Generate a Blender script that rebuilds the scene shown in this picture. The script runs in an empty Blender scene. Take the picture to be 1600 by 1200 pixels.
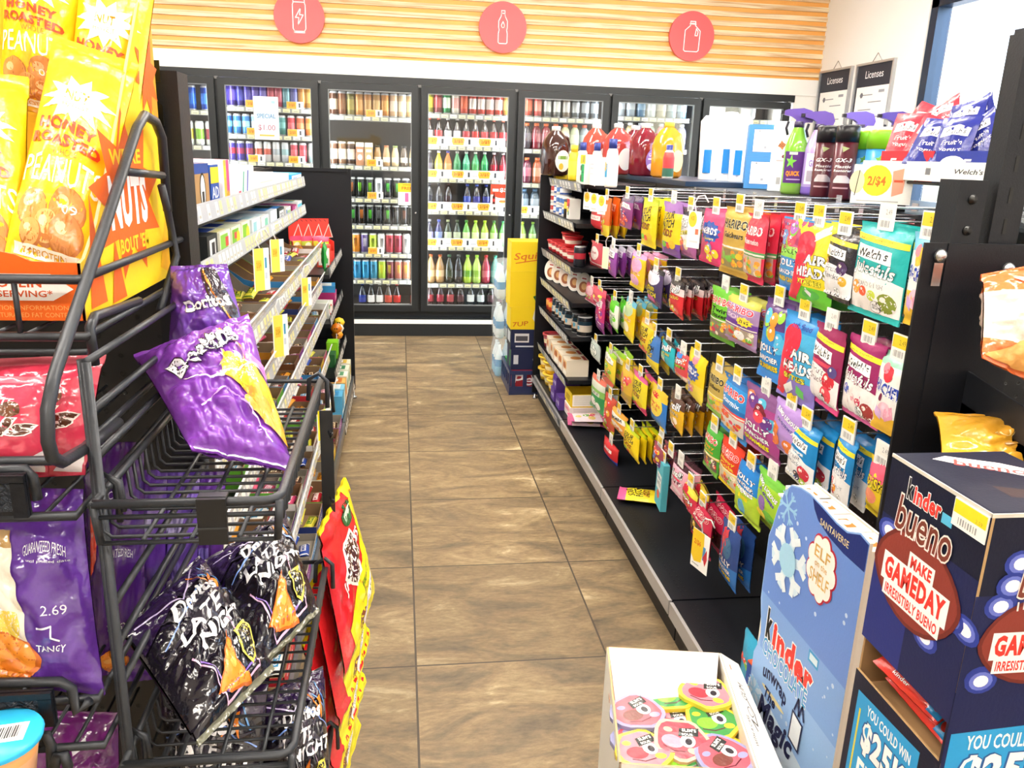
import bpy, math, random
import numpy as np
from mathutils import Vector, Matrix, noise
from mathutils.geometry import tessellate_polygon
R = math.radians
PI = math.pi
rng = random.Random(7)
S = bpy.context.scene
COL = S.collection

# ------------------------------------------------------------------ camera (focal length and tilt fitted to the floor tiles and cooler doors)
F_PX, PITCH, YAW, ROLL, CAM_H = 1266.26, 0.2754, 0.1420, 0.0339, 1.5
_fw = np.array([math.sin(YAW) * math.cos(PITCH), math.cos(YAW) * math.cos(PITCH), -math.sin(PITCH)])
_r0 = np.array([math.cos(YAW), -math.sin(YAW), 0.0])
_u0 = np.cross(_r0, _fw)
_rt = math.cos(ROLL) * _r0 + math.sin(ROLL) * _u0
_up = -math.sin(ROLL) * _r0 + math.cos(ROLL) * _u0
cam = bpy.data.cameras.new('camera')
cam_ob = bpy.data.objects.new('camera', cam)
COL.objects.link(cam_ob)
cam.sensor_width = 36
cam.lens = 36 * F_PX / 1600
cam.clip_start = 0.02
cam_ob.matrix_world = Matrix(((_rt[0], _up[0], -_fw[0], 0), (_rt[1], _up[1], -_fw[1], 0), (_rt[2], _up[2], -_fw[2], CAM_H), (0, 0, 0, 1)))
S.camera = cam_ob

# ------------------------------------------------------------------ daylight outside, exposure
world = bpy.data.worlds.new('daylight')
S.world = world
world.use_nodes = True
_bg = world.node_tree.nodes['Background']
_sky = world.node_tree.nodes.new('ShaderNodeTexSky')
_sky.sky_type = 'NISHITA'
_sky.sun_disc = False
_sky.sun_elevation = R(50)
_sky.sun_rotation = R(150)
_sky.dust_density = 2.0
world.node_tree.links.new(_sky.outputs[0], _bg.inputs[0])
_bg.inputs[1].default_value = 0.35
S.view_settings.view_transform = 'Standard'
S.view_settings.look = 'None'
S.view_settings.gamma = 1
S.view_settings.use_curve_mapping = False
S.view_settings.exposure = 2.0
TUBE = 16.0          # strength of the ceiling tubes
LED = 9.0            # strength of the cooler's door lights

# sunlight through the side window
sun = bpy.data.lights.new('sun', 'SUN')
sun.energy = 2.0
sun.angle = R(0.6)
sun_ob = bpy.data.objects.new('sun', sun)
COL.objects.link(sun_ob)
sun_ob.rotation_euler = (R(20), R(48), R(0))

# ------------------------------------------------------------------ measuring helpers: a pixel of the photo, met with a plane of the shop
def _ray(x, y):
    return (x - 800) / F_PX * _rt + (600 - y) / F_PX * _up + _fw
def atX(x, y, X):
    d = _ray(x, y); return Vector(d * X / d[0]) + Vector((0, 0, CAM_H))
def atY(x, y, Y):
    d = _ray(x, y); return Vector(d * Y / d[1]) + Vector((0, 0, CAM_H))
def atZ(x, y, Z):
    d = _ray(x, y); return Vector(d * (Z - CAM_H) / d[2]) + Vector((0, 0, CAM_H))

# ------------------------------------------------------------------ materials (all node based; printed colours come from the face colour attribute)
def lin(h):
    h = h.lstrip('#')
    o = []
    for i in (0, 2, 4):
        c = int(h[i:i + 2], 16) / 255
        o.append(c / 12.92 if c <= .04045 else ((c + .055) / 1.055) ** 2.4)
    return (*o, 1.0)

MATS = {}
def mat(name, rough=.5, metal=0.0, color=None, bump=0.0, bscale=40.0, spec=.5, emit=None, estr=0.0, alpha=None, trans=0.0, coat=0.0, var=0.0):
    if name in MATS:
        return MATS[name]
    m = bpy.data.materials.new(name)
    m.use_nodes = True
    nt = m.node_tree
    p = nt.nodes['Principled BSDF']
    p.inputs['Roughness'].default_value = rough
    p.inputs['Metallic'].default_value = metal
    p.inputs['Specular IOR Level'].default_value = spec
    p.inputs['Transmission Weight'].default_value = trans
    p.inputs['Coat Weight'].default_value = coat
    src = None
    if color is None:
        a = nt.nodes.new('ShaderNodeAttribute')
        a.attribute_name = 'Col'
        src = a.outputs['Color']
    else:
        p.inputs['Base Color'].default_value = lin(color)
    if var or bump:
        tc = nt.nodes.new('ShaderNodeTexCoord')
        nz = nt.nodes.new('ShaderNodeTexNoise')
        nz.inputs['Scale'].default_value = bscale
        nz.inputs['Detail'].default_value = 4
        nt.links.new(tc.outputs['Object'], nz.inputs['Vector'])
    if var:
        hsv = nt.nodes.new('ShaderNodeHueSaturation')
        mr = nt.nodes.new('ShaderNodeMapRange')
        mr.inputs['To Min'].default_value = 1 - var
        mr.inputs['To Max'].default_value = 1 + var
        nt.links.new(nz.outputs[0], mr.inputs[0])
        nt.links.new(mr.outputs[0], hsv.inputs['Value'])
        if src is not None:
            nt.links.new(src, hsv.inputs['Color'])
        else:
            hsv.inputs['Color'].default_value = lin(color)
        src = hsv.outputs[0]
    if src is not None:
        nt.links.new(src, p.inputs['Base Color'])
    if bump:
        b = nt.nodes.new('ShaderNodeBump')
        b.inputs['Strength'].default_value = bump
        b.inputs['Distance'].default_value = .01
        nt.links.new(nz.outputs[0], b.inputs['Height'])
        nt.links.new(b.outputs[0], p.inputs['Normal'])
    if emit:
        p.inputs['Emission Color'].default_value = lin(emit)
        p.inputs['Emission Strength'].default_value = estr
    if alpha is not None:
        p.inputs['Alpha'].default_value = alpha
    MATS[name] = m
    return m

FILM = mat('printed_film', .24, bump=.25, bscale=45, spec=.6)
FOIL = mat('crinkled_foil', .16, bump=.55, bscale=24, spec=.9)
CARD = mat('printed_card', .55, bump=.05, bscale=200, spec=.3, var=.04)
PLAS = mat('plastic', .3, spec=.5, bump=.03, bscale=30)
CAN = mat('painted_can', .25, .25, spec=.6, bump=.02, bscale=30)
BLACK = mat('powder_coated_black', .42, color='10131a', bump=.06, bscale=300, spec=.35, var=.15)
WIRE = mat('wire_dark', .38, .3, color='34373c', bump=.05, bscale=200)
CHROME = mat('zinc_wire', .25, .9, color='c9ccd0', bump=.03, bscale=90)
LIQ = mat('juice_plastic', .12, spec=.7, coat=.5, bump=.03, bscale=20)
CLEAR = mat('clear_label_holder', .15, color='e8edf2', alpha=.45, bump=.02, bscale=60)
WRAPCLEAR = mat('clear_shrink_wrap', .12, color='eef6fa', alpha=.22, bump=.6, bscale=22)

def glass_mat():
    m = bpy.data.materials.new('door_glass')
    m.use_nodes = True
    nt = m.node_tree
    nt.nodes.remove(nt.nodes['Principled BSDF'])
    out = nt.nodes['Material Output']
    t = nt.nodes.new('ShaderNodeBsdfTransparent')
    t.inputs[0].default_value = (.93, .95, .95, 1)
    g = nt.nodes.new('ShaderNodeBsdfGlossy')
    g.inputs['Roughness'].default_value = .03
    fr = nt.nodes.new('ShaderNodeFresnel')
    fr.inputs['IOR'].default_value = 1.5
    nz = nt.nodes.new('ShaderNodeTexNoise')
    nz.inputs['Scale'].default_value = 1.5
    b = nt.nodes.new('ShaderNodeBump')
    b.inputs['Strength'].default_value = .02
    nt.links.new(nz.outputs[0], b.inputs['Height'])
    nt.links.new(b.outputs[0], g.inputs['Normal'])
    ad = nt.nodes.new('ShaderNodeMath')
    ad.operation = 'MULTIPLY_ADD'
    ad.inputs[1].default_value = 1.6
    ad.inputs[2].default_value = .02
    nt.links.new(fr.outputs[0], ad.inputs[0])
    ge = nt.nodes.new('ShaderNodeNewGeometry')
    fb = nt.nodes.new('ShaderNodeMath')
    fb.operation = 'SUBTRACT'
    fb.inputs[0].default_value = 1
    nt.links.new(ge.outputs['Backfacing'], fb.inputs[1])
    mm = nt.nodes.new('ShaderNodeMath')
    mm.operation = 'MULTIPLY'
    nt.links.new(ad.outputs[0], mm.inputs[0])
    nt.links.new(fb.outputs[0], mm.inputs[1])
    mx = nt.nodes.new('ShaderNodeMixShader')
    nt.links.new(mm.outputs[0], mx.inputs[0])
    nt.links.new(t.outputs[0], mx.inputs[1])
    nt.links.new(g.outputs[0], mx.inputs[2])
    nt.links.new(mx.outputs[0], out.inputs[0])
    return m
GLASS = glass_mat()

# ------------------------------------------------------------------ mesh builder
class MB:
    def __init__(s):
        s.v = []; s.f = []; s.c = []; s.m = []; s.s = []; s.mats = []
    def mi(s, m):
        if m not in s.mats:
            s.mats.append(m)
        return s.mats.index(m)
    def add(s, vs, fs, col='ffffff', m=None, smooth=False):
        b = len(s.v); k = s.mi(m or CARD)
        s.v += [tuple(p) for p in vs]
        multi = isinstance(col, list)
        for i, f in enumerate(fs):
            s.f.append(tuple(b + j for j in f))
            s.c.append(col[i] if multi else col)
            s.m.append(k); s.s.append(smooth)
        return s
    def box(s, x0, x1, y0, y1, z0, z1, col='ffffff', m=None, skip=''):
        vs = [(x0, y0, z0), (x1, y0, z0), (x1, y1, z0), (x0, y1, z0), (x0, y0, z1), (x1, y0, z1), (x1, y1, z1), (x0, y1, z1)]
        fd = {'b': (0, 3, 2, 1), 't': (4, 5, 6, 7), 'f': (0, 1, 5, 4), 'r': (1, 2, 6, 5), 'k': (2, 3, 7, 6), 'l': (3, 0, 4, 7)}
        return s.add(vs, [f for k, f in fd.items() if k not in skip], col, m)
    def hexa(s, p, col='ffffff', m=None):      # 8 points: bottom 4 then top 4
        return s.add(p, [(0, 3, 2, 1), (4, 5, 6, 7), (0, 1, 5, 4), (1, 2, 6, 5), (2, 3, 7, 6), (3, 0, 4, 7)], col, m)
    def slab(s, pts, n, t, col='ffffff', m=None, back=None):   # a flat outline with real thickness t against direction n
        n = Vector(n).normalized() * t
        p = [Vector(q) for q in pts]; k = len(p)
        tri = tessellate_polygon([p])
        s.add(p, tri, col, m)
        s.add([q - n for q in p], [tuple(reversed(f)) for f in tri], back or col, m)
        s.add(p + [q - n for q in p], [(i, (i + 1) % k, k + (i + 1) % k, k + i) for i in range(k)], back or col, m)
        return s
    def lathe(s, prof, n=16, m=None, M=None, cap=True, sq=0.0):     # prof: (r, z, colour of the band above)
        vs = []; fs = []; cs = []
        for r, z, _ in prof:
            for i in range(n):
                a = 2 * PI * i / n
                k = 1.0
                if sq:
                    k = 1 / (abs(math.cos(a)) ** sq + abs(math.sin(a)) ** sq) ** (1 / sq)
                vs.append(Vector((r * k * math.cos(a), r * k * math.sin(a), z)))
        for j in range(len(prof) - 1):
            for i in range(n):
                i2 = (i + 1) % n
                fs.append((j * n + i, j * n + i2, (j + 1) * n + i2, (j + 1) * n + i)); cs.append(prof[j][2])
        if cap:
            fs.append(tuple(range(n - 1, -1, -1))); cs.append(prof[0][2])
            fs.append(tuple((len(prof) - 1) * n + i for i in range(n))); cs.append(prof[-1][2])
        if M is not None:
            vs = [M @ p for p in vs]
        return s.add(vs, fs, cs, m, True)
    def tube(s, pts, r, n=6, col='ffffff', m=None, closed=False):
        pts = [Vector(p) for p in pts]; k = len(pts); vs = []; fs = []
        up = None
        for i, p in enumerate(pts):
            if closed:
                d = pts[(i + 1) % k] - pts[i - 1]
            else:
                d = pts[min(i + 1, k - 1)] - pts[max(i - 1, 0)]
            d.normalize()
            if up is None:
                up = d.orthogonal().normalized()
            up = (up - d * up.dot(d))
            if up.length < 1e-6:
                up = d.orthogonal()
            up.normalize()
            w = d.cross(up)
            for j in range(n):
                a = 2 * PI * j / n
                vs.append(p + (up * math.cos(a) + w * math.sin(a)) * r)
        for i in range(k if closed else k - 1):
            i2 = (i + 1) % k
            for j in range(n):
                j2 = (j + 1) % n
                fs.append((i * n + j, i * n + j2, i2 * n + j2, i2 * n + j))
        if not closed:
            fs.append(tuple(range(n - 1, -1, -1))); fs.append(tuple((k - 1) * n + j for j in range(n)))
        return s.add(vs, fs, col, m, True)
    def xf(s, M):
        s.v = [tuple(M @ Vector(p)) for p in s.v]; return s
    def mesh(s, name):
        me = bpy.data.meshes.new(name)
        me.from_pydata(s.v, [], s.f)
        ca = me.color_attributes.new('Col', 'FLOAT_COLOR', 'CORNER')
        cache = {}
        buf = []
        for f, c in zip(s.f, s.c):
            q = cache.get(c)
            if q is None:
                q = cache[c] = lin(c)
            buf.extend(q * len(f))
        ca.data.foreach_set('color', buf)
        for m in s.mats:
            me.materials.append(m)
        me.polygons.foreach_set('material_index', s.m)
        me.polygons.foreach_set('use_smooth', s.s)
        me.update()
        return me
    def obj(s, name, parent=None, loc=None):
        o = bpy.data.objects.new(name, s.mesh(name))
        COL.objects.link(o)
        if loc is not None:
            o.location = loc
        if parent is not None:
            o.parent = parent
        return o

USED = {}
def tag(o, label, cat, group=None):
    o['label'] = label; o['category'] = cat
    if group:
        o['group'] = group
    USED[label] = USED.get(label, 0) + 1
    return o
def thing(name, label, cat, loc=(0, 0, 0), rz=0.0, group=None):
    o = bpy.data.objects.new(name, None)
    o.empty_display_size = .02
    COL.objects.link(o)
    o.location = loc; o.rotation_euler = (0, 0, rz)
    return tag(o, label, cat, group)
def struct(o):
    o['kind'] = 'structure'; return o
def put(mesh, name, label, cat, loc, rz=0.0, group=None, rot=None, scale=None):     # a thing that is one (shared) mesh
    o = bpy.data.objects.new(name, mesh)
    COL.objects.link(o)
    o.location = loc
    o.rotation_euler = rot if rot else (0, 0, rz)
    if scale:
        o.scale = scale
    return tag(o, label, cat, group)
def dup(root, loc, rz=None, label=None, group=None):
    r = root.copy(); COL.objects.link(r); r.location = loc
    if rz is not None:
        r.rotation_euler = (0, 0, rz)
    if label:
        r['label'] = label; USED[label] = USED.get(label, 0) + 1
    if group:
        r['group'] = group
    for ch in list(root.children):
        c = ch.copy(); COL.objects.link(c); c.parent = r
        for g in ch.children:
            d = g.copy(); COL.objects.link(d); d.parent = c
    return r
ORD = 'first second third fourth fifth sixth seventh eighth ninth tenth eleventh twelfth thirteenth fourteenth fifteenth sixteenth seventeenth eighteenth nineteenth twentieth'.split()
ORD += ['twenty-' + w for w in ORD[:9]]

# ------------------------------------------------------------------ flat print: shapes in a (u, v) square, laid onto a surface
_TXT = {}
def glyphs(t, off=0.0, shear=0.0, fine=2, sp=1.0):
    k = (t, off, shear, fine, sp)
    if k in _TXT:
        return _TXT[k]
    cu = bpy.data.curves.new('lettering', 'FONT')
    cu.body = t; cu.offset = off; cu.space_character = sp; cu.shear = shear; cu.resolution_u = fine; cu.fill_mode = 'FRONT'
    ob = bpy.data.objects.new('lettering', cu)
    COL.objects.link(ob)
    dg = bpy.context.evaluated_depsgraph_get()
    dg.update()
    me = bpy.data.meshes.new_from_object(ob.evaluated_get(dg))
    vs = [(v.co.x, v.co.y) for v in me.vertices]
    fs = [tuple(p.vertices) for p in me.polygons]
    bpy.data.meshes.remove(me)
    bpy.data.objects.remove(ob)
    bpy.data.curves.remove(cu)
    if not vs:
        vs = [(0, 0), (1, 0), (1, 1)]; fs = []
    xs = [p[0] for p in vs]; ys = [p[1] for p in vs]
    _TXT[k] = (vs, fs, min(xs), max(xs), min(ys), max(ys))
    return _TXT[k]
def poly2(pts):
    return list(pts), [tuple(f) for f in tessellate_polygon([[Vector((x, y, 0)) for x, y in pts]])]
def shape(d, edge=False):
    """one print shape -> (verts2, faces, colour).  kinds: r rect, e ellipse, s star burst, p polygon, t text, g ring segment, l line."""
    k = d[0]
    if k == 'r':
        _, x, y, w, h, c = d[:6]
        a = d[6] if len(d) > 6 else 0
        pts = [(-w / 2, -h / 2), (w / 2, -h / 2), (w / 2, h / 2), (-w / 2, h / 2)]
        ca, sa = math.cos(a), math.sin(a)
        return [(x + p * ca - q * sa, y + p * sa + q * ca) for p, q in pts], [(0, 1, 2, 3)], c
    if k == 'e':
        _, x, y, rx, ry, c = d[:6]
        n = d[6] if len(d) > 6 else 18
        return [(x, y)] + [(x + rx * math.cos(2 * PI * i / n), y + ry * math.sin(2 * PI * i / n)) for i in range(n)], [(0, 1 + i, 1 + (i + 1) % n) for i in range(n)], c
    if k == 's':
        _, x, y, rx, ry, n, q, c = d[:8]
        pts = []
        for i in range(2 * n):
            a = PI * i / n + .2
            f = 1 if i % 2 == 0 else q
            pts.append((x + rx * f * math.cos(a), y + ry * f * math.sin(a)))
        return [(x, y)] + pts, [(0, 1 + i, 1 + (i + 1) % (2 * n)) for i in range(2 * n)], c
    if k == 'p':
        v, f = poly2(d[1]); return v, f, d[2]
    if k == 'l':
        _, pts, w, c = d[:4]
        asp = d[4] if len(d) > 4 else 1.0
        vs = []; fs = []
        for (x0, y0), (x1, y1) in zip(pts[:-1], pts[1:]):
            dx, dy = (x1 - x0), (y1 - y0) / asp
            L = math.hypot(dx, dy) or 1
            nx, ny = -dy / L * w / 2, dx / L * w / 2 * asp
            ex, ey = dx / L * w * .3, dy / L * w * .3 * asp
            b = len(vs)
            vs += [(x0 + nx - ex, y0 + ny - ey), (x0 - nx - ex, y0 - ny - ey), (x1 - nx + ex, y1 - ny + ey), (x1 + nx + ex, y1 + ny + ey)]
            fs.append((b, b + 1, b + 2, b + 3))
        return vs, fs, c
    if k == 't':
        _, x, y, w, h, c, t = d[:7]
        o = d[7] if len(d) > 7 else {}
        fb = min(.05, o.get('b', .012))
        sp = 1 + max(0, fb - .012) * 3
        vs, fs, x0, x1, y0, y1 = glyphs(t, fb, o.get('sh', 0), o.get('q', 2), sp)
        if edge:        # the wider rim behind an outlined word
            W0, H0 = x1 - x0, y1 - y0
            vs, fs, x0, x1, y0, y1 = glyphs(t, fb + min(.036, o.get('ow', .034)), o.get('sh', 0), o.get('q', 2), sp)
            w, h, c = w * (x1 - x0) / (W0 or 1), h * (y1 - y0) / (H0 or 1), o['out']
        out = []
        a = o.get('a', 0); ca, sa = math.cos(a), math.sin(a); asp = o.get('asp', 1)
        arc = o.get('arc', 0)
        for px, py in vs:
            p = ((px - x0) / (x1 - x0 or 1) - .5) * w
            q = ((py - y0) / (y1 - y0 or 1) - .5) * h
            q += arc * (1 - (2 * p / w) ** 2)
            p, q = p * ca - q * sa * asp, p * sa / asp + q * ca
            out.append((x + p, y + q))
        return out, fs, c
def cut(vs, fs, lim):
    vs = list(vs); out = []; st = [tuple(f) for f in fs]; mid = {}
    tri = []
    for f in st:
        for i in range(1, len(f) - 1):
            tri.append((f[0], f[i], f[i + 1]))
    while tri:
        a, b, c = tri.pop()
        best = None
        for i, j in ((a, b), (b, c), (c, a)):
            L = max(abs(vs[i][0] - vs[j][0]), abs(vs[i][1] - vs[j][1]))
            if best is None or L > best[0]:
                best = (L, i, j)
        if best[0] <= lim or len(out) > 60000:
            out.append((a, b, c)); continue
        i, j = best[1], best[2]
        k = (min(i, j), max(i, j))
        if k not in mid:
            vs.append(((vs[i][0] + vs[j][0]) / 2, (vs[i][1] + vs[j][1]) / 2)); mid[k] = len(vs) - 1
        mm = mid[k]
        o = ({a, b, c} - {i, j}).pop()
        if (i, j) in ((a, b), (b, c), (c, a)):
            tri += [(i, mm, o), (mm, j, o)]
        else:
            tri += [(j, mm, o), (mm, i, o)]
    return vs, out
def decals(mb, fmap, shapes, lim=None, eps=.00012, m=None, base=0, lift=.0003):
    """lay the shapes on the surface fmap(u, v) -> (point, normal); a shape lies one print layer above whatever it overlaps"""
    boxes = []
    for d in shapes:
        todo = []
        if d[0] == 't' and len(d) > 7 and d[7].get('out'):
            todo.append(shape(d, True))
        todo.append(shape(d))
        for vs, fs, c in todo:
            bx = (min(p[0] for p in vs), max(p[0] for p in vs), min(p[1] for p in vs), max(p[1] for p in vs))
            L = 1 + max([k for (x0, x1, y0, y1, k) in boxes if x0 < bx[1] and bx[0] < x1 and y0 < bx[3] and bx[2] < y1] or [base])
            boxes.append((*bx, L))
            if lim:
                vs, fs = cut(vs, fs, lim)
            pts = []
            for u, v in vs:
                p, n = fmap(u, v)
                pts.append(p + n * (lift + eps * L))
            mb.add(pts, fs, c, m, bool(lim))
def flat(o, ux, vy):        # flat face: centre o, half axes ux, vy
    o, ux, vy = Vector(o), Vector(ux), Vector(vy)
    n = ux.cross(vy).normalized()
    return lambda u, v: (o + ux * u + vy * v, n)
def surf(fn, h=.03):
    def g(u, v):
        p = fn(u, v)
        du = fn(u + h, v) - fn(u - h, v); dv = fn(u, v + h) - fn(u, v - h)
        n = du.cross(dv)
        n = n.normalized() if n.length > 1e-9 else Vector((0, -1, 0))
        return p, n
    return g
def card_box(mb, x0, x1, y0, y1, z0, z1, col, front=(), left=(), right=(), top=(), m=None, lim=None):
    """closed carton with print on its faces (front is -Y)"""
    mb.box(x0, x1, y0, y1, z0, z1, col, m)
    cx, cy, cz, a, b, c = (x0 + x1) / 2, (y0 + y1) / 2, (z0 + z1) / 2, (x1 - x0) / 2, (y1 - y0) / 2, (z1 - z0) / 2
    if front: decals(mb, flat((cx, y0, cz), (a, 0, 0), (0, 0, c)), front, lim, m=m)
    if left: decals(mb, flat((x0, cy, cz), (0, -b, 0), (0, 0, c)), left, lim, m=m)
    if right: decals(mb, flat((x1, cy, cz), (0, b, 0), (0, 0, c)), right, lim, m=m)
    if top: decals(mb, flat((cx, cy, z1), (a, 0, 0), (0, b, 0)), top, lim, m=m)
    return mb

# ------------------------------------------------------------------ bags
def nz(x, y, z=0.0):
    return noise.noise(Vector((x, y, z)))
def bag_fn(w, h, t, seed=0, crink=.0, seal=.1, side=1, pinch=.05):
    """pillow pouch surface; side 1 = front (-Y).  centre at the origin"""
    def fn(u, v):
        e = max(0.0, min(1.0, (1 - abs(v)) / (1 - (1 - seal)) - 1.0 + (0 if abs(v) > 1 - seal else 1)))
        k = max(0.0, 1 - (abs(v) / (1 - seal)) ** 2.6) if abs(v) < 1 - seal else 0.0
        g = max(0.0, 1 - abs(u) ** 2.4) ** .75
        T = t / 2 * g * k ** .62
        x = u * w / 2 * (1 - pinch * k * (1 - .3 * abs(u)))
        fold = math.sin(u * 17 + seed * 3) * .0016 * (w / .16) * max(0, 1 - abs(abs(v) - (1 - seal)) * 5) * (1 - abs(u) ** 4)
        d = T + fold * (1 if side > 0 else -1) + .0012
        if crink:
            n1 = abs(nz(u * 2.3 + seed, v * 2.9, seed * 1.7)) + .5 * abs(nz(u * 5.1, v * 5.7 + seed, 3.1))
            d += crink * (n1 - .35) * (1 - u ** 4) * min(1.0, 1.3 - abs(v))
        y = -d if side > 0 else d
        return Vector((x, y + .004 * math.sin(v * 5 + seed) * (abs(v) > .8), v * h / 2))
    return fn
def bag_mesh(mb, w, h, t, col, bands=(), prints=(), seed=0, crink=0.0, nu=12, nv=18, back=None, m=None, M=None, lim=.22, seal=.1, hang=True, eps=.0001, W=None):
    M = M or Matrix.Translation((0, 0, -h / 2 if hang else 0))
    W = W or (lambda p: M @ p)
    for side in (1, -1):
        fn0 = bag_fn(w, h, t, seed, crink, seal, side)
        fn = lambda u, v, f=fn0: W(f(u, v))
        vs = []; fs = []; cs = []
        for j in range(nv + 1):
            for i in range(nu + 1):
                vs.append(fn(-1 + 2 * i / nu, -1 + 2 * j / nv))
        for j in range(nv):
            vc = -1 + 2 * (j + .5) / nv
            c = col if side > 0 else (back or col)
            for (v0, v1, cc) in bands:
                if v0 <= vc < v1:
                    c = cc
            for i in range(nu):
                a = j * (nu + 1) + i
                f = (a, a + 1, a + nu + 2, a + nu + 1)
                fs.append(f if side > 0 else tuple(reversed(f))); cs.append(c)
        mb.add(vs, fs, cs, m or FILM, True)
        if side > 0 and prints:
            sf = surf(fn)
            decals(mb, lambda u, v: sf(max(-.985, min(.985, u)), max(-.985, min(.985, v))), prints, lim, eps, m or FILM, 0, .0006 if crink < .012 else .0011 if crink < .02 else .0022)
    return mb
def patch(tl, tr, br, bl):
    """a bag whose four corners stand at these points: (centre, width, height, map from bag space to the space about its centre)"""
    tl, tr, br, bl = map(Vector, (tl, tr, br, bl))
    c = (tl + tr + br + bl) / 4
    ux = ((tr + br) - (tl + bl)) / 2
    vz = ((tl + tr) - (bl + br)) / 2
    w, h = ux.length, vz.length
    n = vz.cross(ux).normalized()
    def W(p):
        u, v = p.x / w + .5, p.z / h + .5
        q = (bl * (1 - u) + br * u) * (1 - v) + (tl * (1 - u) + tr * u) * v
        return q - c + n * p.y
    return c, w, h, W

# =================================================================== the setting
ZC = 3.0
XL, XR, YN, YW = -5.5, 3.495, -3.0, 6.84
def tile_floor():
    m = bpy.data.materials.new('slate_tile')
    m.use_nodes = True
    nt = m.node_tree; N = nt.nodes; L = nt.links
    p = N['Principled BSDF']
    g = N.new('ShaderNodeNewGeometry')
    mp = N.new('ShaderNodeMapping')
    mp.inputs['Location'].default_value = (-.0447 + .0025, -6.4327 + .0025, 0)
    L.new(g.outputs['Position'], mp.inputs[0])
    bt = N.new('ShaderNodeTexBrick')
    bt.offset = 0; bt.squash = 1
    bt.inputs['Scale'].default_value = 1
    bt.inputs['Brick Width'].default_value = .5938
    bt.inputs['Row Height'].default_value = .6122
    bt.inputs['Mortar Size'].default_value = .0032
    bt.inputs['Mortar Smooth'].default_value = .1
    bt.inputs['Bias'].default_value = 0
    bt.inputs['Color1'].default_value = (0, 0, 0, 1)
    bt.inputs['Color2'].default_value = (1, 1, 1, 1)
    bt.inputs['Mortar'].default_value = (.5, .5, .5, 1)
    L.new(mp.outputs[0], bt.inputs['Vector'])
    # per-tile shift of the cloudy stone pattern
    rnd = N.new('ShaderNodeVectorMath'); rnd.operation = 'MULTIPLY_ADD'
    rnd.inputs[1].default_value = (7.3, 5.1, 3.7)
    L.new(bt.outputs['Color'], rnd.inputs[0]); L.new(g.outputs['Position'], rnd.inputs[2])
    st = N.new('ShaderNodeMapping'); st.inputs['Scale'].default_value = (1.0, 2.6, 1)
    L.new(rnd.outputs[0], st.inputs[0])
    n1 = N.new('ShaderNodeTexNoise'); n1.inputs['Scale'].default_value = 2.7; n1.inputs['Detail'].default_value = 9; n1.inputs['Roughness'].default_value = .68; n1.inputs['Distortion'].default_value = .9
    L.new(st.outputs[0], n1.inputs['Vector'])
    cr = N.new('ShaderNodeValToRGB')
    e = cr.color_ramp.elements
    e[0].position = .28; e[0].color = lin('564b3b')
    e[1].position = .72; e[1].color = lin('cdbb98')
    for pos, c in ((.40, '73634c'), (.50, '8a7557'), (.60, '9c8765')):
        q = e.new(pos); q.color = lin(c)
    L.new(n1.outputs[0], cr.inputs[0])
    n2 = N.new('ShaderNodeTexNoise'); n2.inputs['Scale'].default_value = 34; n2.inputs['Detail'].default_value = 6; n2.inputs['Roughness'].default_value = .7
    L.new(st.outputs[0], n2.inputs['Vector'])
    mr = N.new('ShaderNodeMapRange'); mr.inputs['From Min'].default_value = .3; mr.inputs['From Max'].default_value = .75; mr.inputs['To Min'].default_value = .74; mr.inputs['To Max'].default_value = 1.26
    L.new(n2.outputs[0], mr.inputs[0])
    tv = N.new('ShaderNodeMapRange'); tv.inputs['To Min'].default_value = .86; tv.inputs['To Max'].default_value = 1.1
    L.new(bt.outputs['Color'], tv.inputs[0])
    mu = N.new('ShaderNodeMath'); mu.operation = 'MULTIPLY'
    L.new(mr.outputs[0], mu.inputs[0]); L.new(tv.outputs[0], mu.inputs[1])
    hs = N.new('ShaderNodeHueSaturation')
    L.new(cr.outputs[0], hs.inputs['Color']); L.new(mu.outputs[0], hs.inputs['Value'])
    mx = N.new('ShaderNodeMix'); mx.data_type = 'RGBA'
    L.new(bt.outputs['Fac'], mx.inputs['Factor']); L.new(hs.outputs[0], mx.inputs['A'])
    mx.inputs['B'].default_value = lin('453c2f')
    L.new(mx.outputs['Result'], p.inputs['Base Color'])
    rr = N.new('ShaderNodeMapRange'); rr.inputs['To Min'].default_value = .38; rr.inputs['To Max'].default_value = .6
    L.new(n1.outputs[0], rr.inputs[0]); L.new(rr.outputs[0], p.inputs['Roughness'])
    ha = N.new('ShaderNodeMath'); ha.operation = 'MULTIPLY_ADD'; ha.inputs[1].default_value = -1.2
    L.new(bt.outputs['Fac'], ha.inputs[0]); L.new(n2.outputs[0], ha.inputs[2])
    b = N.new('ShaderNodeBump'); b.inputs['Strength'].default_value = .25; b.inputs['Distance'].default_value = .003
    L.new(ha.outputs[0], b.inputs['Height']); L.new(b.outputs[0], p.inputs['Normal'])
    return m
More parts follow.
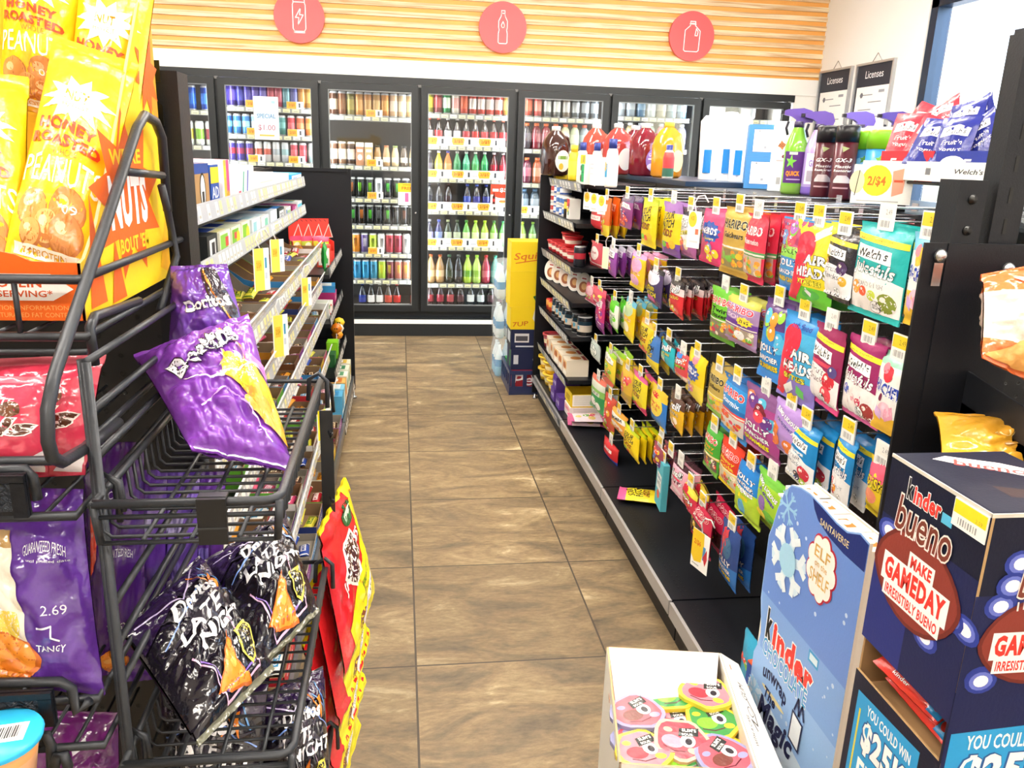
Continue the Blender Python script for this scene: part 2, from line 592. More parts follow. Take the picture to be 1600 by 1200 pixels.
def wood_mat():
    m = bpy.data.materials.new('pale_wood_slats')
    m.use_nodes = True
    nt = m.node_tree; N = nt.nodes; L = nt.links
    p = N['Principled BSDF']; p.inputs['Roughness'].default_value = .5
    g = N.new('ShaderNodeNewGeometry')
    mp = N.new('ShaderNodeMapping'); mp.inputs['Scale'].default_value = (2.2, 20, 60)
    L.new(g.outputs['Position'], mp.inputs[0])
    n = N.new('ShaderNodeTexNoise'); n.inputs['Scale'].default_value = 1; n.inputs['Detail'].default_value = 6; n.inputs['Distortion'].default_value = .6
    L.new(mp.outputs[0], n.inputs['Vector'])
    cr = N.new('ShaderNodeValToRGB'); e = cr.color_ramp.elements
    e[0].position = .3; e[0].color = lin('c79a68'); e[1].position = .62; e[1].color = lin('f2dfba')
    L.new(n.outputs[0], cr.inputs[0]); L.new(cr.outputs[0], p.inputs['Base Color'])
    return m
FLOORM = tile_floor(); WOOD = wood_mat()
PAINT = mat('white_paint', .6, color='f2f0ec', bump=.03, bscale=150, var=.02)
ORANGE = mat('orange_backing', .5, color='f2b05a', bump=.03, bscale=80, var=.05)
SOFFIT = mat('white_trim_board', .4, color='f4f3f0', bump=.02, bscale=60)
CEIL = mat('ceiling_tile', .8, color='e9e9e6', bump=.2, bscale=120, var=.03)
TUBEM = mat('lamp_tube', .5, color='ffffff', emit='fff6ea', estr=TUBE)
LEDM = mat('cooler_light', .5, color='ffffff', emit='f4f8ff', estr=LED)
ALU = mat('window_frame_blue_black', .35, .5, color='22364e', bump=.02, bscale=90)

struct(MB().box(XL, XR + .2, YN, YW, -.1, 0, m=FLOORM).obj('floor'))
struct(MB().box(XL, XR + .2, YN, YW + .1, ZC, ZC + .1, m=CEIL).obj('ceiling'))
# back wall over the cooler: orange backing with pale wood slats, white strip at its foot
w = MB().box(XL, XR, YW, YW + .1, 2.182, ZC, m=ORANGE)
z = 2.2058 - .0715
while z < ZC - .05:
    w.box(XL, XR, YW - .016, YW - .0005, z if z > 2.184 else 2.184, z + .037, m=WOOD); z += .0715
struct(w.obj('wall_back'))
struct(MB().box(XL, XR, YW - .022, YW + .1, 2.057, 2.182, m=SOFFIT).obj('trim_1'))
struct(MB().box(3.285, XR, YW - .01, YW + .1, 0, 2.057, m=PAINT).obj('wall_far'))
WY0, WY1, WZ0, WZ1 = 1.2, 5.44, .75, 2.60
w = MB()
w.box(XR, XR + .14, WY1, YW + .1, 0, ZC, m=PAINT).box(XR, XR + .14, YN, WY0, 0, ZC, m=PAINT)
w.box(XR, XR + .14, WY0, WY1, 0, WZ0, m=PAINT).box(XR, XR + .14, WY0, WY1, WZ1, ZC, m=PAINT)
struct(w.obj('wall_right'))
struct(MB().box(XL - .1, XL, YN, YW + 1.0, 0, ZC, m=PAINT).obj('wall_left'))
struct(MB().box(XL, XR + .1, YN - .1, YN, 0, ZC, m=PAINT).obj('wall_front'))
w = MB()
for y in (WY0, (WY0 + WY1) / 2 - .03, WY1 - .075):
    w.box(XR + .01, XR + .11, y, y + .075, WZ0, WZ1, m=ALU)
w.box(XR + .01, XR + .11, WY0, WY1, WZ1 - .075, WZ1, m=ALU).box(XR + .01, XR + .11, WY0, WY1, WZ0, WZ0 + .075, m=ALU)
wo = struct(w.obj('window_1'))
MB().box(XR + .055, XR + .06, WY0 + .05, WY1 - .05, WZ0 + .05, WZ1 - .05, m=GLASS).obj('window_pane', wo)
struct(MB().box(XR + .2, 30, -20, 40, -.3, -.12, 'b9b7b0', mat('asphalt', .9, bump=.2, bscale=30, var=.08)).obj('street'))

# ceiling lamps
def lamp(x, y, lx, ly, label):
    t = thing('ceiling_light', label, 'ceiling light', (x, y, ZC), group='tube lights on the ceiling')
    MB().box(-lx / 2, lx / 2, -ly / 2, ly / 2, -.05, 0, 'e8e8e8', PLAS).obj('housing', t)
    d = MB(); a, b = lx / 2 - .03, ly / 2 - .02
    d.box(-a, a, -b, b, -.075, -.0505, m=TUBEM).obj('tube', t)
lamps = [(-1.2, 4.9), (1.5, 4.9), (-1.2, 2.9), (1.5, 2.9), (-1.2, .7), (1.5, .7), (-3.6, 3.9), (-.2, -1.4), (2.4, -1.2)]
for i, (x, y) in enumerate(lamps):
    lamp(x, y, 2.3 if i < 7 else 1.8, .16, f'long white tube light on the ceiling, {ORD[i]} of the set counted from the cooler')

# round signs on the wood
CORAL = 'ee5b5e'
def ring_poly(n, rx, ry, x=0, y=0):
    return [(x + rx * math.cos(2 * PI * i / n), y + ry * math.sin(2 * PI * i / n)) for i in range(n)]
SIGN = mat('coral_sign', .45, bump=.01, bscale=50)
def round_sign(x, z, lines, label):
    r = .187
    t = thing('round_sign', label, 'sign', (x, YW - .016, z), group='round coral signs over the cooler')
    m = MB()
    n = 56
    pts = ring_poly(n, r, r)
    m.slab([(p, -.026, q) for p, q in pts], (0, -1, 0), .0255, CORAL, SIGN)
    m.obj('disc', t)
    k = MB()
    for ln in lines:
        decals(k, flat((0, -.0265, 0), (.1, 0, 0), (0, 0, .1)), [('l', ln, .065, 'ffffff')])
    k.obj('icon', t)
can_icon = [[(-.42, 1.2), (-.42, .95), (-.47, .8), (-.47, -.85), (-.38, -1.0), (-.38, -1.13), (.38, -1.13), (.38, -1.0), (.47, -.85), (.47, .8), (.42, .95), (.42, 1.2), (-.42, 1.2)],
            [(-.4, 1.0), (.4, 1.0)], [(-.38, -1.04), (.38, -1.04)],
            [(.12, .62), (-.28, -.08), (-.02, -.08), (-.1, -.6), (.3, .12), (.03, .12), (.12, .62)]]
bot_icon = [[(-.14, 1.2), (-.14, .95), (-.16, .8), (-.34, .45), (-.34, .0), (-.3, -.2), (-.35, -.45), (-.35, -1.1), (-.26, -1.18), (.26, -1.18), (.35, -1.1), (.35, -.45), (.3, -.2), (.34, 0), (.34, .45), (.16, .8), (.14, .95), (.14, 1.2), (-.14, 1.2)],
            [(-.16, 1.0), (.16, 1.0)], [(0, .42), (-.13, .15), (-.1, .02), (0, -.03), (.1, .02), (.13, .15), (0, .42)]]
jug_icon = [[(-.2, 1.1), (.22, 1.1), (.22, .95), (-.2, .95), (-.2, 1.1)], [(-.26, .9), (.28, .9)],
            [(-.17, .9), (-.2, .78), (-.6, .42), (-.62, -1.05), (-.5, -1.15), (.5, -1.15), (.62, -1.05), (.66, .4), (.24, .78), (.2, .9)],
            [(.32, .58), (.24, .05), (.44, .05), (.48, .35), (.32, .58)]]
round_sign(-.745, 2.452, can_icon, 'round coral sign with a drink can and lightning bolt outline on the wood wall')
round_sign(.805, 2.455, bot_icon, 'round coral sign with a water bottle outline on the wood wall')
round_sign(2.34, 2.467, jug_icon, 'round coral sign with a milk jug outline on the wood wall')

# licence frames on the side wall
def licence(y0, label):
    t = thing('licence_frame', label, 'picture frame', (XR - .001, y0, 2.25), -PI / 2, 'framed licences on the white wall')
    w_, h_ = .5, .66
    f = MB()
    for a in ((0, .016, -h_, 0), (w_ - .016, w_, -h_, 0), (.016, w_ - .016, -.016, 0), (.016, w_ - .016, -h_, -h_ + .016)):
        f.box(a[0], a[1], -.025, 0, a[2], a[3], 'b9bcc0', mat('brushed_alu', .35, .7))
    f.obj('frame', t)
    b = MB().box(.016, w_ - .016, -.012, -.001, -h_ + .016, -.016, '2c2f3a', CARD)
    fm = flat((w_ / 2, -.012, -h_ / 2), (w_ / 2, 0, 0), (0, 0, h_ / 2))
    pr = [('t', 0, .74, .95, .16, 'ffffff', 'Licenses', {'b': 0, 'q': 2}), ('r', 0, -.22, 1.72, 1.4, 'f4f3ef')]
    for i in range(6):
        pr.append(('r', -.3 + .5 * (i % 2), .3 - .16 * i, .7, .02, '8a8a90'))
    pr += [('e', -.55, .3, .08, .06, '6b6b74'), ('r', .5, .36, .3, .06, '9a9aa2')]
    decals(b, fm, pr)
    b.obj('board', t)
    MB().tube([(w_ * .36, -.004, -.005), (w_ * .5, -.006, .06), (w_ * .64, -.004, -.005)], .0025, 5, m=CHROME).obj('hanging_wire', t)
licence(6.80, 'framed licence board nearer the wood wall, dark header with white lettering')
licence(6.23, 'framed licence board nearer the window, dark header with white lettering')

# =================================================================== the walk-in cooler
XD, PD, YD = -1.3801, .7702, 6.80
FRAME = mat('cooler_frame_black', .38, .2, color='222629', bump=.02, bscale=100)
GASK = mat('cooler_gasket', .35, .5, color='8a8f92', bump=.02, bscale=60)
COOLIN = mat('cooler_lining', .6, color='4a4744', bump=.04, bscale=20, var=.06)
cool = thing('glass_door_cooler', 'long black walk-in cooler with seven glass doors along the back wall', 'cooler', (.93, YD, 0))
def cpart(mb, name, parent=None):
    o = mb.obj(name)
    o.parent = parent or cool
    if not parent:
        o.location = (-.93, -YD, 0)
    return o
X0, X1 = XD - PD, XD + 6 * PD
f = MB()
f.box(X0 - .9, X1 + .045, YD + .01, YD + .085, 2.0, 2.056, m=FRAME)
f.box(X0 - .9, X1 + .045, YD + .01, YD + .085, .15, .215, m=FRAME)
for i in range(8):
    x = X0 + i * PD
    f.box(x - .018, x + .018, YD + .012, YD + .085, .215, 2.0, m=FRAME)
    f.box(x - .012, x + .012, YD + .003, YD + .012, 1.985, 2.004, '777777', PLAS)
cpart(f, 'frame')
cpart(MB().box(X0 - .9, X1 + .045, YD - .05, YD + .03, 0, .105, m=FRAME).box(X0 - .9, X1 + .045, YD - .05, YD + .03, .142, .15, m=FRAME), 'kick_plate')
cpart(MB().box(X0 - .9, X1 + .045, YD - .055, YD + .02, .105, .141, 'f3f3ef', PLAS), 'white_bumper')
cpart(MB().box(X0 - .9, X1 + .03, 7.62, 7.66, .1, 2.1, m=COOLIN).box(X0 - .9, X1 + .03, YD + .09, 7.62, 2.06, 2.1, m=COOLIN).box(X0 - .9, X1 + .03, YD + .09, 7.62, .1, .2, m=COOLIN).box(X1 + .03, X1 + .05, YD + .09, 7.66, .1, 2.1, m=COOLIN), 'lining')
for i in range(7):
    a, b = X0 + i * PD + .012, X0 + (i + 1) * PD - .012
    d = MB(); q = .052
    z0, z1 = .205, 1.995
    d.box(a, a + q, YD - .03, YD + .008, z0, z1, m=FRAME).box(b - q, b, YD - .03, YD + .008, z0, z1, m=FRAME)
    d.box(a + q, b - q, YD - .03, YD + .008, z0, z0 + q, m=FRAME).box(a + q, b - q, YD - .03, YD + .008, z1 - q, z1, m=FRAME)
    dr = cpart(d, 'door')
    g = MB(); e = .006
    for bx in ((a + q, a + q + e, z0 + q, z1 - q), (b - q - e, b - q, z0 + q, z1 - q), (a + q, b - q, z0 + q, z0 + q + e), (a + q, b - q, z1 - q - e, z1 - q)):
        g.box(bx[0], bx[1], YD - .026, YD + .004, bx[2], bx[3], m=GASK)
    cpart(g, 'gasket', dr)
    cpart(MB().box(a + q, b - q, YD - .012, YD - .006, z0 + q, z1 - q, m=GLASS), 'glass', dr)
    h = MB().lathe([(.0, 0, 'd8d8d8'), (.009, 0, 'd8d8d8'), (.009, .008, 'd8d8d8'), (.004, .013, 'd8d8d8')], 10, CHROME, Matrix.Translation((b - .02, YD - .03, 1.02)) @ Matrix.Rotation(PI / 2, 4, 'X'))
    cpart(h, 'lock_button', dr)
for i in range(8):
    x = X0 + i * PD
    cpart(MB().box(x - .016, x + .016, YD + .088, YD + .112, .25, 1.98, m=LEDM), 'light_strip')

# drinks, one design per kind and colour
_DR = {}
def drink(kind, c, c2='ffffff', cap='cfcfcf'):
    k = (kind, c, c2, cap)
    if k in _DR:
        return _DR[k]
    m = MB(); capm = None
    if kind == 'can':
        m.lathe([(.024, 0, 'c9c9c9'), (.031, .012, c), (.031, .06, c2), (.031, .105, c), (.031, .142, 'd9dadb'), (.026, .156, 'd9dadb'), (.0255, .159, 'bfc0c2'), (.0, .157, 'bfc0c2')], 14, CAN, cap=False)
    elif kind == 'tall':
        m.lathe([(.026, 0, 'c9c9c9'), (.034, .014, c), (.034, .05, c2), (.034, .13, c), (.034, .172, 'd9dadb'), (.028, .189, 'd9dadb'), (.0, .187, 'bfc0c2')], 14, CAN, cap=False)
    elif kind == 'claw':
        m.lathe([(.026, 0, 'c9c9c9'), (.0335, .013, c), (.0335, .155, 'd9dadb'), (.027, .17, 'd9dadb'), (.0, .168, 'bfc0c2')], 14, CAN, cap=False)
        for x in (-.009, 0, .009):
            s = x * .4
            decals(m, surf(lambda u, v: Vector((.0337 * math.sin(u), -.0337 * math.cos(u), v))), [('p', [(x / .0335 - .1, .13), (x / .0335 + .1, .125), (x / .0335 + .04, .05 + abs(x)), (x / .0335 - .03 , .06)], c2)], .1, m=CAN)
    elif kind == 'soda':
        m.lathe([(.02, 0, c), (.033, .012, c), (.033, .06, c2), (.034, .1, c2), (.034, .122, c), (.031, .14, c), (.012, .192, c), (.0115, .205, c)], 14, LIQ)
        capm = [(.0145, .205), (.0145, .222)]
    elif kind == 'big':
        m.lathe([(.025, 0, c), (.04, .014, c), (.04, .06, c2), (.04, .115, c), (.038, .15, c), (.014, .215, c), (.013, .228, c)], 14, LIQ)
        capm = [(.016, .228), (.016, .246)]
    elif kind == 'frap':
        m.lathe([(.026, 0, c), (.031, .01, c), (.031, .035, c2), (.031, .075, c), (.03, .1, c), (.02, .145, c), (.019, .152, c)], 14, LIQ)
        capm = [(.0205, .152), (.0205, .168)]
    elif kind == 'carton':
        m.box(-.032, .032, -.032, .032, 0, .15, c, CARD)
        m.add([(-.032, -.032, .15), (.032, -.032, .15), (.032, .032, .15), (-.032, .032, .15), (-.032, 0, .185), (.032, 0, .185)], [(0, 1, 5, 4), (2, 3, 4, 5), (1, 2, 5), (3, 0, 4)], c2, CARD)
        decals(m, flat((0, -.032, .075), (.032, 0, 0), (0, 0, .075)), [('e', 0, -.1, .6, .3, 'f6efe2'), ('r', 0, .6, 1.4, .3, c2)])
    elif kind == 'juice':
        m.lathe([(.036, 0, c), (.042, .015, c), (.04, .045, c), (.042, .06, c2), (.042, .13, c), (.036, .165, c), (.02, .19, c)], 14, LIQ)
        capm = [(.021, .19), (.021, .212)]
    elif kind == 'jug':
        m.lathe([(.06, 0, c), (.068, .02, c), (.068, .1, c2), (.068, .17, c), (.03, .225, c), (.019, .235, c)], 12, LIQ, sq=5)
        capm = [(.022, .235), (.022, .252)]
    me = m.mesh('drink')
    cm = None
    if capm:
        cm = MB().lathe([(capm[0][0], capm[0][1], cap), (capm[1][0], capm[1][1], cap)], 12, PLAS).mesh('cap')
    _DR[k] = (me, cm)
    return _DR[k]
KN = {'can': ('drink_can', 'can'), 'tall': ('tall_drink_can', 'can'), 'claw': ('energy_drink_can', 'can'), 'soda': ('soda_bottle', 'bottle'), 'big': ('soda_bottle', 'bottle'), 'frap': ('coffee_bottle', 'bottle'),
      'carton': ('milk_carton', 'carton'), 'juice': ('juice_bottle', 'bottle'), 'jug': ('milk_jug', 'jug')}
DN = ['door nearest the black perforated post', 'door with the paper flyer', 'door with the yellow sign', 'door with the red sign', 'door behind the juice jugs', 'door beside the white cups', 'last door by the white wall']
def cname(h):
    r, g, b = (int(h[i:i + 2], 16) / 255 for i in (0, 2, 4))
    mx_, mn = max(r, g, b), min(r, g, b)
    if mx_ - mn < .12:
        return 'white' if mx_ > .85 else 'silver grey' if mx_ > .55 else 'dark grey' if mx_ > .22 else 'black'
    if mx_ == r:
        hue = ((g - b) / (mx_ - mn)) % 6
    elif mx_ == g:
        hue = (b - r) / (mx_ - mn) + 2
    else:
        hue = (r - g) / (mx_ - mn) + 4
    hue *= 60
    s = (mx_ - mn) / mx_
    if s < .3 and mx_ > .75 and hue < 70: return 'cream'
    base = 'red' if hue < 14 or hue > 345 else 'orange' if hue < 36 else 'yellow' if hue < 62 else 'lime green' if hue < 85 else 'green' if hue < 160 else 'teal' if hue < 192 else 'blue' if hue < 250 else 'purple' if hue < 300 else 'pink'
    if base in ('orange', 'red') and mx_ < .62: return 'brown' if hue > 8 and hue < 40 else 'dark red'
    if base == 'orange' and s < .5: return 'tan'
    if base == 'pink' and mx_ < .6: return 'maroon'
    return ('dark ' if mx_ < .45 else 'pale ' if s < .35 else '') + base
TAGW, TAGY, CARDO = 'f3efe2', 'efe6b0', 'f3b23a'
SHN = {}
def cooler_row(door, ypx, items, x0, x1, cards='', kindflt='can'):
    """one shelf of one door; ypx = height of its label strip in the photo, x0..x1 where its first and last product stand"""
    a, b = X0 + door * PD + .03, X0 + (door + 1) * PD - .03
    xc = 800 + (a + b) / 2 * 185
    k = SHN[door] = SHN.get(door, -1) + 1
    zs = atY((x0 + x1) / 2, ypx, 6.97).z + .016
    s = MB().box(a, b, 6.985, 7.5, zs - .02, zs, '3a3c3e', PLAS)
    sh = cpart(s, 'shelf')
    st = MB().box(a, b, 6.972, 6.984, zs - .034, zs + .004, '8c8c88', PLAS)
    fm = flat(((a + b) / 2, 6.972, zs - .015), ((b - a) / 2, 0, 0), (0, 0, .017))
    pr = []
    for i in range(10):
        u = -.9 + .2 * i
        pr.append(('r', u, 0, .15, 1.5, TAGY if (i * 7 + door + k) % 3 else TAGW))
        pr.append(('r', u, -.3, .1, .25, '77766e'))
    decals(st, fm, pr)
    cpart(st, 'price_strip', sh)
    if cards:
        c = MB().box(a + .01, b - .03, 6.962, 6.968, zs + .0, zs + .072, 'f4f3ef', CARD)
        fm = flat(((a + b) / 2 - .01, 6.962, zs + .036), ((b - a) / 2 - .02, 0, 0), (0, 0, .036))
        pr = []
        for i in range(3):
            u = -.82 + .66 * i
            pr += [('p', [(u - .15, .8), (u + .13, .8), (u + .15, .4), (u + .12, -.75), (u - .13, -.75), (u - .16, 0)], CARDO), ('t', u, .05, .22, .8, 'b8601a', cards, {'b': .03}), ('r', u + .27, 0, .05, 1.1, '3b3b40'), ('r', u + .42, -.25, .14, .15, 'b0b0b4')]
        decals(c, fm, pr)
        cpart(c, 'price_card', sh)
    elif door in (1, 2) and k in (0, 1, 2, 4, 6):
        for u in ((.3, .72) if door == 2 and k == 6 else (-.55, .5) if door == 1 else (.0,)):
            cx = (a + b) / 2 + u * .3
            c = MB().box(cx - .04, cx + .09, 6.962, 6.968, zs + .0, zs + .055, 'f4f3ef', CARD)
            decals(c, flat((cx, 6.962, zs + .0275), (.04, 0, 0), (0, 0, .0275)), [('r', -.05, 0, 1.85, 1.9, CARDO), ('t', 0, 0, 1.2, .9, 'b8601a', '2/$5', {'b': .03}), ('r', 1.5, 0, .35, 1.2, '4b4b50')])
            cpart(c, 'price_card', sh)
    n = len(items)
    for i, it in enumerate(items):
        if it is None:
            continue
        kd, c, c2, cap = (list(it) + ['ffffff', 'cfcfcf'][len(it) - 2:])[:4] if len(it) < 4 else it
        px = x0 + (x1 - x0) * i / max(1, n - 1)
        p = atY(px, ypx, 7.03)
        me, cm = drink(kd, c, c2, cap)
        nm, cat = KN[kd]
        lab = f'{cname(c)} {cat}, {ORD[i]} along the {ORD[k]} shelf down, {DN[door]}'
        o = put(me, nm, lab, cat, (p.x, 7.03, zs), rng.uniform(-.25, .25) if kd != 'carton' else 0, f'drinks on the cooler shelves: {nm.replace("_", " ")}')
        if cm:
            q = bpy.data.objects.new('cap', cm); COL.objects.link(q); q.parent = o

def T(c, c2=None): return ('tall', c, c2 or c, '')
def Cn(c, c2=None): return ('can', c, c2 or 'f0f0f0', '')
def K(c, c2): return ('claw', c, c2, '')
def B(c, c2, cap): return ('soda', c, c2, cap)
def G(c, c2, cap): return ('big', c, c2, cap)
def J(c, c2, cap): return ('juice', c, c2, cap)
# first door, just past the black post
cooler_row(0, 176, [T('1d4fb0', '2b6fd0'), T('1a3f96', '3f7fd8')], 301, 322)
cooler_row(0, 231, [T('dfe7dc', 'c7b23a'), T('e8efe0', '7fae3f'), T('dfe3dc', 'a03c4a')], 298, 330)
# door with the flyer
cooler_row(1, 172, [T(c, d) for c, d in (('3a2f86', '5a4fc0'), ('3f2f7c', '6a58c8'), ('38307a', '4f50b8'), ('43348a', '6a60c0'), ('4a3a90', '7f70c8'), ('55439a', '8a80d0'), ('a8324a', 'c85a6a'), ('b03a52', 'd06a7a'), ('4f8a94', '7fb0b8'), ('54589a', '7a7ab8'), ('b9722e', 'd89a50'), ('b98a3a', 'd8b060'))], 353, 484)
cooler_row(1, 215, [Cn(c, d) for c, d in (('2f6fb8', '8ad0f0'), ('3a7fc0', '9ad8f0'), ('3f86c8', 'a8e0f4'), ('86b8e0', 'e8f4ff'), ('9ac4e4', 'f0f8ff'), ('4a5a90', '7a86b8'), ('4f9a94', '7fc0b8'), ('c0303f', 'e06a70'), ('c8582f', 'e88a5a'), ('d07a2a', 'eaa860'))], 358, 484)
cooler_row(1, 257, [Cn(c, d) for c, d in (('4a3f9a', 'c03a4a'), ('433a92', 'a83a5a'), ('4f44a0', 'b0405a'), ('d8d4d4', 'c8604a'), ('dcd8d8', 'c85a48'), ('e0dcdc', 'b0b8bc'), ('d0d4d8', '9ac0c0'), ('c0384a', 'd8646e'), ('b83a48', 'd06068'), ('a8c8c4', 'd0e0dc'))], 364, 488)
# door with the yellow sign
cooler_row(2, 186, [T('5a3520', 'd8c8b0'), T('7a4828', '8a5a34'), T('80743a', 'a89848'), T('c98a40', 'e0a860'), T('b87838', 'c89858'), T('b08040', 'd0a868'), T('c07a28', 'dca050'), T('d8b088', 'efe0c8'), T('e0c49a', 'f4e8d0'), T('c8a878', 'e0c8a0')], 522, 642)
cooler_row(2, 263, [T('8a6450', 'efe2d0'), T('9a7458', 'f0e4d4'), T('5a4438', 'e4d6c4'), ('carton', 'c08a68', 'efe6da', ''), ('carton', 'd8b080', 'f2ece0', ''), ('frap', 'b08a58', 'e8e0c8', '4a4a3a'), ('frap', 'c09a68', 'efe4cc', 'c07a50'), ('frap', 'd8c090', 'f0e8d4', '8a9a5a'), ('frap', '5a4a3c', 'd8d0c0', '2a2a2a'), ('frap', 'c8b088', 'efe6d4', '7a8a9a')], 522, 645)
cooler_row(2, 314, [K('1c1a1a', 'e08a50'), K('161a14', '7fd02f'), K('18201a', '8fe03a'), K('dfe2e4', '3a3c40'), K('14181a', '5fd05a'), K('16201c', '5fc84a'), K('1a1c1e', '8a8f94')], 550, 634)
cooler_row(2, 356, [K('1c1a1a', '5fd05a'), K('221a14', 'e08038'), K('141814', '5fd83a'), K('1a1a1a', '7a7a7a'), K('141a14', '6fe04a'), K('181818', '6a6a6a'), K('1a1818', '8a5a4a'), K('141814', '4fc04a')], 552, 645)
cooler_row(2, 400, [K('d8862a', '5a3a1a'), K('5a4a7a', 'e0dce8'), K('b8d43a', '4a5a20'), K('e0dcd8', '3a3a3a'), K('b83a4a', '5a1a24'), K('a8324a', '5a1a28'), K('d8d8d4', '4a4a4a'), K('e0e0dc', '5a5a5a')], 557, 648)
cooler_row(2, 441, [K('2f88b8', '1a4a6a'), K('2f90c0', '1a4a6a'), K('3f90b0', '205068'), K('a8c83a', 'e8d83a'), K('6a2a34', 'e0c83a'), K('b86a5a', 'e8c83a'), K('c88a6a', 'e8d04a'), K('3f80a8', 'd8c84a')], 559, 648)
cooler_row(2, 487, [B('1a1c28', '2a3a8a', '2f4aa0'), B('241c18', 'e8e4e0', 'd8d8d8'), B('241c18', 'e4e0dc', 'd8d8d8'), B('241818', 'c84a3a', 'efefef'), B('241414', 'b82a28', 'c83028'), None, B('241414', 'b83a30', 'c83a30')], 567, 647)
# door with the red sign
cooler_row(3, 183, [T('8a8a2a', 'd8d03a'), T('7a2028', 'b84a4a'), T('2f8a4a', 'dff0d8'), T('e8e0d0', 'e8a8a0'), T('c83a20', 'e05a30'), T('d03a28', 'f0e0d8'), T('d03a28', 'f0dcd4'), T('cc3828', 'f0e0d8'), T('d04030', 'e8d0c8'), T('c09a4a', 'e0c070')], 671, 792)
cooler_row(3, 232, [B('2a1410', 'c8c8c8', 'e05030'), B('2a1410', 'c82830', 'e05030'), B('2a1410', 'c4c4c4', 'f0f0f0'), B('2a1410', 'd0ccd0', 'f0f0f0'), B('2a1210', 'c02838', 'e8e8e8'), B('2a1410', 'c82a28', 'e8e4e0'), B('2a1410', 'c02830', 'e8c8c0'), B('2a1410', 'c02830', 'e06040'), B('2a1410', 'c83038', 'e06040')], 671, 785, '2/$5')
cooler_row(3, 283, [B('3a3438', '6a6470', 'b0b0b0'), B('e0c030', 'e8d860', 'e8e8f0'), B('e88030', 'f0a060', '5a5ab0'), B('3f9a5a', '2f8a50', 'e8f0e8'), B('6ac09a', '3fa878', 'e8f0e8'), B('3fa868', '2f9a4a', 'e8f0e8'), B('4fb06a', '2f9a58', 'e8f0e8'), B('5a1a24', 'a82a3a', 'd8c8c8'), B('6a1a28', 'b0303c', 'd8c8c8')], 671, 785, '2/$5')
cooler_row(3, 333, [B('1e2028', '2a2c38', '3a3a44'), B('1e1c20', '33343c', '3a3a40'), B('221c1e', '3a2a30', '4a3438'), None, B('20202c', '2f4aa8', '3a5ab8'), B('20202c', '3a3f9a', '3a5ab8'), B('20202c', '3a3f90', '3a4aa8'), B('1c1c24', '30304a', '303a5a'), B('1c1c24', '303058', '303a5a')], 671, 788, '2/$4')
cooler_row(3, 389, [B('2a2438', 'b0a8c8', 'c8c8d8'), B('2f3060', '8a98c8', '4a5ac0'), B('2a3a1e', 'c8d0b0', 'a8b088'), B('24321c', 'b8c0a0', '4a5a3a'), B('5aa83a', 'c8e0a0', '3a9a3a'), B('9ac83a', 'd8e8a0', 'b0e030'), B('a8d040', 'd8e8a8', 'b0e030'), B('6ab03a', 'b8d890', '4a8a4a'), B('4f9a4a', 'b0d090', '3a8a5a')], 671, 785, '2/$4')
cooler_row(3, 447, [G('b08a5a', 'e0c090', 'c86a3a'), G('a8804f', 'dcb888', 'c86a3a'), G('20281e', '3a4434', '4a7a5a'), G('28282a', '44464a', '5a5a5a'), G('a8c83a', '6a9a2f', 'a0e040'), G('b0d060', '8ab040', 'a8e050'), G('a83a4a', 'c86a74', 'c82a34'), G('3f9a8a', '6ab8a8', '4aa890'), G('3a8a88', '60b0a8', '4aa0a0')], 673, 787)
cooler_row(3, 486, [B('30181a', '8a3038', 'c04038'), B('301618', '9a3440', 'c84038'), B('301618', 'b04a50', 'c84038'), B('241c1e', '5a3a40', '8a4a48'), B('24201e', 'e8e8e4', 'c84038'), B('201e1e', 'dce4e4', 'b84840'), B('221a1c', '5a4044', '6a3a3c'), B('201a1e', '6a4048', '9a3a38')], 672, 782)
# door behind the jugs
cooler_row(4, 188, [T('a83a28', 'd86a48'), T('b83a34', 'e08a78'), T('6a6a64', 'e0e0d8'), T('787670', 'e4e4dc'), T('8a7a6c', 'e0dcd4'), T('6f7474', 'd8dcdc'), T('6a7074', 'd0d8dc'), T('5c646a', 'c0c8cc')], 825, 928)
cooler_row(4, 238, [J('3a3438', '5a5058', 'e07040'), J('7a2830', '9a4048', 'e07040'), J('8a3038', 'a85058', 'e07040'), J('c8c0a0', 'd8d4bc', 'e06a38'), J('d0d0a8', 'e0e0c8', 'e07038'), J('b8c0a0', 'd0d8c0', 'e06a38'), J('8a98a0', 'b0c0c8', 'e05a38'), J('8090a0', 'a0b0c0', 'e05a38')], 822, 926)
cooler_row(4, 290, [J('6a3040', 'b06070', 'e07040'), J('a85a3a', 'd89070', 'e07040')], 822, 838)
cooler_row(4, 338, [J('3a4a5a', '8a9aa8', '5a7a9a'), J('54606a', 'a0a8b0', '5a7a9a')], 818, 834, '2/$4')
cooler_row(4, 391, [B('7a9a2f', 'c0d080', 'b0c840'), B('5a8a3a', 'a8c080', '8ab040')], 815, 831, '2/$4')
# door beside the cups
cooler_row(5, 187, [J(c, d, 'dfe6ea') for c, d in (('a8b4bc', 'dde4ea'), ('98a8b4', 'd0dce4'), ('6a90b0', 'a8c8e0'), ('c0ccd4', 'e8eef4'), ('b0a890', 'dcd4c0'), ('88a8b8', 'c0d8e4'), ('7a98b0', 'b0c8d8'))], 968, 1064)
cooler_row(5, 236, [J(c, d, 'e8ecf0') for c, d in (('b87a98', 'd84a78'), ('c8b888', 'd0c090'), ('9a88b8', '8a5ab0'), ('98b0a8', 'c8d8d0'), ('c88a98', 'd84a5a'), ('a0b0a0', '80a890'), ('9898b0', 'b0a0c0'))], 966, 1062)
# last door
cooler_row(6, 190, [('jug', 'eef2f4', 'dfe8f0', '3f7ac0'), ('jug', 'eef2f4', 'd8e4f0', '3f7ac0'), ('jug', 'ece8dc', 'e8d8c0', 'c04a3a')], 1118, 1212)

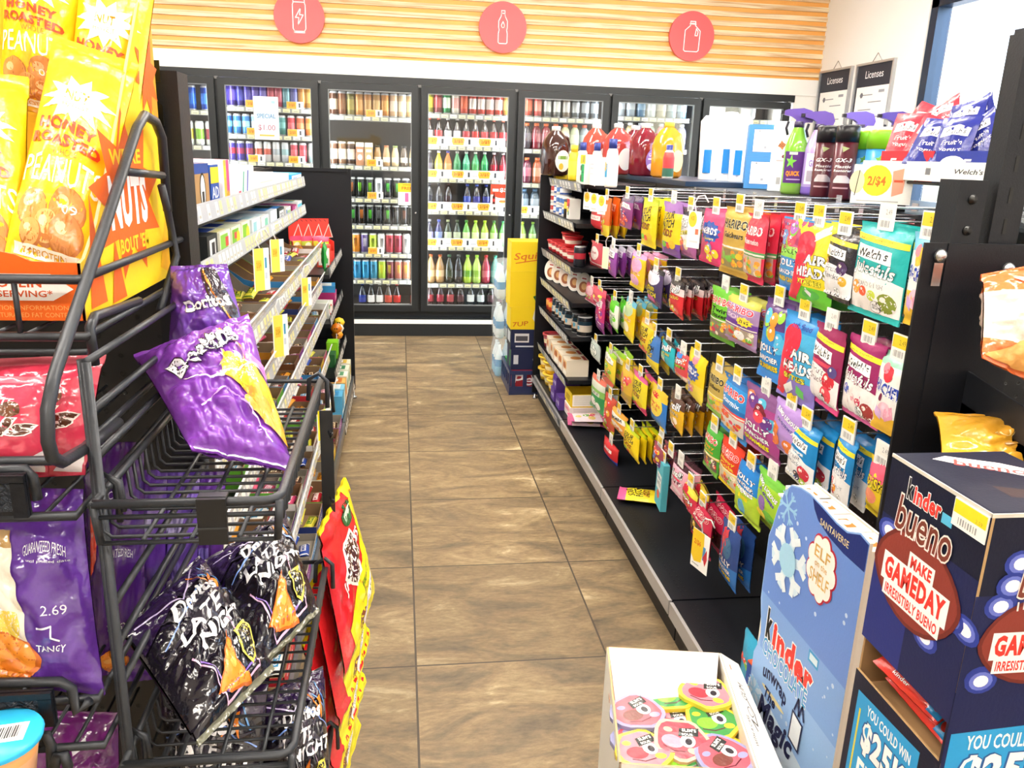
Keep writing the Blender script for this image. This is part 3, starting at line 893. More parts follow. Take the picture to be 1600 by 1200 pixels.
# paper signs stuck on the door glass
def glass_sign(x0, y0, x1, y1, name, label, cat, pr, col='fbfbf8'):
    a, b = atY(x0, y0, YD - .014), atY(x1, y1, YD - .014)
    m = MB()
    card_box(m, a.x, b.x, YD - .0145, YD - .0125, b.z, a.z, col, front=pr)
    tag(m.obj(name), label, cat)
glass_sign(395, 150, 437, 219, 'paper_flyer', 'white paper flyer with pale blue print taped inside a cooler door', 'flyer',
           [('r', 0, .05, 1.7, .5, 'bcd8ee'), ('t', 0, .1, 1.5, .2, '5a7fb0', 'SPECIAL'), ('t', 0, -.45, 1.4, .3, 'a06a80', '$1.00'), ('r', .6, .75, .3, .12, '9ac0e0'), ('r', 0, -.8, 1.2, .08, 'e8b050')], 'eaf4fb')
glass_sign(622, 286, 649.5, 321, 'promotion_sign', 'yellow and white promotion sign with a pink can on a cooler door', 'sign',
           [('r', 0, .6, 2, .8, 'f6c832'), ('t', 0, .55, 1.2, .28, 'c8641a', 'FREE', {'b': .03}), ('r', 0, .86, 1.0, .1, 'd8901f'), ('r', -.02, -.3, .42, .8, 'ee6aa0'), ('r', -.02, .15, .36, .08, 'f6b8d0'), ('r', .62, -.2, .25, .2, 'f2a8c0')])
glass_sign(767, 288, 793.5, 324, 'promotion_sign', 'red and white promotion sign with a cola bottle picture on a cooler door', 'sign',
           [('r', 0, .55, 2, .9, 'e4492f'), ('e', .3, .1, 1.0, .3, 'e4492f'), ('t', .45, .5, .85, .4, 'ffffff', '$5', {'b': .04}), ('r', -.45, .5, .7, .25, 'f7ded6'), ('p', [(-.78, -.75), (-.46, -.75), (-.46, -.1), (-.56, .1), (-.56, .3), (-.68, .3), (-.68, .1), (-.78, -.1)], '4a1a18'), ('r', -.62, -.4, .32, .25, 'd03030'), ('e', .35, -.5, .4, .14, 'e8b060'), ('r', .35, -.48, .7, .07, 'c8542f')])

# =================================================================== the gondola of candy on the aisle's right
def peg_mat():
    m = bpy.data.materials.new('perforated_black_panel')
    m.use_nodes = True
    nt = m.node_tree; N = nt.nodes; L = nt.links
    p = N['Principled BSDF']; p.inputs['Roughness'].default_value = .45
    g = N.new('ShaderNodeNewGeometry')
    sx = N.new('ShaderNodeSeparateXYZ'); L.new(g.outputs['Position'], sx.inputs[0])
    ad = N.new('ShaderNodeMath'); ad.operation = 'ADD'
    L.new(sx.outputs[0], ad.inputs[0]); L.new(sx.outputs[1], ad.inputs[1])
    def fr(o):
        a = N.new('ShaderNodeMath'); a.operation = 'MULTIPLY'; a.inputs[1].default_value = 1 / .0254
        b = N.new('ShaderNodeMath'); b.operation = 'FRACT'
        c = N.new('ShaderNodeMath'); c.operation = 'SUBTRACT'; c.inputs[1].default_value = .5
        d = N.new('ShaderNodeMath'); d.operation = 'MULTIPLY'
        L.new(o, a.inputs[0]); L.new(a.outputs[0], b.inputs[0]); L.new(b.outputs[0], c.inputs[0]); L.new(c.outputs[0], d.inputs[0]); L.new(c.outputs[0], d.inputs[1])
        return d.outputs[0]
    s = N.new('ShaderNodeMath'); s.operation = 'ADD'
    L.new(fr(ad.outputs[0]), s.inputs[0]); L.new(fr(sx.outputs[2]), s.inputs[1])
    st = N.new('ShaderNodeMapRange'); st.inputs['From Min'].default_value = .010; st.inputs['From Max'].default_value = .018
    L.new(s.outputs[0], st.inputs[0])
    mx = N.new('ShaderNodeMix'); mx.data_type = 'RGBA'
    mx.inputs['A'].default_value = lin('020203'); mx.inputs['B'].default_value = lin('111114')
    L.new(st.outputs[0], mx.inputs['Factor']); L.new(mx.outputs['Result'], p.inputs['Base Color'])
    b = N.new('ShaderNodeBump'); b.inputs['Strength'].default_value = .6; b.inputs['Distance'].default_value = .003
    L.new(st.outputs[0], b.inputs['Height']); L.new(b.outputs[0], p.inputs['Normal'])
    return m
PEG = peg_mat()
YE = 4.95                       # far end of both gondolas
BAYS = [YE - .915 * i for i in range(5)]      # 4.95 4.035 3.12 2.205 1.29
XF, XP = .845, 1.27             # base front and back panel of this gondola
gon = thing('gondola_shelving', 'long black gondola with candy pegs and a shelf bay, beside the white display box', 'shelving', (1.3, 3.1, 0))
def gpart(mb, name, root=gon, parent=None):
    o = mb.obj(name)
    if parent is not None:
        o.parent = parent
    else:
        o.parent = root
        o.location = -root.location
    return o
def strip_x(x, y0, y1, z0, z1, n, face=-1, tilt=0.0, seed=0, base='9aa0a6', cols=('f4f4f2', 'f4f4f2', 'f2ecc0')):
    """price strip along Y facing -X (face -1) or +X, with its paper labels"""
    m = MB()
    t = .004
    a = [(x, y0, z0), (x, y1, z0), (x - face * -tilt, y1, z1), (x - face * -tilt, y0, z1)]
    n_ = Vector((face, 0, .25 if tilt else 0))
    m.slab([Vector(p) for p in a], n_, t, base, PLAS)
    o = (Vector(a[0]) + Vector(a[1]) + Vector(a[2]) + Vector(a[3])) / 4
    ux = (Vector(a[1]) - Vector(a[0])) / 2 * face
    vz = (Vector(a[3]) - Vector(a[0])) / 2
    r = random.Random(seed)
    pr = []
    for i in range(n):
        u = -1 + (i + .5) * 2 / n
        if r.random() < .88:
            c = r.choice(cols)
            w = 1.25 / n
            pr.append(('r', u, -.02, w, 1.5, c))
            pr.append(('r', u, -.35, w * .7, .3, 'b9b6ac'))
    decals(m, flat(o, ux, vz), pr, m=PLAS)
    return m
for i in range(4):
    y1, y0 = BAYS[i] - .004, BAYS[i + 1] + .004
    d = MB()
    d.box(XF + .012, XP, y0, y1, .128, .15, m=BLACK).box(XF + .03, XP, y0, y1, .0, .128, m=BLACK)
    for k in range(2):
        for j in range(36):
            yy = y0 + .03 + j * (y1 - y0 - .06) / 35
            d.box(XF + .055 + k * .018, XF + .059 + k * .018, yy - .006, yy + .002, .1495, .1503, '020202', PLAS)
    dk = gpart(d, 'base_deck')
    gpart(MB().box(XF, XF + .011, y0 + .002, y1 - .002, .098, .147, 'a9a6a4' if i else '8f8f90', PLAS), 'deck_trim', parent=dk)
    gpart(MB().box(XP, XP + .012, y0, y1, .15, 1.385, m=PEG), 'back_panel')
for i in range(5):
    gpart(MB().box(XP + .0121, XP + .042, BAYS[i] - .015, BAYS[i] + .015, 0, 1.39, m=BLACK), 'upright')
gpart(MB().box(XP + .0125, XP + .6, BAYS[4] + .02, YE, 1.365, 1.388, m=BLACK), 'top_deck')
gpart(MB().box(XP + .0425, XP + .5, BAYS[4] + .02, YE - .02, .1, .15, m=BLACK), 'rear_deck')
gpart(MB().box(XF - .005, XP + .012, YE + .0, YE + .016, .03, 1.392, m=BLACK).box(XP + .0125, XP + .6, YE, YE + .016, .03, 1.392, m=BLACK), 'end_panel')
for x in (XF + .01, XP + .5):
    gpart(MB().lathe([(.018, 0, '9a9a9a'), (.014, .012, '9a9a9a'), (.007, .014, 'b0b0b0'), (.007, .03, 'b0b0b0')], 12, CHROME, Matrix.Translation((x, YE - .03, 0))), 'levelling_foot')
# the shelf bay at the far end
SHZ = [1.372, 1.178, .955, .775, .595, .362]
SHX = [.90, .872, .872, .872, .872, .872]
for k, z in enumerate(SHZ):
    y0, y1 = BAYS[1] + .012, YE - .012
    s = gpart(MB().box(SHX[k] + .006, XP - .001, y0, y1, z - .022, z, m=BLACK), 'shelf')
    gpart(strip_x(SHX[k] - .004, y0 + .01, y1 - .01, z - .04, z + .006, 11, -1, .012, k), 'price_strip', parent=s)
gpart(strip_x(XF - .006, BAYS[1] + .02, YE - .01, .103, .148, 10, -1, .012, 9), 'price_strip', parent=[o for o in gon.children if o.name.startswith('base_deck')][0])

# ---- small goods on the shelf bay: Y runs from the far end panel towards us
def tub(r, h, c, lid, band='f3e9d8', lipr=1.06):
    m = MB().lathe([(r * .82, 0, c), (r * .88, h * .3, band), (r * .93, h * .62, c), (r * .97, h * .86, c)], 18, PLAS)
    l = MB().lathe([(r * lipr, h * .86, lid), (r * lipr, h, lid), (r * .9, h * 1.0, lid), (r * .88, h * .97, lid)], 18, PLAS)
    return m.mesh('body'), l.mesh('lid')
def put2(ms, name, part, label, cat, loc, group, rz=0.0):
    o = put(ms[0], name, label, cat, loc, rz, group)
    q = bpy.data.objects.new(part, ms[1]); COL.objects.link(q); q.parent = o
    return o
def xfront(mb):      # turn a design that faces -Y so that it faces the aisle (-X)
    return mb.xf(Matrix.Rotation(-PI / 2, 4, 'Z'))
GB = 'goods in the shelf bay of the candy gondola'
red_tub = tub(.052, .062, 'cf3038', 'd93a3e')
n = 0
for (y, x, z) in [(4.86, .935, 0), (4.75, .935, 0), (4.64, .94, 0), (4.53, .94, 0), (4.42, .935, 0), (4.31, .94, 0), (4.66, .98, 1), (4.46, .955, 1), (4.78, 1.06, 0), (4.2, 1.04, 0)]:
    put2(red_tub, 'noodle_tub', 'lid', f'red noodle tub with red lid, {ORD[n]} of ten on the third shelf, {"upper layer" if z else "bottom layer"}', 'tub', (x, y, SHZ[2] + .001 + z * .0635), 'red tubs on the shelf bay', rng.uniform(0, 6))
    n += 1
m = MB().lathe([(.03, 0, '2a2c34'), (.032, .01, '23252e'), (.032, .04, 'b83040'), (.032, .07, '23252e'), (.032, .1, 'c9c9c9'), (.028, .105, '9a9a9a')], 16, CAN)
put(m.mesh('snack_can'), 'snack_can', 'dark tall can with a silver rim beside the red noodle tubs', 'can', (.92, 4.12, SHZ[2] + .001), 0, GB)
# top shelf of the bay under the deck: meat cans and dressings
def small_can(r, h, c, band):
    return MB().lathe([(r * .96, 0, 'c9c9c9'), (r, .006, c), (r, h * .3, band), (r, h * .75, c), (r, h - .006, 'c9c9c9'), (r * .95, h, 'b8b8b8'), (0, h - .003, 'b8b8b8')], 16, CAN, cap=False).mesh('small_can')
c1 = [small_can(.036, .055, 'e8ddd0', 'c8403a'), small_can(.034, .052, '3a5fae', 'f0f0f0'), small_can(.036, .055, 'ece8e0', '5a84c8')]
n = 0
for y, k, lay in [(4.86, 0, 0), (4.86, 0, 1), (4.86, 0, 2), (4.77, 1, 0), (4.77, 1, 1), (4.77, 1, 2), (4.68, 2, 0), (4.68, 2, 1), (4.68, 2, 2), (4.59, 1, 0), (4.59, 2, 1), (4.59, 1, 2), (4.5, 2, 0), (4.5, 2, 1)]:
    h = (.055, .052, .055)[k]
    put(c1[k], 'food_can', f'{("cream and red", "blue and white", "white and blue")[k]} food can, {ORD[lay]} up in the {ORD[int(round((4.86 - y) / .09))]} stack, second shelf', 'can', (.925, y, SHZ[1] + .001 + lay * .0556), rng.uniform(0, 6), 'stacked food cans on the second shelf')
m = card_box(MB(), -.035, .035, -.03, .03, 0, .105, 'f3f0ea', front=[('r', 0, .62, 2, .75, 'd23a44'), ('r', -.2, -.1, 1.2, .5, 'f2d24a'), ('e', .3, -.4, .4, .25, '3f8a5a'), ('r', .4, .3, .5, .5, '30303a')])
xfront(m)
bx = m.mesh('soup_box')
put(bx, 'soup_box', 'white and red small food box on the second shelf beside the stacked cans', 'box', (.925, 4.36, SHZ[1] + .001), 0, GB)
m = MB().lathe([(.016, 0, '3a2d20'), (.017, .05, 'e8c030'), (.017, .085, '2a2a2a'), (.01, .1, '2a2a2a')], 12, PLAS)
for i, y in enumerate((4.44, 4.41)):
    put(m.mesh('hot_sauce') if i == 0 else bpy.data.objects['sauce_bottle'].data, 'sauce_bottle', f'small brown and yellow sauce bottle, {ORD[i]} beside the small food box', 'bottle', (.905, y, SHZ[1] + .001), 0, GB)
# flattened foil trays standing on edge (fourth shelf)
def foil_tray(c):
    m = MB()
    M = Matrix.Rotation(PI / 2, 4, 'X')
    m.lathe([(.06, 0, 'b8b6b0'), (.064, .004, 'd8d6d0'), (.05, .03, 'b0aea8'), (.0, .031, 'a8a6a0')], 24, CHROME, M, cap=False)
    m.lathe([(.0, -.001, c), (.06, -.001, c), (.06, 0, 'ffffff')], 24, CARD, M, cap=False)
    f = flat((0, .0012, 0), (-.055, 0, 0), (0, 0, .055))
    decals(m, flat((0, -.0 + .0012, 0), (-.055, 0, 0), (0, 0, .055)), [('e', 0, -.1, .6, .5, '8a4a24'), ('e', .1, 0, .3, .25, 'c88a4a')])
    return m
def foil2(c):
    m = MB()
    pts = ring_poly(24, .062, .062)
    m.slab([(0, -p, q) for p, q in pts], (-1, 0, 0), .004, 'e8e4dc', CARD)
    m.lathe([(.058, 0, 'c9c7c0'), (.05, .03, 'b0aea8'), (0, .031, 'a8a6a0')], 24, CHROME, Matrix.Translation((.0045, 0, 0)) @ Matrix.Rotation(PI / 2, 4, 'Y'), cap=False)
    decals(m, flat((0, 0, 0), (0, -.06, 0), (0, 0, .06)), [('e', 0, 0, .98, .98, c), ('e', .05, -.25, .62, .5, 'a05a30'), ('e', .1, -.2, .35, .3, 'd8a060'), ('r', 0, .5, .9, .3, 'f6f0e6'), ('r', 0, .5, .6, .12, 'b03a34')])
    return m.mesh('popcorn_pan')
fm_ = [foil2('efe4d8'), foil2('e6dccb'), foil2('f0dccb')]
for i, y in enumerate((4.83, 4.71, 4.58, 4.43, 4.28)):
    put(fm_[i % 3], 'foil_popcorn_pan', f'round foil pan standing on edge on the fourth shelf, {ORD[i]} from the far end', 'foil pan', (.905 + .02 * i, y, SHZ[3] + .0635), .0, 'foil pans on the fourth shelf', rot=(0, .12, R(28)))
# black food cans (fifth shelf)
bc = MB().lathe([(.038, 0, 'b8b8b8'), (.04, .005, '1c2228'), (.04, .025, 'd9cfc0'), (.04, .06, '1f3a4c'), (.04, .08, '1c2228'), (.04, .1, 'b8b8b8'), (.037, .105, 'a0a0a0'), (0, .102, 'a0a0a0')], 18, CAN, cap=False)
decals(bc, surf(lambda u, v: Vector((.0402 * math.sin(u), -.0402 * math.cos(u), .05 + .04 * v))), [('e', .3, -.1, .25, .3, '6ab0d0'), ('t', -.4, .5, .8, .4, 'f0e8d8', 'CHUNKY'), ('e', -.4, -.3, .5, .35, 'c8803a')], .15, m=CAN)
xfront(bc); bcm = bc.mesh('soup_can')
rc = MB().lathe([(.036, 0, 'c84a30'), (.038, .03, 'e8a040'), (.039, .06, 'd03a34'), (.036, .066, 'd03a34')], 16, PLAS).mesh('cup_bowl')
for i, y in enumerate((4.84, 4.76)):
    put(rc, 'noodle_cup', f'red and orange noodle cup, {ORD[i]} from the far end on the fifth shelf', 'cup', (.925, y, SHZ[4] + .001), 0, GB)
for i, (y, x) in enumerate(((4.66, .93), (4.565, .93), (4.47, .932), (4.375, .932), (4.28, .93), (4.18, .95), (4.09, .96), (4.6, 1.02), (4.4, 1.02))):
    put(bcm, 'soup_can', f'black soup can with a blue dot, {ORD[i]} on the fifth shelf', 'can', (x, y, SHZ[4] + .001), rng.uniform(-.3, .3), 'black soup cans on the fifth shelf')
# noodle packs (sixth shelf)
put2(tub(.06, .085, 'a83a44', 'b8434a', 'e8d8b0'), 'noodle_bowl', 'lid', 'maroon noodle bowl at the far end of the sixth shelf', 'bowl', (.935, 4.83, SHZ[5] + .001), GB)
m = card_box(MB(), -.055, .055, -.06, .06, 0, .09, 'efe2cc', front=[('r', 0, .3, 1.6, .9, 'e8b878'), ('e', 0, .2, .5, .4, 'b06030'), ('r', 0, -.6, 1.8, .4, 'f6f0e4'), ('r', -.7, 0, .12, 1.8, 'a03a34')], top=[('e', 0, 0, .6, .5, 'c8803a'), ('r', 0, .75, 1.6, .3, 'a03a34')])
xfront(m); nb = m.mesh('noodle_box')
for i, y in enumerate((4.69, 4.56, 4.43, 4.3, 4.17)):
    put(nb, 'noodle_box', f'cream noodle box with an orange picture, {ORD[i]} from the far end on the sixth shelf', 'box', (.94, y, SHZ[5] + .001), rng.uniform(-.08, .08), 'noodle boxes on the sixth shelf')
# on the base deck of that bay
yt = tub(.062, .075, 'e6b82a', 'f0c93a', 'f2e2a8', 1.14)
for i, (x, y, l) in enumerate(((.925, 4.85, 0), (.925, 4.85, 1), (.93, 4.71, 0), (.93, 4.71, 1), (.93, 4.57, 0))):
    put2(yt, 'noodle_bowl', 'lid', f'yellow noodle bowl on the deck at the far end, {("bottom", "upper")[l]} one of the {ORD[i // 2]} stack', 'bowl', (x, y, .151 + l * .0755), 'yellow noodle bowls on the deck')
m = card_box(MB(), -.05, .05, -.07, .07, 0, .07, '5a3a8c', front=[('t', -.2, 0, .9, .5, 'e8e0f4', 'SNACK'), ('e', .6, 0, .25, .4, 'c8b8e0')], top=[('r', 0, 0, 1.2, .9, '6f4fa4'), ('r', .2, .2, .6, .15, 'e8e0f4')])
xfront(m); pb = m.mesh('purple_box')
for i, (y, l) in enumerate(((4.4, 0), (4.4, 1), (4.42, 2), (4.24, 0))):
    put(pb, 'snack_box', f'purple snack box piled on the deck, {ORD[i]} counted from the bottom', 'box', (.935 + .01 * l, y, .151 + l * .0705), 0, 'purple snack boxes on the deck')
m = MB()
m.box(0, .26, -.085, .085, 0, .006, 'e9c21f').box(0, .26, -.085, -.081, .006, .07, 'f0d02a').box(0, .26, .081, .085, .006, .07, 'f0d02a').box(0, .004, -.081, .081, .006, .075, 'f3d52e').box(.256, .26, -.081, .081, .006, .1, 'f3d52e')
decals(m, flat((0, 0, .037), (0, -.08, 0), (0, 0, .035)), [('t', 0, 0, 1.2, .9, '7a3a14', 'NOODLES')])
decals(m, flat((.13, -.085, .037), (.13, 0, 0), (0, 0, .033)), [('r', 0, 0, 1.9, 1.9, 'f4f0e6')] + [('r', 0, .8 - .17 * i, 1.75, .05, 'b0aca4') for i in range(10)])
put(m.mesh('tray'), 'display_carton', 'open yellow display carton with a printed white side, on the pink carton', 'carton', (.90, 4.13, .213), 0, GB)
m = card_box(MB(), -.01, .27, -.075, .075, 0, .06, 'f1e6e2', left=[('r', 0, .3, 1.8, .8, 'f0b0b8'), ('t', 0, .3, 1.2, .5, 'c84a68', 'CANDY')], front=[('r', 0, .8 - .17 * i, 1.75, .05, 'c8b8b4') for i in range(10)])
put(m.mesh('pink_carton'), 'display_carton', 'white and pink carton under the yellow carton on the deck', 'carton', (.905, 4.115, .151), 0, GB)

# ---- peg hooks and their bags
def t_(x, y, w, h, c, s, **o): return ('t', x, y, w, h, c, s, o)
WB = 'ffffff'; KB = '1a1a1e'
def spk(c2, extra=()):    # yellow/brush lettering pouch
    return [t_(-.05, .5, 1.1, .28, KB, 'SOUR', sh=.3, a=.15), t_(-.05, .18, 1.3, .3, KB, 'PATCH', sh=.3, a=.12), t_(-.05, -.14, 1.1, .26, 'c86a10' if c2 is None else c2, 'KIDS', sh=.3, out=KB, ow=.03), ('e', .45, -.55, .3, .16, 'e8c020'), ('e', -.4, -.6, .25, .12, '7ac83a'), ('e', .05, -.62, .2, .12, 'e8503a')] + list(extra)
def welch(c, sub, fruit, real=True, mid='f6f2ee', band='f4e23a', txt='2a2a2e'):
    p = [('p', [(-1, -.1), (-.55, .05), (.2, .0), (1, -.2), (1, -.86), (-1, -.86)], mid), ('r', 0, .66, 2, .13, band, -.05), t_(-.1, .66, 1.3, .06, '6a5a10', 'fruit is our 1st ingredient', b=0),
         ('p', [(-.75, .55), (.1, .5), (.6, .46), (.62, .18), (-.1, .24), (-.75, .26)], WB), t_(-.08, .37, 1.2, .2, txt, "Welch's", sh=.15, b=.02)]
    p += sub
    for i, (x, y, r, cc) in enumerate(fruit):
        p.append(('e', x, y, r, r * .7, cc, 14)); p.append(('e', x - r * .3, y + r * .25, r * .3, r * .2, 'ffe8e0', 8))
    if real:
        p += [('e', .25, -.72, .2, .13, '3a3a3a', 14), ('e', .25, -.72, .185, .12, WB, 14), t_(.25, -.69, .24, .05, KB, 'REAL'), t_(.25, -.75, .26, .05, KB, 'FRUIT')]
    return p
def juicy(c): return [t_(-.02, .02, 1.6, .36, WB, 'Juicefuls', sh=.25, b=.03, out=c, ow=.03, a=-.05)]
def fsn(c): return [t_(-.15, -.1, .9, .16, c, 'Fruit', b=0, sh=.2), t_(-.12, -.3, 1.1, .16, c, 'Snacks', b=0, sh=.2)]
def haribo(tc, oc, sub, subc, win, sub2=None):
    p = [t_(0, .52, 1.6, .27, tc, 'HARIBO', b=.035, out=oc, ow=.04), t_(0, .2, 1.3, .17, subc, sub, b=.02)]
    if sub2: p.append(t_(0, .0, 1.2, .16, subc, sub2, b=.02))
    p += [('r', 0, -.16, 2, .05, 'e8e0d0'), ('r', 0, -.5, 1.8, .56, win)]
    r = random.Random(sub)
    for i in range(16):
        p.append(('e', r.uniform(-.8, .8), r.uniform(-.72, -.28), r.uniform(.1, .2), r.uniform(.06, .1), r.choice(['e8503a', 'f2c83a', '7ac04a', 'f09a3a', 'f4e8d0', 'd83a5a']), 10))
    return p
def blobs(cs, seed, n=8, y0=-.8, y1=.8, r0=.15, r1=.3):
    r = random.Random(seed); out = []
    for i in range(n):
        x, y, q = r.uniform(-.7, .7), r.uniform(y0, y1), r.uniform(r0, r1)
        out += [('e', x, y, q, q * .7, r.choice(cs), 14), ('e', x - q * .3, y + q * .2, q * .35, q * .18, 'fbeef4', 8)]
    return out
def trolli(c, sub, sc): return [t_(0, .42, 1.5, .42, WB, 'Trolli', b=.05, sh=.2, a=.25, out=KB, ow=.05), t_(0, .0, 1.4, .18, sc, sub, b=.03, out=KB, ow=.04, a=.15)] + blobs(['f29a6a', 'f2d84a', 'e86a5a', 'f6e0c0'], sub, 5, -.75, -.3, .2, .35)
def nerds(c, sub): return [('s', -.05, .2, .8, .42, 12, .82, '2a55b0'), t_(-.05, .24, 1.2, .26, WB, 'NERDS', b=.05, out='1a3a8a', ow=.04), t_(-.05, -.04, .8, .1, 'f2d838', sub, b=.02)] + blobs(['8a8ab8', 'e87a9a', 'f2d838', 'e8503a'], sub, 5, -.75, -.35, .15, .25)
def airheads(sub): return [('e', -.25, .42, .5, .34, 'e03048', 24), ('p', [(-1, -.9), (-.7, .35), (-.1, .2), (.1, -.2), (-.6, -.95)], 'e03048'), t_(.3, .12, 1.0, .22, WB, 'AIR', b=.05, out=KB, ow=.04), t_(.2, -.18, 1.4, .24, WB, 'HEADS', b=.05, out=KB, ow=.04), t_(.1, -.42, 1.1, .12, 'f2e03a', sub, b=.04, out='2a5a2a', ow=.04)]
def jolly(sub, sc, panel='2a3a8a'): return [t_(-.05, -.22, 1.4, .24, WB, 'JOLLY', b=.04, out=panel, ow=.07), t_(-.05, -.45, 1.4, .13, WB, 'RANCHER', b=.03, out=panel, ow=.07), t_(-.05, -.65, 1.4, .14, sc, sub, b=.05, out='1a2050', ow=.05)]
def hichew(fr): return [t_(.05, .12, 1.7, .3, '2f48b0', 'HI-CHEW', b=.05, sh=.15, out=WB, ow=.04, a=-.08), ('e', -.1, .5, .3, .2, fr, 16), ('e', -.3, .62, .2, .14, 'e88a9a', 14), ('e', .0, -.4, .4, .22, 'f4c8d8'), ('r', .2, -.45, .5, .3, 'f0a8c0', .3), ('r', -.4, -.5, .4, .25, 'd8b0e0', -.3)]
# key: (base, bands, prints, thickness, description)
BG = {}
def D(k, base, desc, prints=(), bands=(), t=.035, foil=False, back=None): BG[k] = (base, bands, prints, t, desc, foil, back)
D('redsmall', 'd8303c', 'small red and white candy bag', [('r', 0, .2, 1.5, .5, 'f4e0dc'), t_(0, .2, 1.2, .2, 'b0202c', 'CHERRY')])
D('orangeyel', 'e8701f', 'orange and yellow gummy bag with a white label', [('r', 0, .5, 1.3, .35, 'f4efe6'), t_(0, .5, 1.0, .18, '3a3a3a', 'LIFE')] + blobs(['f2b83a', 'e8503a', 'c8d83a'], 3, 7, -.8, .1), [(-1, -.35, 'ead02a')])
D('purpwhite', '8a3a78', 'purple and red berry candy bag with a white arc', [('p', [(-.9, .3), (-.2, .62), (.7, .5), (.9, .2), (0, .3)], 'f0e4ea'), t_(0, .4, 1.2, .16, '4a2050', 'SWEETS', sh=.2)] + blobs(['e85a4a', 'c83a6a', '5a3a8a'], 5, 9, -.8, .1), [(.62, 1, '5a4a70')])
D('spkyel', 'eed31a', 'bright yellow sour gummy bag with black brush lettering', spk(None), [(.8, 1, 'c8d820')])
D('spkpurp', 'eed31a', 'yellow sour gummy bag with purple ends', spk(None), [(-1, -.5, '7a4aa0'), (.62, 1, 'a878c0')])
D('trolliwp', 'e8e4ec', 'white and purple sour crawler bag', trolli('x', 'SOUR BRITE', 'e8d83a'), [(-1, -.35, 'b060a0'), (.7, 1, '2a2430')])
D('nerdspink', 'e03a72', 'hot pink gummy cluster bag with a blue badge', nerds('x', 'Clusters'), [(-1, -.9, 'd02a64')])
D('goldbear', 'c9a54a', 'gold gummy bag with a clear window', haribo(KB, 'e8d8a0', 'Goldbears', KB, '9a8a5a'), [(-1, -.82, 'b8923a')])
D('waterm', 'd8344e', 'pink watermelon gummy bag', haribo('f8e8e8', 'c02440', 'Watermelon', 'f8e8e8', 'c8b0a0'), [(-1, -.8, 'd02a50'), (-.2, -.08, '5a9a5a')])
D('jollyhard', '4a98d8', 'blue hard candy bag with a lime panel', [('r', 0, .55, 2, .8, 'b0406a'), ('r', 0, .1, 1.7, .3, '9ad85a'), t_(0, .1, 1.3, .16, '1a4a2a', 'JOLLY', b=.03)] + blobs(['e8405a', '5aa8e0', 'b060c0', '8ac83a'], 8, 6, .35, .8) + jolly('HARD CANDY', 'f2d23a', '24408a'), [(-1, -.75, '2f8ae0')])
D('airx', 'e8d42a', 'yellow, red and green sour belt bag', airheads('XTREMES') + [('r', .4, .75, .6, .2, 'f4f0e0', .4), ('e', .2, -.7, .4, .12, '58b04a'), ('r', .1, -.65, .3, .1, 'e8e8e8', -.4)], [(-1, -.5, '6ac83a')])
D('welchblk', '2a2630', 'black fruit snack bag with a white label', welch('x', fsn('6a6a70'), [(.5, -.05, .28, '4a2a5a'), (.6, -.4, .2, 'e8b83a'), (-.55, .1, .15, 'd87a3a')], mid='f0eef0'), [(.75, 1, '241f2a')], foil=True)
D('welchteal', '27b6b4', 'large teal fruit snack bag with a yellow stripe', welch('x', juicy('1f6a6a') + [t_(0, -.28, 1.0, .1, '8a8a8a', 'ISLAND SPLASH', b=0)], [(-.6, -.4, .22, 'f0a03a'), (-.25, -.45, .16, 'e8603a'), (.1, -.5, .16, 'c8d84a'), (.6, -.6, .3, '8a9a3a')]), [(-1, -.86, '2fc0bc')], t=.04)
D('hichewy', 'eef2ec', 'white and yellow chewy candy bag beside the end upright', hichew('f0b83a'), [(-1, -.2, 'f0c23a'), (.6, 1, '7ac8e8')])
D('redpink', 'c84858', 'small red and pink candy bag on the second peg row', [('e', 0, .1, .7, .55, 'f4e4e0'), t_(0, .15, 1.0, .2, 'b02030', 'CREAMY'), ('r', 0, -.75, 2, .12, 'f0d0d0')])
D('lifepurp', '9a4aa8', 'purple gummy bag with a white cap label', [('r', 0, .55, 1.5, .4, 'eeeaf0'), t_(0, .55, 1.0, .2, '3a2a4a', 'LIFE'), ('r', 0, .3, 1.5, .05, KB)] + blobs(['e8d0e8', 'e85a8a', '7ac05a', 'f2c84a'], 11, 8, -.8, .2), [(.7, 1, 'c8c4d4')])
D('smart', 'f0c42a', 'yellow and pink tart candy bag', [('e', .1, .35, .7, .4, 'f0a8d0'), t_(0, -.05, 1.4, .2, 'e8602a', 'Smarties', sh=.2, out='f8e8b0'), ('e', -.1, -.5, .7, .3, 'eab0d8')], [(-1, -.75, 'ead02a'), (.75, 1, 'e8a0d0')])
D('spkdark', '4a3a68', 'dark purple sour gummy bag with yellow lettering', [('e', 0, .5, .8, .4, 'e8e0f0'), t_(-.1, -.1, 1.2, .26, 'ecd42a', 'SOUR', b=.04, out=KB), t_(-.1, -.4, 1.4, .26, 'ecd42a', 'PATCH', b=.04, out=KB), ('e', -.1, -.72, .6, .2, 'e05aa0')], [(.75, 1, '2a2430')], foil=True)
D('trollired', 'd83038', 'red gummy bag with white lettering and an orange worm shape', trolli('x', 'SOUR DUO', 'f2c83a'), [(.6, 1, '30282c'), (.2, .6, 'e8d4d4')])
D('harigreen', '6cc030', 'lime green twin snakes gummy bag', haribo('f04a4a', WB, 'Twin', KB, '8a7a6a', 'Snakes'), [(-1, -.8, '5ab828')])
D('harizing', 'a888b8', 'purple sour streamers gummy bag with yellow bursts', haribo('e83a58', WB, 'SOUR', 'e8d0e8', 'a89888') + [('s', .4, .1, .45, .2, 10, .75, 'f0d83a'), t_(.4, .1, .5, .14, KB, 'ZING', b=.03), ('e', .2, -.5, .3, .2, 'f4f0ec')], [(-.2, .05, '6a3a98'), (.72, 1, 'c8c85a')])
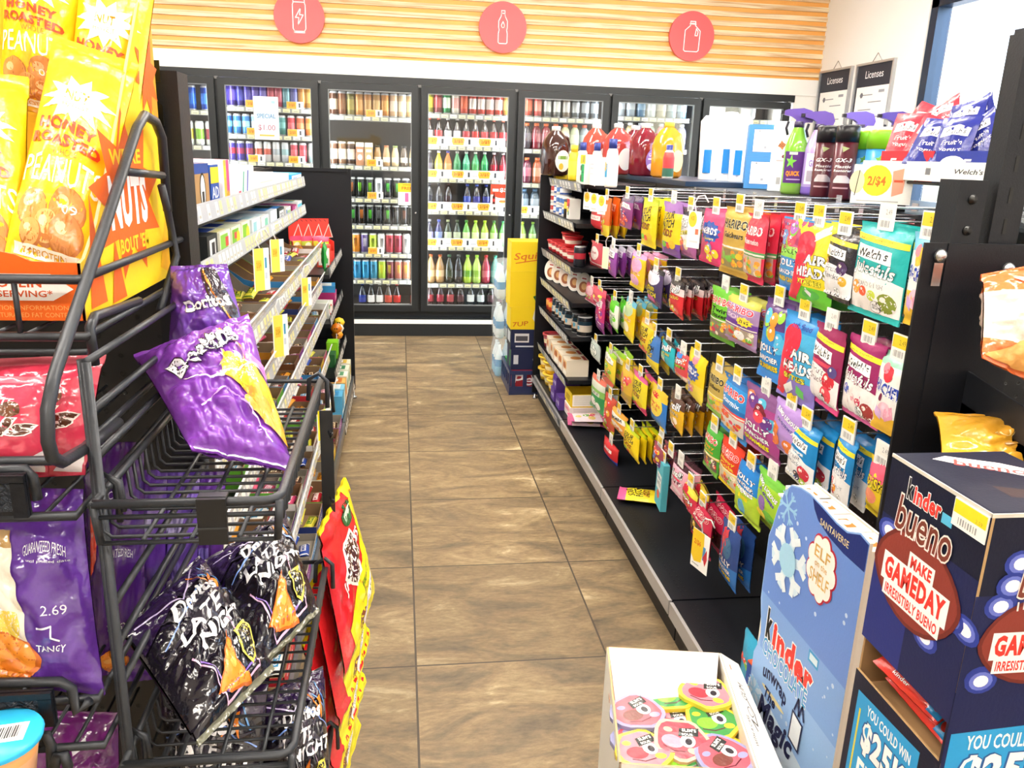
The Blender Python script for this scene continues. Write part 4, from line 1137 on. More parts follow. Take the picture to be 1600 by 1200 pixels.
D('jollygum', '2f8cd8', 'blue fruit gummies bag with purple top', blobs(['e85a8a', '5ac0e8', 'a0d848', 'f2a03a', 'e8405a'], 15, 8, -.05, .65, .2, .34) + jolly('GUMMIES', 'f2d81a', '24306a'), [(.3, 1, '5a3a7c'), (-1, -.8, '3a90e8')])
D('airblue', '4ab0e0', 'blue and red bite size candy bag', airheads('BITES') + [t_(.1, .75, 1.0, .14, '2a48a8', 'soft filled', sh=.2), ('r', -.2, -.7, .5, .2, 'f0f4f0', .4), ('r', .4, -.7, .35, .2, '6ac86a', -.3)], [(-1, -.45, '8a7ac8'), (.6, 1, '2f90d8')])
D('welchmar', '9a2a5c', 'maroon mixed fruit snack bag with a white label', welch('x', fsn('6a4a58') + [('r', 0, .1, 1.2, .1, 'e84a6a')], [(.55, -.25, .3, 'd83040'), (.7, .0, .2, '5a4a8a'), (.45, -.6, .3, 'e84a5a')], mid='f8f2f2'), [(-1, -.8, 'e84a90')])
D('welchmar2', 'a02a68', 'maroon juice filled fruit snack bag with a yellow stripe', welch('x', juicy('701848'), [(-.5, -.3, .2, '5a6ac0'), (-.1, -.45, .14, 'e8a0b0'), (.2, -.5, .14, 'd83a5a'), (.6, -.65, .3, 'a83a3a')], mid='faf4f2'), [(-1, -.84, 'e86aa8')])
D('hicheww', 'f4f4f0', 'white strawberry chewy candy bag beside the end upright', hichew('e83a48') + [('e', -.3, -.1, .1, .1, '7a2a4a')], [(-1, -.55, 'f0c03a'), (.7, 1, '9ad8b8')])
D('pinklite', 'e8708a', 'pale pink fruit candy bag', [('e', 0, .3, .6, .5, 'f4b8c4')] + blobs(['f2d84a', 'a0d068', 'e85a6a'], 17, 5, -.8, -.2, .2, .3), [(-1, -.85, 'f4d0d4')])
D('pinklite2', 'd8546a', 'rose fruit candy bag with a tag over its top', blobs(['f2d84a', 'a0d068', 'f4c8c0'], 18, 6, -.7, .3, .2, .3))
D('magenta', 'c02a70', 'magenta gummy bag with a pale top label', [('r', 0, .6, 1.4, .4, 'e8d0dc'), t_(0, .6, .9, .2, '3a2030', 'LIFE'), ('l', [(-.7, -.3), (.7, -.5)], .04, 'f0d0e0')] + blobs(['e85a6a', '8a3a98'], 21, 6, -.3, .3, .2, .3), [(-1, -.4, '8a2a88')])
D('greenwhite', 'e8efe0', 'green and white worm gummy bag', [('r', 0, .5, 1.2, .55, '58d820'), t_(0, .0, 1.4, .16, '4a5a3a', 'ALBANESE', b=0)] + blobs(['7ad83a', 'e8803a', 'a0c8a0', '2a2a2a'], 23, 7, -.8, -.15, .12, .25), [(-1, -.7, '7ad82a'), (.7, 1, '4ac02a')])
D('yelsmart', 'f0cc1f', 'golden yellow candy bag on the third peg row', [('e', 0, .55, .8, .35, 'b8d0a0'), t_(0, .1, 1.4, .2, 'e8902a', 'Smarties', sh=.2, out='f8ecb0'), ('e', 0, -.35, .5, .25, 'f8f0c8')], [(.75, 1, '5ab0d0'), (-1, -.7, 'e8d818')])
D('spkorg', 'eac92a', 'amber yellow sour gummy bag with a red foot', spk('c84a10'), [(-1, -.72, 'e05a48'), (.7, 1, 'e8a03a')])
D('spkblue', '3f78c0', 'blue sour gummy bag with a yellow foot', [t_(0, .35, .5, 1.0, 'd8d020', 'S', b=.05, out='2a4a2a')] + spk('e8d020')[1:3], [(-1, -.35, 'ecd42a')])
D('trolliteal', '2fb8c8', 'teal crawler gummy bag with white lettering', trolli('x', 'CRAWLERS', 'e8e04a') + [('e', -.2, -.3, .5, .25, '9ad0a0')], [(.7, 1, '38383c'), (-1, -.85, '2aa0b8')])
D('trollibur', 'd84a50', 'red, green and white bursting crawler bag', trolli('x', 'BURSTIN', '9ae03a') + [('e', -.2, .75, .4, .2, '3f88d8'), ('e', .5, .5, .25, .2, 'e8603a')], [(-1, -.55, 'f0a0b0')])
D('nerdsyel', 'f0cf1c', 'yellow gummy cluster bag with a blue splash', nerds('x', 'Gummy') + [('e', .1, .75, .3, .2, 'f08a9a')], [(-1, -.25, 'f4dc4a')])
D('haricoll', 'b9a04f', 'old gold gummy bag with a yellow window frame', haribo(KB, 'e0d0a0', 'Goldbears', KB, 'd8b88a') + [('r', 0, -.2, 1.9, .08, 'f0d83a')], [(-1, -.75, '8ac04a'), (-.75, -.15, 'e8d040')])
D('haristar', '2a70b8', 'blue starmix style gummy bag with a red stripe', haribo('f04a48', WB, 'Starmix', WB, 'd8d0c8'), [(-1, -.78, '3a8ad0'), (-.22, -.1, 'e84a48'), (.1, .75, '2f90d8')])
D('jollypurp', 'b04a90', 'big plum coloured fruit gummies bag', blobs(['f0906a', '58b8d8', '8a2a3a', 'e84a5a', '6a3a8a'], 29, 8, .05, .7, .22, .36) + jolly('GUMMIES', 'f2e01a', '3a3a7a'), [(-1, -.85, 'c86ab0'), (.55, 1, '8a5a90')])
D('jumo', 'b490d8', 'lilac oversize gummies bag', [t_(.05, .5, 1.5, .22, WB, 'JUMO LICIOUS', b=.05, out='3a2a5a', ow=.05, a=-.25), t_(.1, .22, 1.2, .14, '5a3aa8', 'XL GUMMIES', b=.05, out=WB, ow=.03, a=-.25)] + blobs(['f08a9a', '58a8d8', 'f0803a'], 31, 4, -.65, -.1, .3, .42), [(-1, -.85, 'c8b8ec')])
D('welchblue', '1f88cc', 'blue fruit snack bag with berries above the snowy panel', welch('x', fsn('6a7a8a') + [('r', 0, .08, 1.0, .14, '3a9ad0'), ('r', 0, .08, .9, .09, 'e8f4fa')], [(.5, -.5, .34, 'd83048'), (.05, -.7, .22, '3a3060'), (.45, -.85, .25, '9ac03a')], False, mid='f2f4f6'), [(-1, -.86, 'e8e8e4')])
D('welchblue2', '2a8cd0', 'blue juice filled fruit snack bag behind the white display tray', welch('x', juicy('1a4a7a') + [t_(.2, -.4, .8, .08, '8a98a8', 'FRUIT', b=0)], [(-.5, -.35, .2, 'e84a58'), (-.2, -.5, .15, 'f09a3a'), (-.4, -.6, .15, 'd83a4a')], mid='f2f2f2'), [(-1, -.8, 'e4e6e8')])
D('gushers', 'f0d02a', 'yellow gushing candy bag with black lettering', [('e', 0, .6, .9, .4, 'e8607a'), t_(0, .2, 1.6, .4, 'f2d828', 'GUSH', b=.06, out=KB, ow=.06), ('e', -.2, -.3, .6, .25, 'f0906a'), ('l', [(-.8, -.6), (.8, -.75)], .03, 'c8901a')], [(-1, -.45, 'ecd01a')])
D('greycirc', 'b8c4c0', 'grey candy bag with a round white label', [('e', 0, .1, .75, .6, '7a908a'), ('e', 0, .1, .7, .55, 'eef2ee'), t_(0, .2, 1.0, .14, '6a7a74', 'SUGAR', b=0), t_(0, 0, .8, .12, '6a7a74', 'FREE', b=0)])
D('yelgreen', 'e6d23a', 'yellow and green fruit gummy bag with white labels', [('p', [(-.9, .7), (-.3, .85), (.8, .6), (.8, .3), (-.9, .35)], 'f4f2ea'), t_(-.1, .55, 1.2, .16, '2a2a2a', 'LIFE SAVERS'), ('l', [(-.8, .32), (.8, .3)], .03, KB)] + blobs(['e8583a', '8ac83a', 'f0a03a'], 37, 8, -.7, .2, .15, .28), [(.7, 1, '9ac83a'), (-1, -.7, 'd8dc30')])
D('apples', 'd8e0d0', 'white and green sour apple candy bag', [('r', 0, .1, 1.2, .22, 'e8f0e0'), t_(0, .1, 1.0, .16, '3a4a3a', 'LIFE'), ('e', -.2, -.45, .35, .25, 'f4f8f0'), ('e', .4, -.6, .3, .22, 'f0f4ec')], [(-1, .0, '2f9a58'), (.0, .4, '88c060'), (.7, 1, 'e0705a')])
D('yelred', 'e0b43a', 'slim yellow and red flower candy bag', blobs(['e83a58', 'f0705a', 'f4d050'], 41, 8, -.5, .5, .22, .35), [(-1, -.4, 'b89a3a')])
D('spkstraw', 'ead82a', 'yellow sour strawberry gummy bag with a pink foot', spk('e8a03a'), [(-1, -.6, 'e83a78'), (.72, 1, 'e0609a')])
D('fish', '2f78c8', 'blue gummy fish bag with a yellow circle', [('e', -.05, .15, .8, .6, 'f2d84a', 26), ('e', -.1, .62, .45, .13, 'd83038'), t_(-.05, .22, 1.2, .2, 'd83038', 'Swedish', b=.03), t_(-.05, -.05, .7, .2, 'd83038', 'Fish', b=.03)], [(.55, 1, 'ecc83a'), (-1, -.8, '3a90d8')])
D('trolliyel', 'e6b422', 'yellow peachy gummy bag with white lettering', trolli('x', 'PEACHIE O', 'f4e0a0'), [(.55, 1, '5a3a30')])
D('hariapple', '4aa83a', 'green gummy bag with an orange badge', haribo('f04a48', WB, 'Happy', 'f0a030', '6a5a50', 'Apples'), [(-1, -.75, '6ab83a'), (-.25, -.15, 'f0e03a')])
D('haricola', 'e0402a', 'red cola gummy bag with yellow lettering', haribo('e8403a', WB, 'Happy', 'f2d83a', 'd8c8a8', 'Cola'), [(-1, -.72, 'f0d020'), (-.28, -.16, 'f0e03a')])
D('jollylime', '2a86d8', 'blue and lime sour gummies bag', [t_(-.05, .5, 1.4, .22, WB, 'JOLLY', b=.04, out='202850', ow=.08), t_(-.05, .3, 1.4, .13, WB, 'RANCHER', b=.03, out='202850', ow=.07), t_(-.05, .1, 1.4, .16, WB, 'GUMMIES', b=.05, out='202850', ow=.06), ('r', 0, -.15, .7, .14, 'f0e01a'), ('e', -.1, -.55, .3, .28, '58b0d8')], [(-1, .15, 'b4d838')])
D('jumogreen', 'a8d83a', 'lime oversize gummies bag', [t_(.0, .45, 1.6, .22, WB, 'JUMO LICIOUS', b=.05, out='2a2a3a', ow=.05, a=-.3), t_(.1, .18, 1.2, .13, '5a3aa8', 'XL GUMMIES', b=.05, a=-.3), ('e', -.2, -.2, .3, .3, '8a6ab0'), ('e', .3, -.55, .4, .2, '6ac03a'), ('e', -.3, -.7, .4, .2, 'f0d83a')], [(.6, 1, '7ac84a')])
D('redyel', 'c8503a', 'slim red and yellow candy bag low on the pegs', blobs(['e8b03a', 'e83a48', '7ab04a'], 47, 8, -.8, .7, .2, .3), [(-1, -.7, 'c8c02a')])
D('orangewht', 'e8a03a', 'orange and white candy bag with black lettering', [t_(0, .3, 1.4, .3, KB, 'MAMBA', sh=.2, a=.2), ('e', 0, -.4, .8, .3, 'f4e4c8'), ('e', .2, -.5, .3, .2, 'e8603a')], [(.1, .6, 'f0ece0')])
D('redpouch', 'd82a30', 'small red pouch hanging under the orange candy bag', [('r', 0, .2, 1.0, .3, 'f0d8d0')], [(-1, -.5, '3a4ab0')])
D('rainbow', '9a4a58', 'maroon rainbow strip candy pouch with a clear front', blobs(['e8603a', '5a8ad8', 'e8c83a', '6a3a8a'], 51, 10, -.8, .6, .2, .3))
D('teal', '58b8c8', 'tall teal candy box with a white label', [('r', 0, .1, 1.4, .7, 'eef2f0'), t_(0, .25, 1.1, .2, '2a5a9a', 'Baby'), t_(0, 0, 1.0, .15, KB, 'BOTTLE'), ('e', 0, -.45, .4, .18, 'e8603a')], [(-1, -.7, 'e05a78')])
D('puff', 'efb0c4', 'pale pink marshmallow gummy bag', [t_(0, .35, 1.4, .4, WB, 'Trolli', b=.05, sh=.2, a=.15, out=KB, ow=.04), t_(0, -.1, 1.4, .26, WB, 'PUFF', b=.05, out='7a3048', ow=.06), ('r', 0, .12, 1.0, .08, 'e83a58'), ('e', 0, -.6, .6, .2, 'f8dce4')], [(.7, 1, '4a2a34')])
D('sourpunch', 'd02a4a', 'red sour bites bag with a yellow top', [('e', -.2, .6, .35, .22, 'd0203a'), t_(.1, .28, .9, .14, '9ad83a', 'SOUR', b=.04, out=KB), t_(0, .05, 1.5, .24, WB, 'PUNCH', b=.05, out=KB, ow=.05), t_(.2, -.18, .7, .1, 'f2e03a', 'BITES')] + blobs(['e83a5a', 'f07a8a'], 53, 5, -.75, -.35, .12, .2), [(.45, 1, 'e8d24a')])
D('harired', 'd02a50', 'crimson gummy bag behind the hanging sale sign', [t_(0, .65, 1.6, .25, 'd02a50', 'HARIBO', b=.035, out='f8e8ea', ow=.05), t_(0, .38, .8, .16, 'f8e8ea', 'Red', b=.02), ('r', 0, -.2, 1.8, .7, '4a2a28')] + blobs(['3a1a1a', '6a2a24', 'e8c03a'], 55, 8, -.5, .1, .12, .2), [(-1, -.72, 'e02a60')])
D('jollyrope', '2a4a8c', 'dark blue candy ropes bag low beside the holiday panel', [('e', -.2, .55, .3, .4, 'c83a48'), ('e', .2, .3, .4, .35, '3a6a90'), ('l', [(-.4, .8), (-.2, .2), (-.3, -.1)], .14, 'd84a50')] + jolly('ROPES', 'f2d81a', '16203a'), [(-1, -.3, '2f78c8'), (-1, -.82, '2f88f0')])

ROWS = [
 # (left, right, top, bottom, bags behind, design)  - measured on the photograph, then met with the plane of the front bags
 [(922, 947, 325, 350, 1, 'redsmall'), (934, 962, 306, 374, 2, 'orangeyel'), (963, 998, 303, 361, 1, 'purpwhite'), (994, 1038, 307, 392, 2, 'spkyel'), (1033, 1069, 314, 404, 1, 'spkpurp'), (1053, 1104, 322, 408, 2, 'trolliwp'),
  (1092, 1142, 325, 420, 1, 'nerdspink'), (1126, 1179, 322, 437, 1, 'goldbear'), (1156, 1206, 332, 446, 3, 'waterm'), (1213, 1276, 338, 464, 2, 'jollyhard'), (1234, 1312, 342, 488, 1, 'airx'), (1281, 1349, 355, 477, 2, 'welchblk'), (1321, 1432, 345, 510, 1, 'welchteal'), (1410, 1476, 362, 517, 1, 'hichewy')],
 [(920, 947, 373, 423, 0, 'redpink'), (938, 980, 378, 442, 2, 'lifepurp'), (981, 1015, 390, 459, 2, 'smart'), (1005, 1045, 412, 485, 1, 'spkdark'), (1030, 1089, 425, 507, 4, 'trollired'), (1110, 1152, 445, 542, 1, 'harigreen'), (1129, 1192, 456, 553, 1, 'harizing'),
  (1185, 1239, 464, 604, 1, 'jollygum'), (1214, 1287, 483, 642, 1, 'airblue'), (1254, 1332, 500, 650, 0, 'welchmar'), (1309, 1392, 520, 672, 1, 'welchmar2'), (1359, 1436, 545, 692, 0, 'hicheww')],
 [(910, 941, 435, 484, 0, 'pinklite'), (924, 951, 442, 487, 0, 'pinklite2'), (923, 955, 453, 528, 1, 'magenta'), (944, 978, 458, 526, 1, 'greenwhite'), (964, 1007, 458, 544, 2, 'yelsmart'), (993, 1030, 492, 563, 0, 'spkorg'), (1006, 1037, 512, 585, 1, 'spkblue'), (1026, 1065, 520, 584, 1, 'trolliteal'),
  (1053, 1082, 544, 602, 0, 'trollibur'), (1067, 1110, 542, 634, 0, 'nerdsyel'), (1103, 1142, 566, 657, 1, 'haricoll'), (1122, 1177, 580, 697, 1, 'haristar'), (1159, 1227, 596, 727, 0, 'jollypurp'), (1204, 1264, 620, 727, 0, 'jumo'), (1224, 1287, 648, 772, 2, 'welchblue'), (1294, 1344, 673, 802, 2, 'welchblue2'), (1356, 1392, 715, 812, 0, 'gushers')],
 [(921, 942, 526, 565, 0, 'greycirc'), (933, 977, 533, 614, 2, 'yelgreen'), (920, 950, 577, 657, 1, 'apples'), (969, 992, 566, 637, 1, 'yelred'), (984, 1017, 574, 652, 1, 'spkstraw'), (1014, 1047, 596, 677, 0, 'fish'), (1041, 1077, 608, 682, 4, 'trolliyel'), (1097, 1132, 658, 748, 1, 'hariapple'),
  (1122, 1165, 679, 777, 1, 'haricola'), (1144, 1197, 713, 830, 1, 'jollylime'), (1177, 1232, 728, 837, 0, 'jumogreen')],
 [(944, 962, 612, 682, 0, 'redyel'), (954, 982, 630, 682, 0, 'orangewht'), (946, 966, 679, 702, 0, 'redpouch'), (964, 1012, 648, 737, 3, 'spkyel'), (1021, 1042, 688, 737, 1, 'rainbow'), (1024, 1045, 713, 799, 0, 'teal'), (1049, 1077, 713, 787, 1, 'puff'), (1061, 1097, 743, 814, 1, 'sourpunch'), (1071, 1122, 768, 877, 2, 'harired'), (1119, 1162, 808, 927, 1, 'jollyrope')],
]
XB = .972
hook_w = MB()
hook_w.tube([(0, 0, .0), (-.285, 0, .0), (-.3, 0, .004)], .0026, 6, m=CHROME)
hook_w.tube([(0, 0, .028), (-.30, 0, .028)], .0018, 5, m=CHROME)
hook_w.box(-.004, 0, -.012, .012, -.012, .038, 'b9bcc0', CHROME)
hook_w = hook_w.mesh('wire')
def plate(yel):
    m = MB()
    m.box(-.304, -.3005, -.026, .026, -.018, .034, 'f6f6f2', PLAS)
    f = flat((-.304, 0, .008), (0, -.026, 0), (0, 0, .026))
    pr = [('r', 0, .42, 1.8, .95, 'f4d02a' if yel else 'f0efe8'), ('t', .35, .4, .8, .4, '8a7a20' if yel else '9a9a9a', '2.49', {'b': 0})]
    pr += [('r', -.6 + .16 * i, -.5, .07 if i % 3 else .03, .5, '6a6a6a') for i in range(8)]
    decals(m, f, pr, m=PLAS)
    return m.mesh('label_plate')
PLY, PLW = plate(True), plate(False)
RN = ['top peg row', 'second peg row', 'third peg row', 'fourth peg row', 'lowest peg row']
hk = 0
BMESH = {}
for ri, row in enumerate(ROWS):
    for bi, (l, r, tp, bt, nb_, key) in enumerate(row):
        lean = max(0, ((l + r) / 2 - 690)) / 4000 * (bt - tp)
        a = atX(l + lean, tp, XB); b = atX(r - lean, bt, XB)
        yf, zt, yn, zb = a.y, a.z, b.y, b.z
        w_, h_ = yf - yn, zt - zb
        yc = (yf + yn) / 2
        w_ = max(.085, min(.215, w_ * 1.12)); h_ = max(.09, min(.29, h_))
        base, bands, pr, tk, desc, foil, back = BG[key]
        big = (r - l) > 44
        mb = MB()
        if key == 'teal':
            xfront(card_box(mb, -w_ / 2, w_ / 2, -.012, .012, -h_, 0, base, front=list(pr)))
        else:
            bag_mesh(mb, w_, h_, min(tk, w_ * .33), base, bands, pr, seed=hk * 1.3 + 1, crink=.005 if big else .004, nu=16 if big else 10, nv=26 if big else 16, m=FOIL if foil else FILM, lim=.1 if big else .2)
            mb.xf(Matrix.Rotation(-PI / 2, 4, 'Z'))
        me = mb.mesh('candy_bag')
        yaw = rng.uniform(-.12, .08)
        nm = 'candy_box' if key == 'teal' else 'candy_bag'
        for q in range(nb_ + 1):
            x = XB + q * (.042 if nb_ < 3 else .033)
            lab = (f'{desc}, front one on the {RN[ri]}' if q == 0 else f'{desc}, {ORD[q]} one behind the front bag on the {RN[ri]}')
            if len(lab.split()) > 16:
                lab = f'{desc}, {RN[ri]}' if q == 0 else f'{desc}, {ORD[q]} behind the front one'
            if len(lab.split()) > 16:
                lab = f'{desc}, {ORD[q]} behind'
            if lab in USED:
                lab = lab.replace(desc, 'another ' + desc)
            put(me, nm, lab, 'candy bag' if nm == 'candy_bag' else 'candy box', (x, yc + (rng.uniform(-.006, .006) if q else 0), zt), yaw + rng.uniform(-.06, .06) * q, 'candy bags on the peg hooks')
        h = thing('peg_hook', f'zinc peg hook holding the {desc} on the {RN[ri]}' if len(desc.split()) < 7 else f'zinc peg hook holding the {" ".join(desc.split()[:6])} on the {RN[ri]}', 'peg hook', (XP, yc, zt + .006), 0, 'peg hooks on the candy gondola')
        o = bpy.data.objects.new('wire', hook_w); COL.objects.link(o); o.parent = h
        o = bpy.data.objects.new('label_plate', PLY if (hk * 5 + ri) % 4 else PLW); COL.objects.link(o); o.parent = h
        hk += 1
# empty hooks over the red bags, a lone pink bag lying on the deck
for i, (x, y) in enumerate(((1036, 675), (1050, 705))):
    p = atX(x, y, XB)
    h = thing('peg_hook', f'empty zinc peg hook below the yellow peachy gummy bags, {ORD[i]} down', 'peg hook', (XP, p.y, p.z), 0, 'peg hooks on the candy gondola')
    for mm, nn in ((hook_w, 'wire'), (PLY, 'label_plate')):
        o = bpy.data.objects.new(nn, mm); COL.objects.link(o); o.parent = h
mb = MB(); base, bands, pr, tk, desc, *_ = BG['spkstraw']
bag_mesh(mb, .13, .2, .03, base, bands, pr, 5, .006, hang=False, M=Matrix.Rotation(-PI / 2, 4, 'X'))
put(mb.mesh('candy_bag'), 'candy_bag', 'pink and yellow gummy bag lying flat on the black deck', 'candy bag', (.985, 2.98, .168), R(70), 'candy bags lying on the deck')
mb = MB(); bag_mesh(mb, .14, .2, .025, 'eed8e0', [(-1, -.7, 'd86aa0'), (.75, 1, 'd86aa0')], blobs(['e85a6a', '7ab05a', 'f0d080'], 61, 9), 6, .006, hang=False, M=Matrix.Rotation(-PI / 2, 4, 'X'))
cm_ = mb.mesh('candy_bag')
for i in range(2):
    put(cm_, 'candy_bag', f'pink and white candy bag lying on the deck beside the pink carton, {("bottom", "upper")[i]} one', 'candy bag', (.965, 3.94 - .02 * i, .166 + .03 * i), R(80 + 6 * i), 'candy bags lying on the deck')

# hanging sale signs on white loops
def sale_sign(c, w, h, yaw, label, pr, loop=True, name='sale_sign', tiltx=0.0):
    t = thing(name, label, 'price sign', c, yaw, 'hanging sale signs')
    m = MB(); card_box(m, -w / 2, w / 2, -.0008, .0008, -h, 0, 'fbfaf5', front=pr)
    m.obj('card', t)
    if loop:
        k = MB(); k.tube([(0, .002, -.004), (-.012, .004, .025), (0, .006, .045), (.025, .01, .05), (.04, .014, .03)], .0022, 5, 'f4f4f4', PLAS)
        k.obj('loop', t)
    return t
yb = [('p', [(-1, 1), (.35, 1), (.45, .2), (.2, -.55), (-.6, -.7), (-1, -.4)], 'f6cf2e')]
p = atX(918, 300, .93)
for i, (x, y, X) in enumerate(((918, 300, .925), (929, 302, .915), (941, 305, .905))):
    p = atX(x, y, X)
    sale_sign(p, .062, .085, -PI / 2 + .35, f'white and yellow sale sign before the top pegs, {ORD[i]} of three from the far end', [('e', -.05, .4, .75, .55, 'f6cf3a'), t_(-.05, .4, .8, .4, 'd8901f', '2/$5'), ('r', 0, -.7, 1.4, .12, 'c8c8c8')], i == 0)
p = atX(1087, 330, .925)
sale_sign(p, .06, .115, -PI / 2 + .35, 'white and yellow sale sign over the white and purple crawler bag', [('e', -.3, .55, .65, .42, 'f6cf3a'), t_(-.3, .6, .6, .26, 'e8901f', '4/$5'), ('r', .5, -.1, .5, .3, 'e87a5a'), ('r', .1, -.65, 1.3, .1, 'd8d8d8')])
p = atX(947, 386, .90)
sale_sign(p, .05, .095, -PI / 2 + .3, 'blank pale yellow sign before the yellow and pink tart candy bag', [('r', 0, 0, 1.9, 1.9, 'f5efc4')])
p = atX(1097, 832, .90)
sale_sign(p, .085, .125, -PI / 2 + .25, 'white sale sign with a yellow patch hanging low before the crimson gummy bag', yb + [t_(-.35, .35, .8, .3, 'e0641a', '2/$6', b=.03), ('r', .5, 0, .3, .7, '5a98c8'), ('p', [(.4, -.2), (.8, .3), (.9, -.2), (.7, -.6)], 'c83a40'), ('r', -.4, -.8, .8, .06, 'b0b0b0')])
p = atY(1383, 258, 1.75)
sale_sign(p, .125, .085, -.55, 'large white and yellow sale sign clipped under the fruit snack tray', [('e', -.2, .2, .5, .8, 'f8d83a'), t_(-.2, .15, .6, .55, 'e0742a', '2/$4', b=.03), ('p', [(.3, .7), (.75, .9), (.7, -.4), (.35, -.6)], 'f3a58a'), ('r', .52, .2, .3, .12, 'd85a3a'), ('e', -.85, .1, .25, .6, 'efe2b0'), ('l', [(-.8, .7), (-.88, -.6)], .03, '3a3a3a'), ('r', -.1, -.86, 1.4, .05, 'b8b8b8')], False)

# =================================================================== goods on top of the candy gondola
ZT = 1.389
TG = 'goods on top of the candy gondola'
tray = MB().box(1.275, 1.72, 3.62, 4.90, ZT, ZT + .022, '1f3350', PLAS)
tag(tray.obj('display_tray'), 'flat dark blue tray under the juice jugs on top of the gondola', 'tray')
def gallon(c, label, cap='f6f4f0', hh=.275):
    body = MB(); n = 20
    prof = [(.058, 0), (.071, .012), (.072, .1), (.072, .16), (.062, .2), (.04, .235), (.024, .25), (.022, hh - .02)]
    body.lathe([(r, z, c) for r, z in prof], n, LIQ, sq=3.4)
    hd = MB(); hd.tube([(.045, 0, .225), (.085, 0, .215), (.098, 0, .18), (.094, 0, .13), (.07, 0, .10)], .0125, 8, c, LIQ)
    cp = MB().lathe([(.026, hh - .022, cap), (.026, hh, cap), (.024, hh + .003, cap)], 16, PLAS)
    lb = MB()
    decals(lb, surf(lambda u, v: Vector((.056 * u, -.0735 + .006 * abs(u) ** 4, .085 + .062 * v))), label, .3, m=CARD)
    return body, hd, cp, lb
def jug(px, py, Y, c, label, cap, desc, Z=ZT + .0225, yaw=0.0, sc=1.0):
    p = atY(px, py, Y)
    b, h, cp, lb = gallon(c, label, cap)
    t = thing('juice_jug', desc, 'jug', (p.x, Y, Z), yaw, 'gallon juice jugs on the gondola')
    for o in (b.obj('body', t), h.obj('handle', t), cp.obj('cap', t), lb.obj('paper_label', t)):
        pass
    t.scale = (sc,) * 3
LW = [('p', ring_poly(20, .95, .98), 'f6f4ee')]
jug(866, 272, 4.86, '3a1a10', LW + [('e', -.2, -.5, .3, .3, 'e8c040'), ('r', 0, .3, 1.2, .3, '7aa848')], 'f6f4f0', 'dark brown tea jug with a white cap at the far end of the gondola', ZT + .001, .5)
jug(928, 272, 4.84, 'b0483a', LW, 'f6f4f0', 'pale red juice jug with a white cap behind the yellow bottles', yaw=.6)
jug(962, 272, 4.68, 'b8403c', LW, 'f6f4f0', 'red juice jug with a white cap behind the white bottle', yaw=.5)
lilac = [('p', ring_poly(20, .95, .98), '9a7ad0'), ('t', 0, .45, 1.3, .3, 'f0ecff', 'GRAPE'), ('r', 0, .1, 1.4, .12, 'f0ecff'), ('t', .5, -.1, 1.0, .2, 'e8e0fa', 'JUICE', {'a': PI / 2}), ('e', -.1, -.55, .7, .3, 'e8dcf6')]
jug(988, 273, 4.86, '6a1428', LW, 'f6e8ea', 'dark red juice jug standing behind the one with the lilac label', yaw=.4)
jug(1004, 273, 4.5, '7a1428', lilac, 'f8ecec', 'dark red juice jug with a lilac label and white cap', yaw=.5)
jug(1040, 274, 4.25, 'f0a01e', [('p', ring_poly(16, .8, .9), 'f8e8b0')], 'f6d84a', 'orange juice jug with a yellow cap, beside the lilac labelled jug', yaw=.5)
# small packs on the top shelf of the shelf bay
def on_shelf(px, py, X=.97):
    p = atX(px, py, X); return (X, p.y, SHZ[0] + .001)
m = MB().lathe([(.021, 0, '6a1f18'), (.022, .015, 'b8402a'), (.022, .03, '4a1a16'), (.022, .05, '8a2a1e')], 14, CAN)
put(m.mesh('spice_tin'), 'spice_tin', 'small brown and red tin at the end of the top shelf', 'tin', (.93, 4.87, SHZ[0] + .001), 0, TG)
for i, (dz, x, dy) in enumerate(((0, 876, 0), (.075, 877, -.05))):
    m = card_box(MB(), -.034, .034, -.034, .034, 0, .07, 'f0d428', front=[('r', 0, .1, 1.2, 1.1, 'f8e87a'), ('t', 0, .1, .8, .5, 'c83a30', 'R', {'b': .04}), ('r', 0, .85, 2, .2, 'f6f0c8')])
    xfront(m)
    put(m.mesh('tea_box'), 'tea_box', f'small yellow box with a red letter, {("lower", "upper")[i]} one of the pile on the top shelf', 'box', (.945, on_shelf(x, 271, .945)[1], SHZ[0] + .001 + .0705 * i), 0, 'yellow boxes on the top shelf')
def sauce(c, cap, h, r, band, desc, px, py, X, nm='sauce_bottle', lab=()):
    m = MB().lathe([(r * .9, 0, c), (r, .01, c), (r, h * .15, band), (r, h * .55, c), (r * .8, h * .75, c), (r * .42, h * .86, c)], 16, PLAS)
    if lab:
        decals(m, surf(lambda u, v: Vector((-(r + .0004) * math.cos(u), -(r + .0004) * math.sin(u), h * .35 + h * .2 * v))), lab, .25, m=PLAS)
    k = MB().lathe([(r * .62, h * .80, cap), (r * .62, h, cap), (r * .5, h * 1.003, cap)], 16, PLAS)
    put2((m.mesh('bottle'), k.mesh('cap')), nm, 'cap', desc, 'bottle', on_shelf(px, py, X), TG)
sauce('eccb2a', 'e8c830', .19, .032, 'f0d848', 'tall yellow squeeze bottle on the top shelf', 896, 271, .97)
sauce('f0ecdc', '2a3a8a', .2, .028, 'e8e4d4', 'cream bottle with a navy cap beside the green carton', 909, 274, .93)
sauce('f2eee2', '2a3a8a', .2, .028, 'ecd048', 'cream and yellow bottle with a navy cap behind the green carton', 931, 273, 1.0)
sauce('f6f4ea', '2a3a8a', .21, .03, 'f4f2ea', 'white bottle with a navy cap at the near end of the top shelf', 955, 276, .95, lab=[('r', 0, 0, 1.2, 1.4, '3a98c8'), ('e', 0, .4, .5, .5, 'e8b040')])
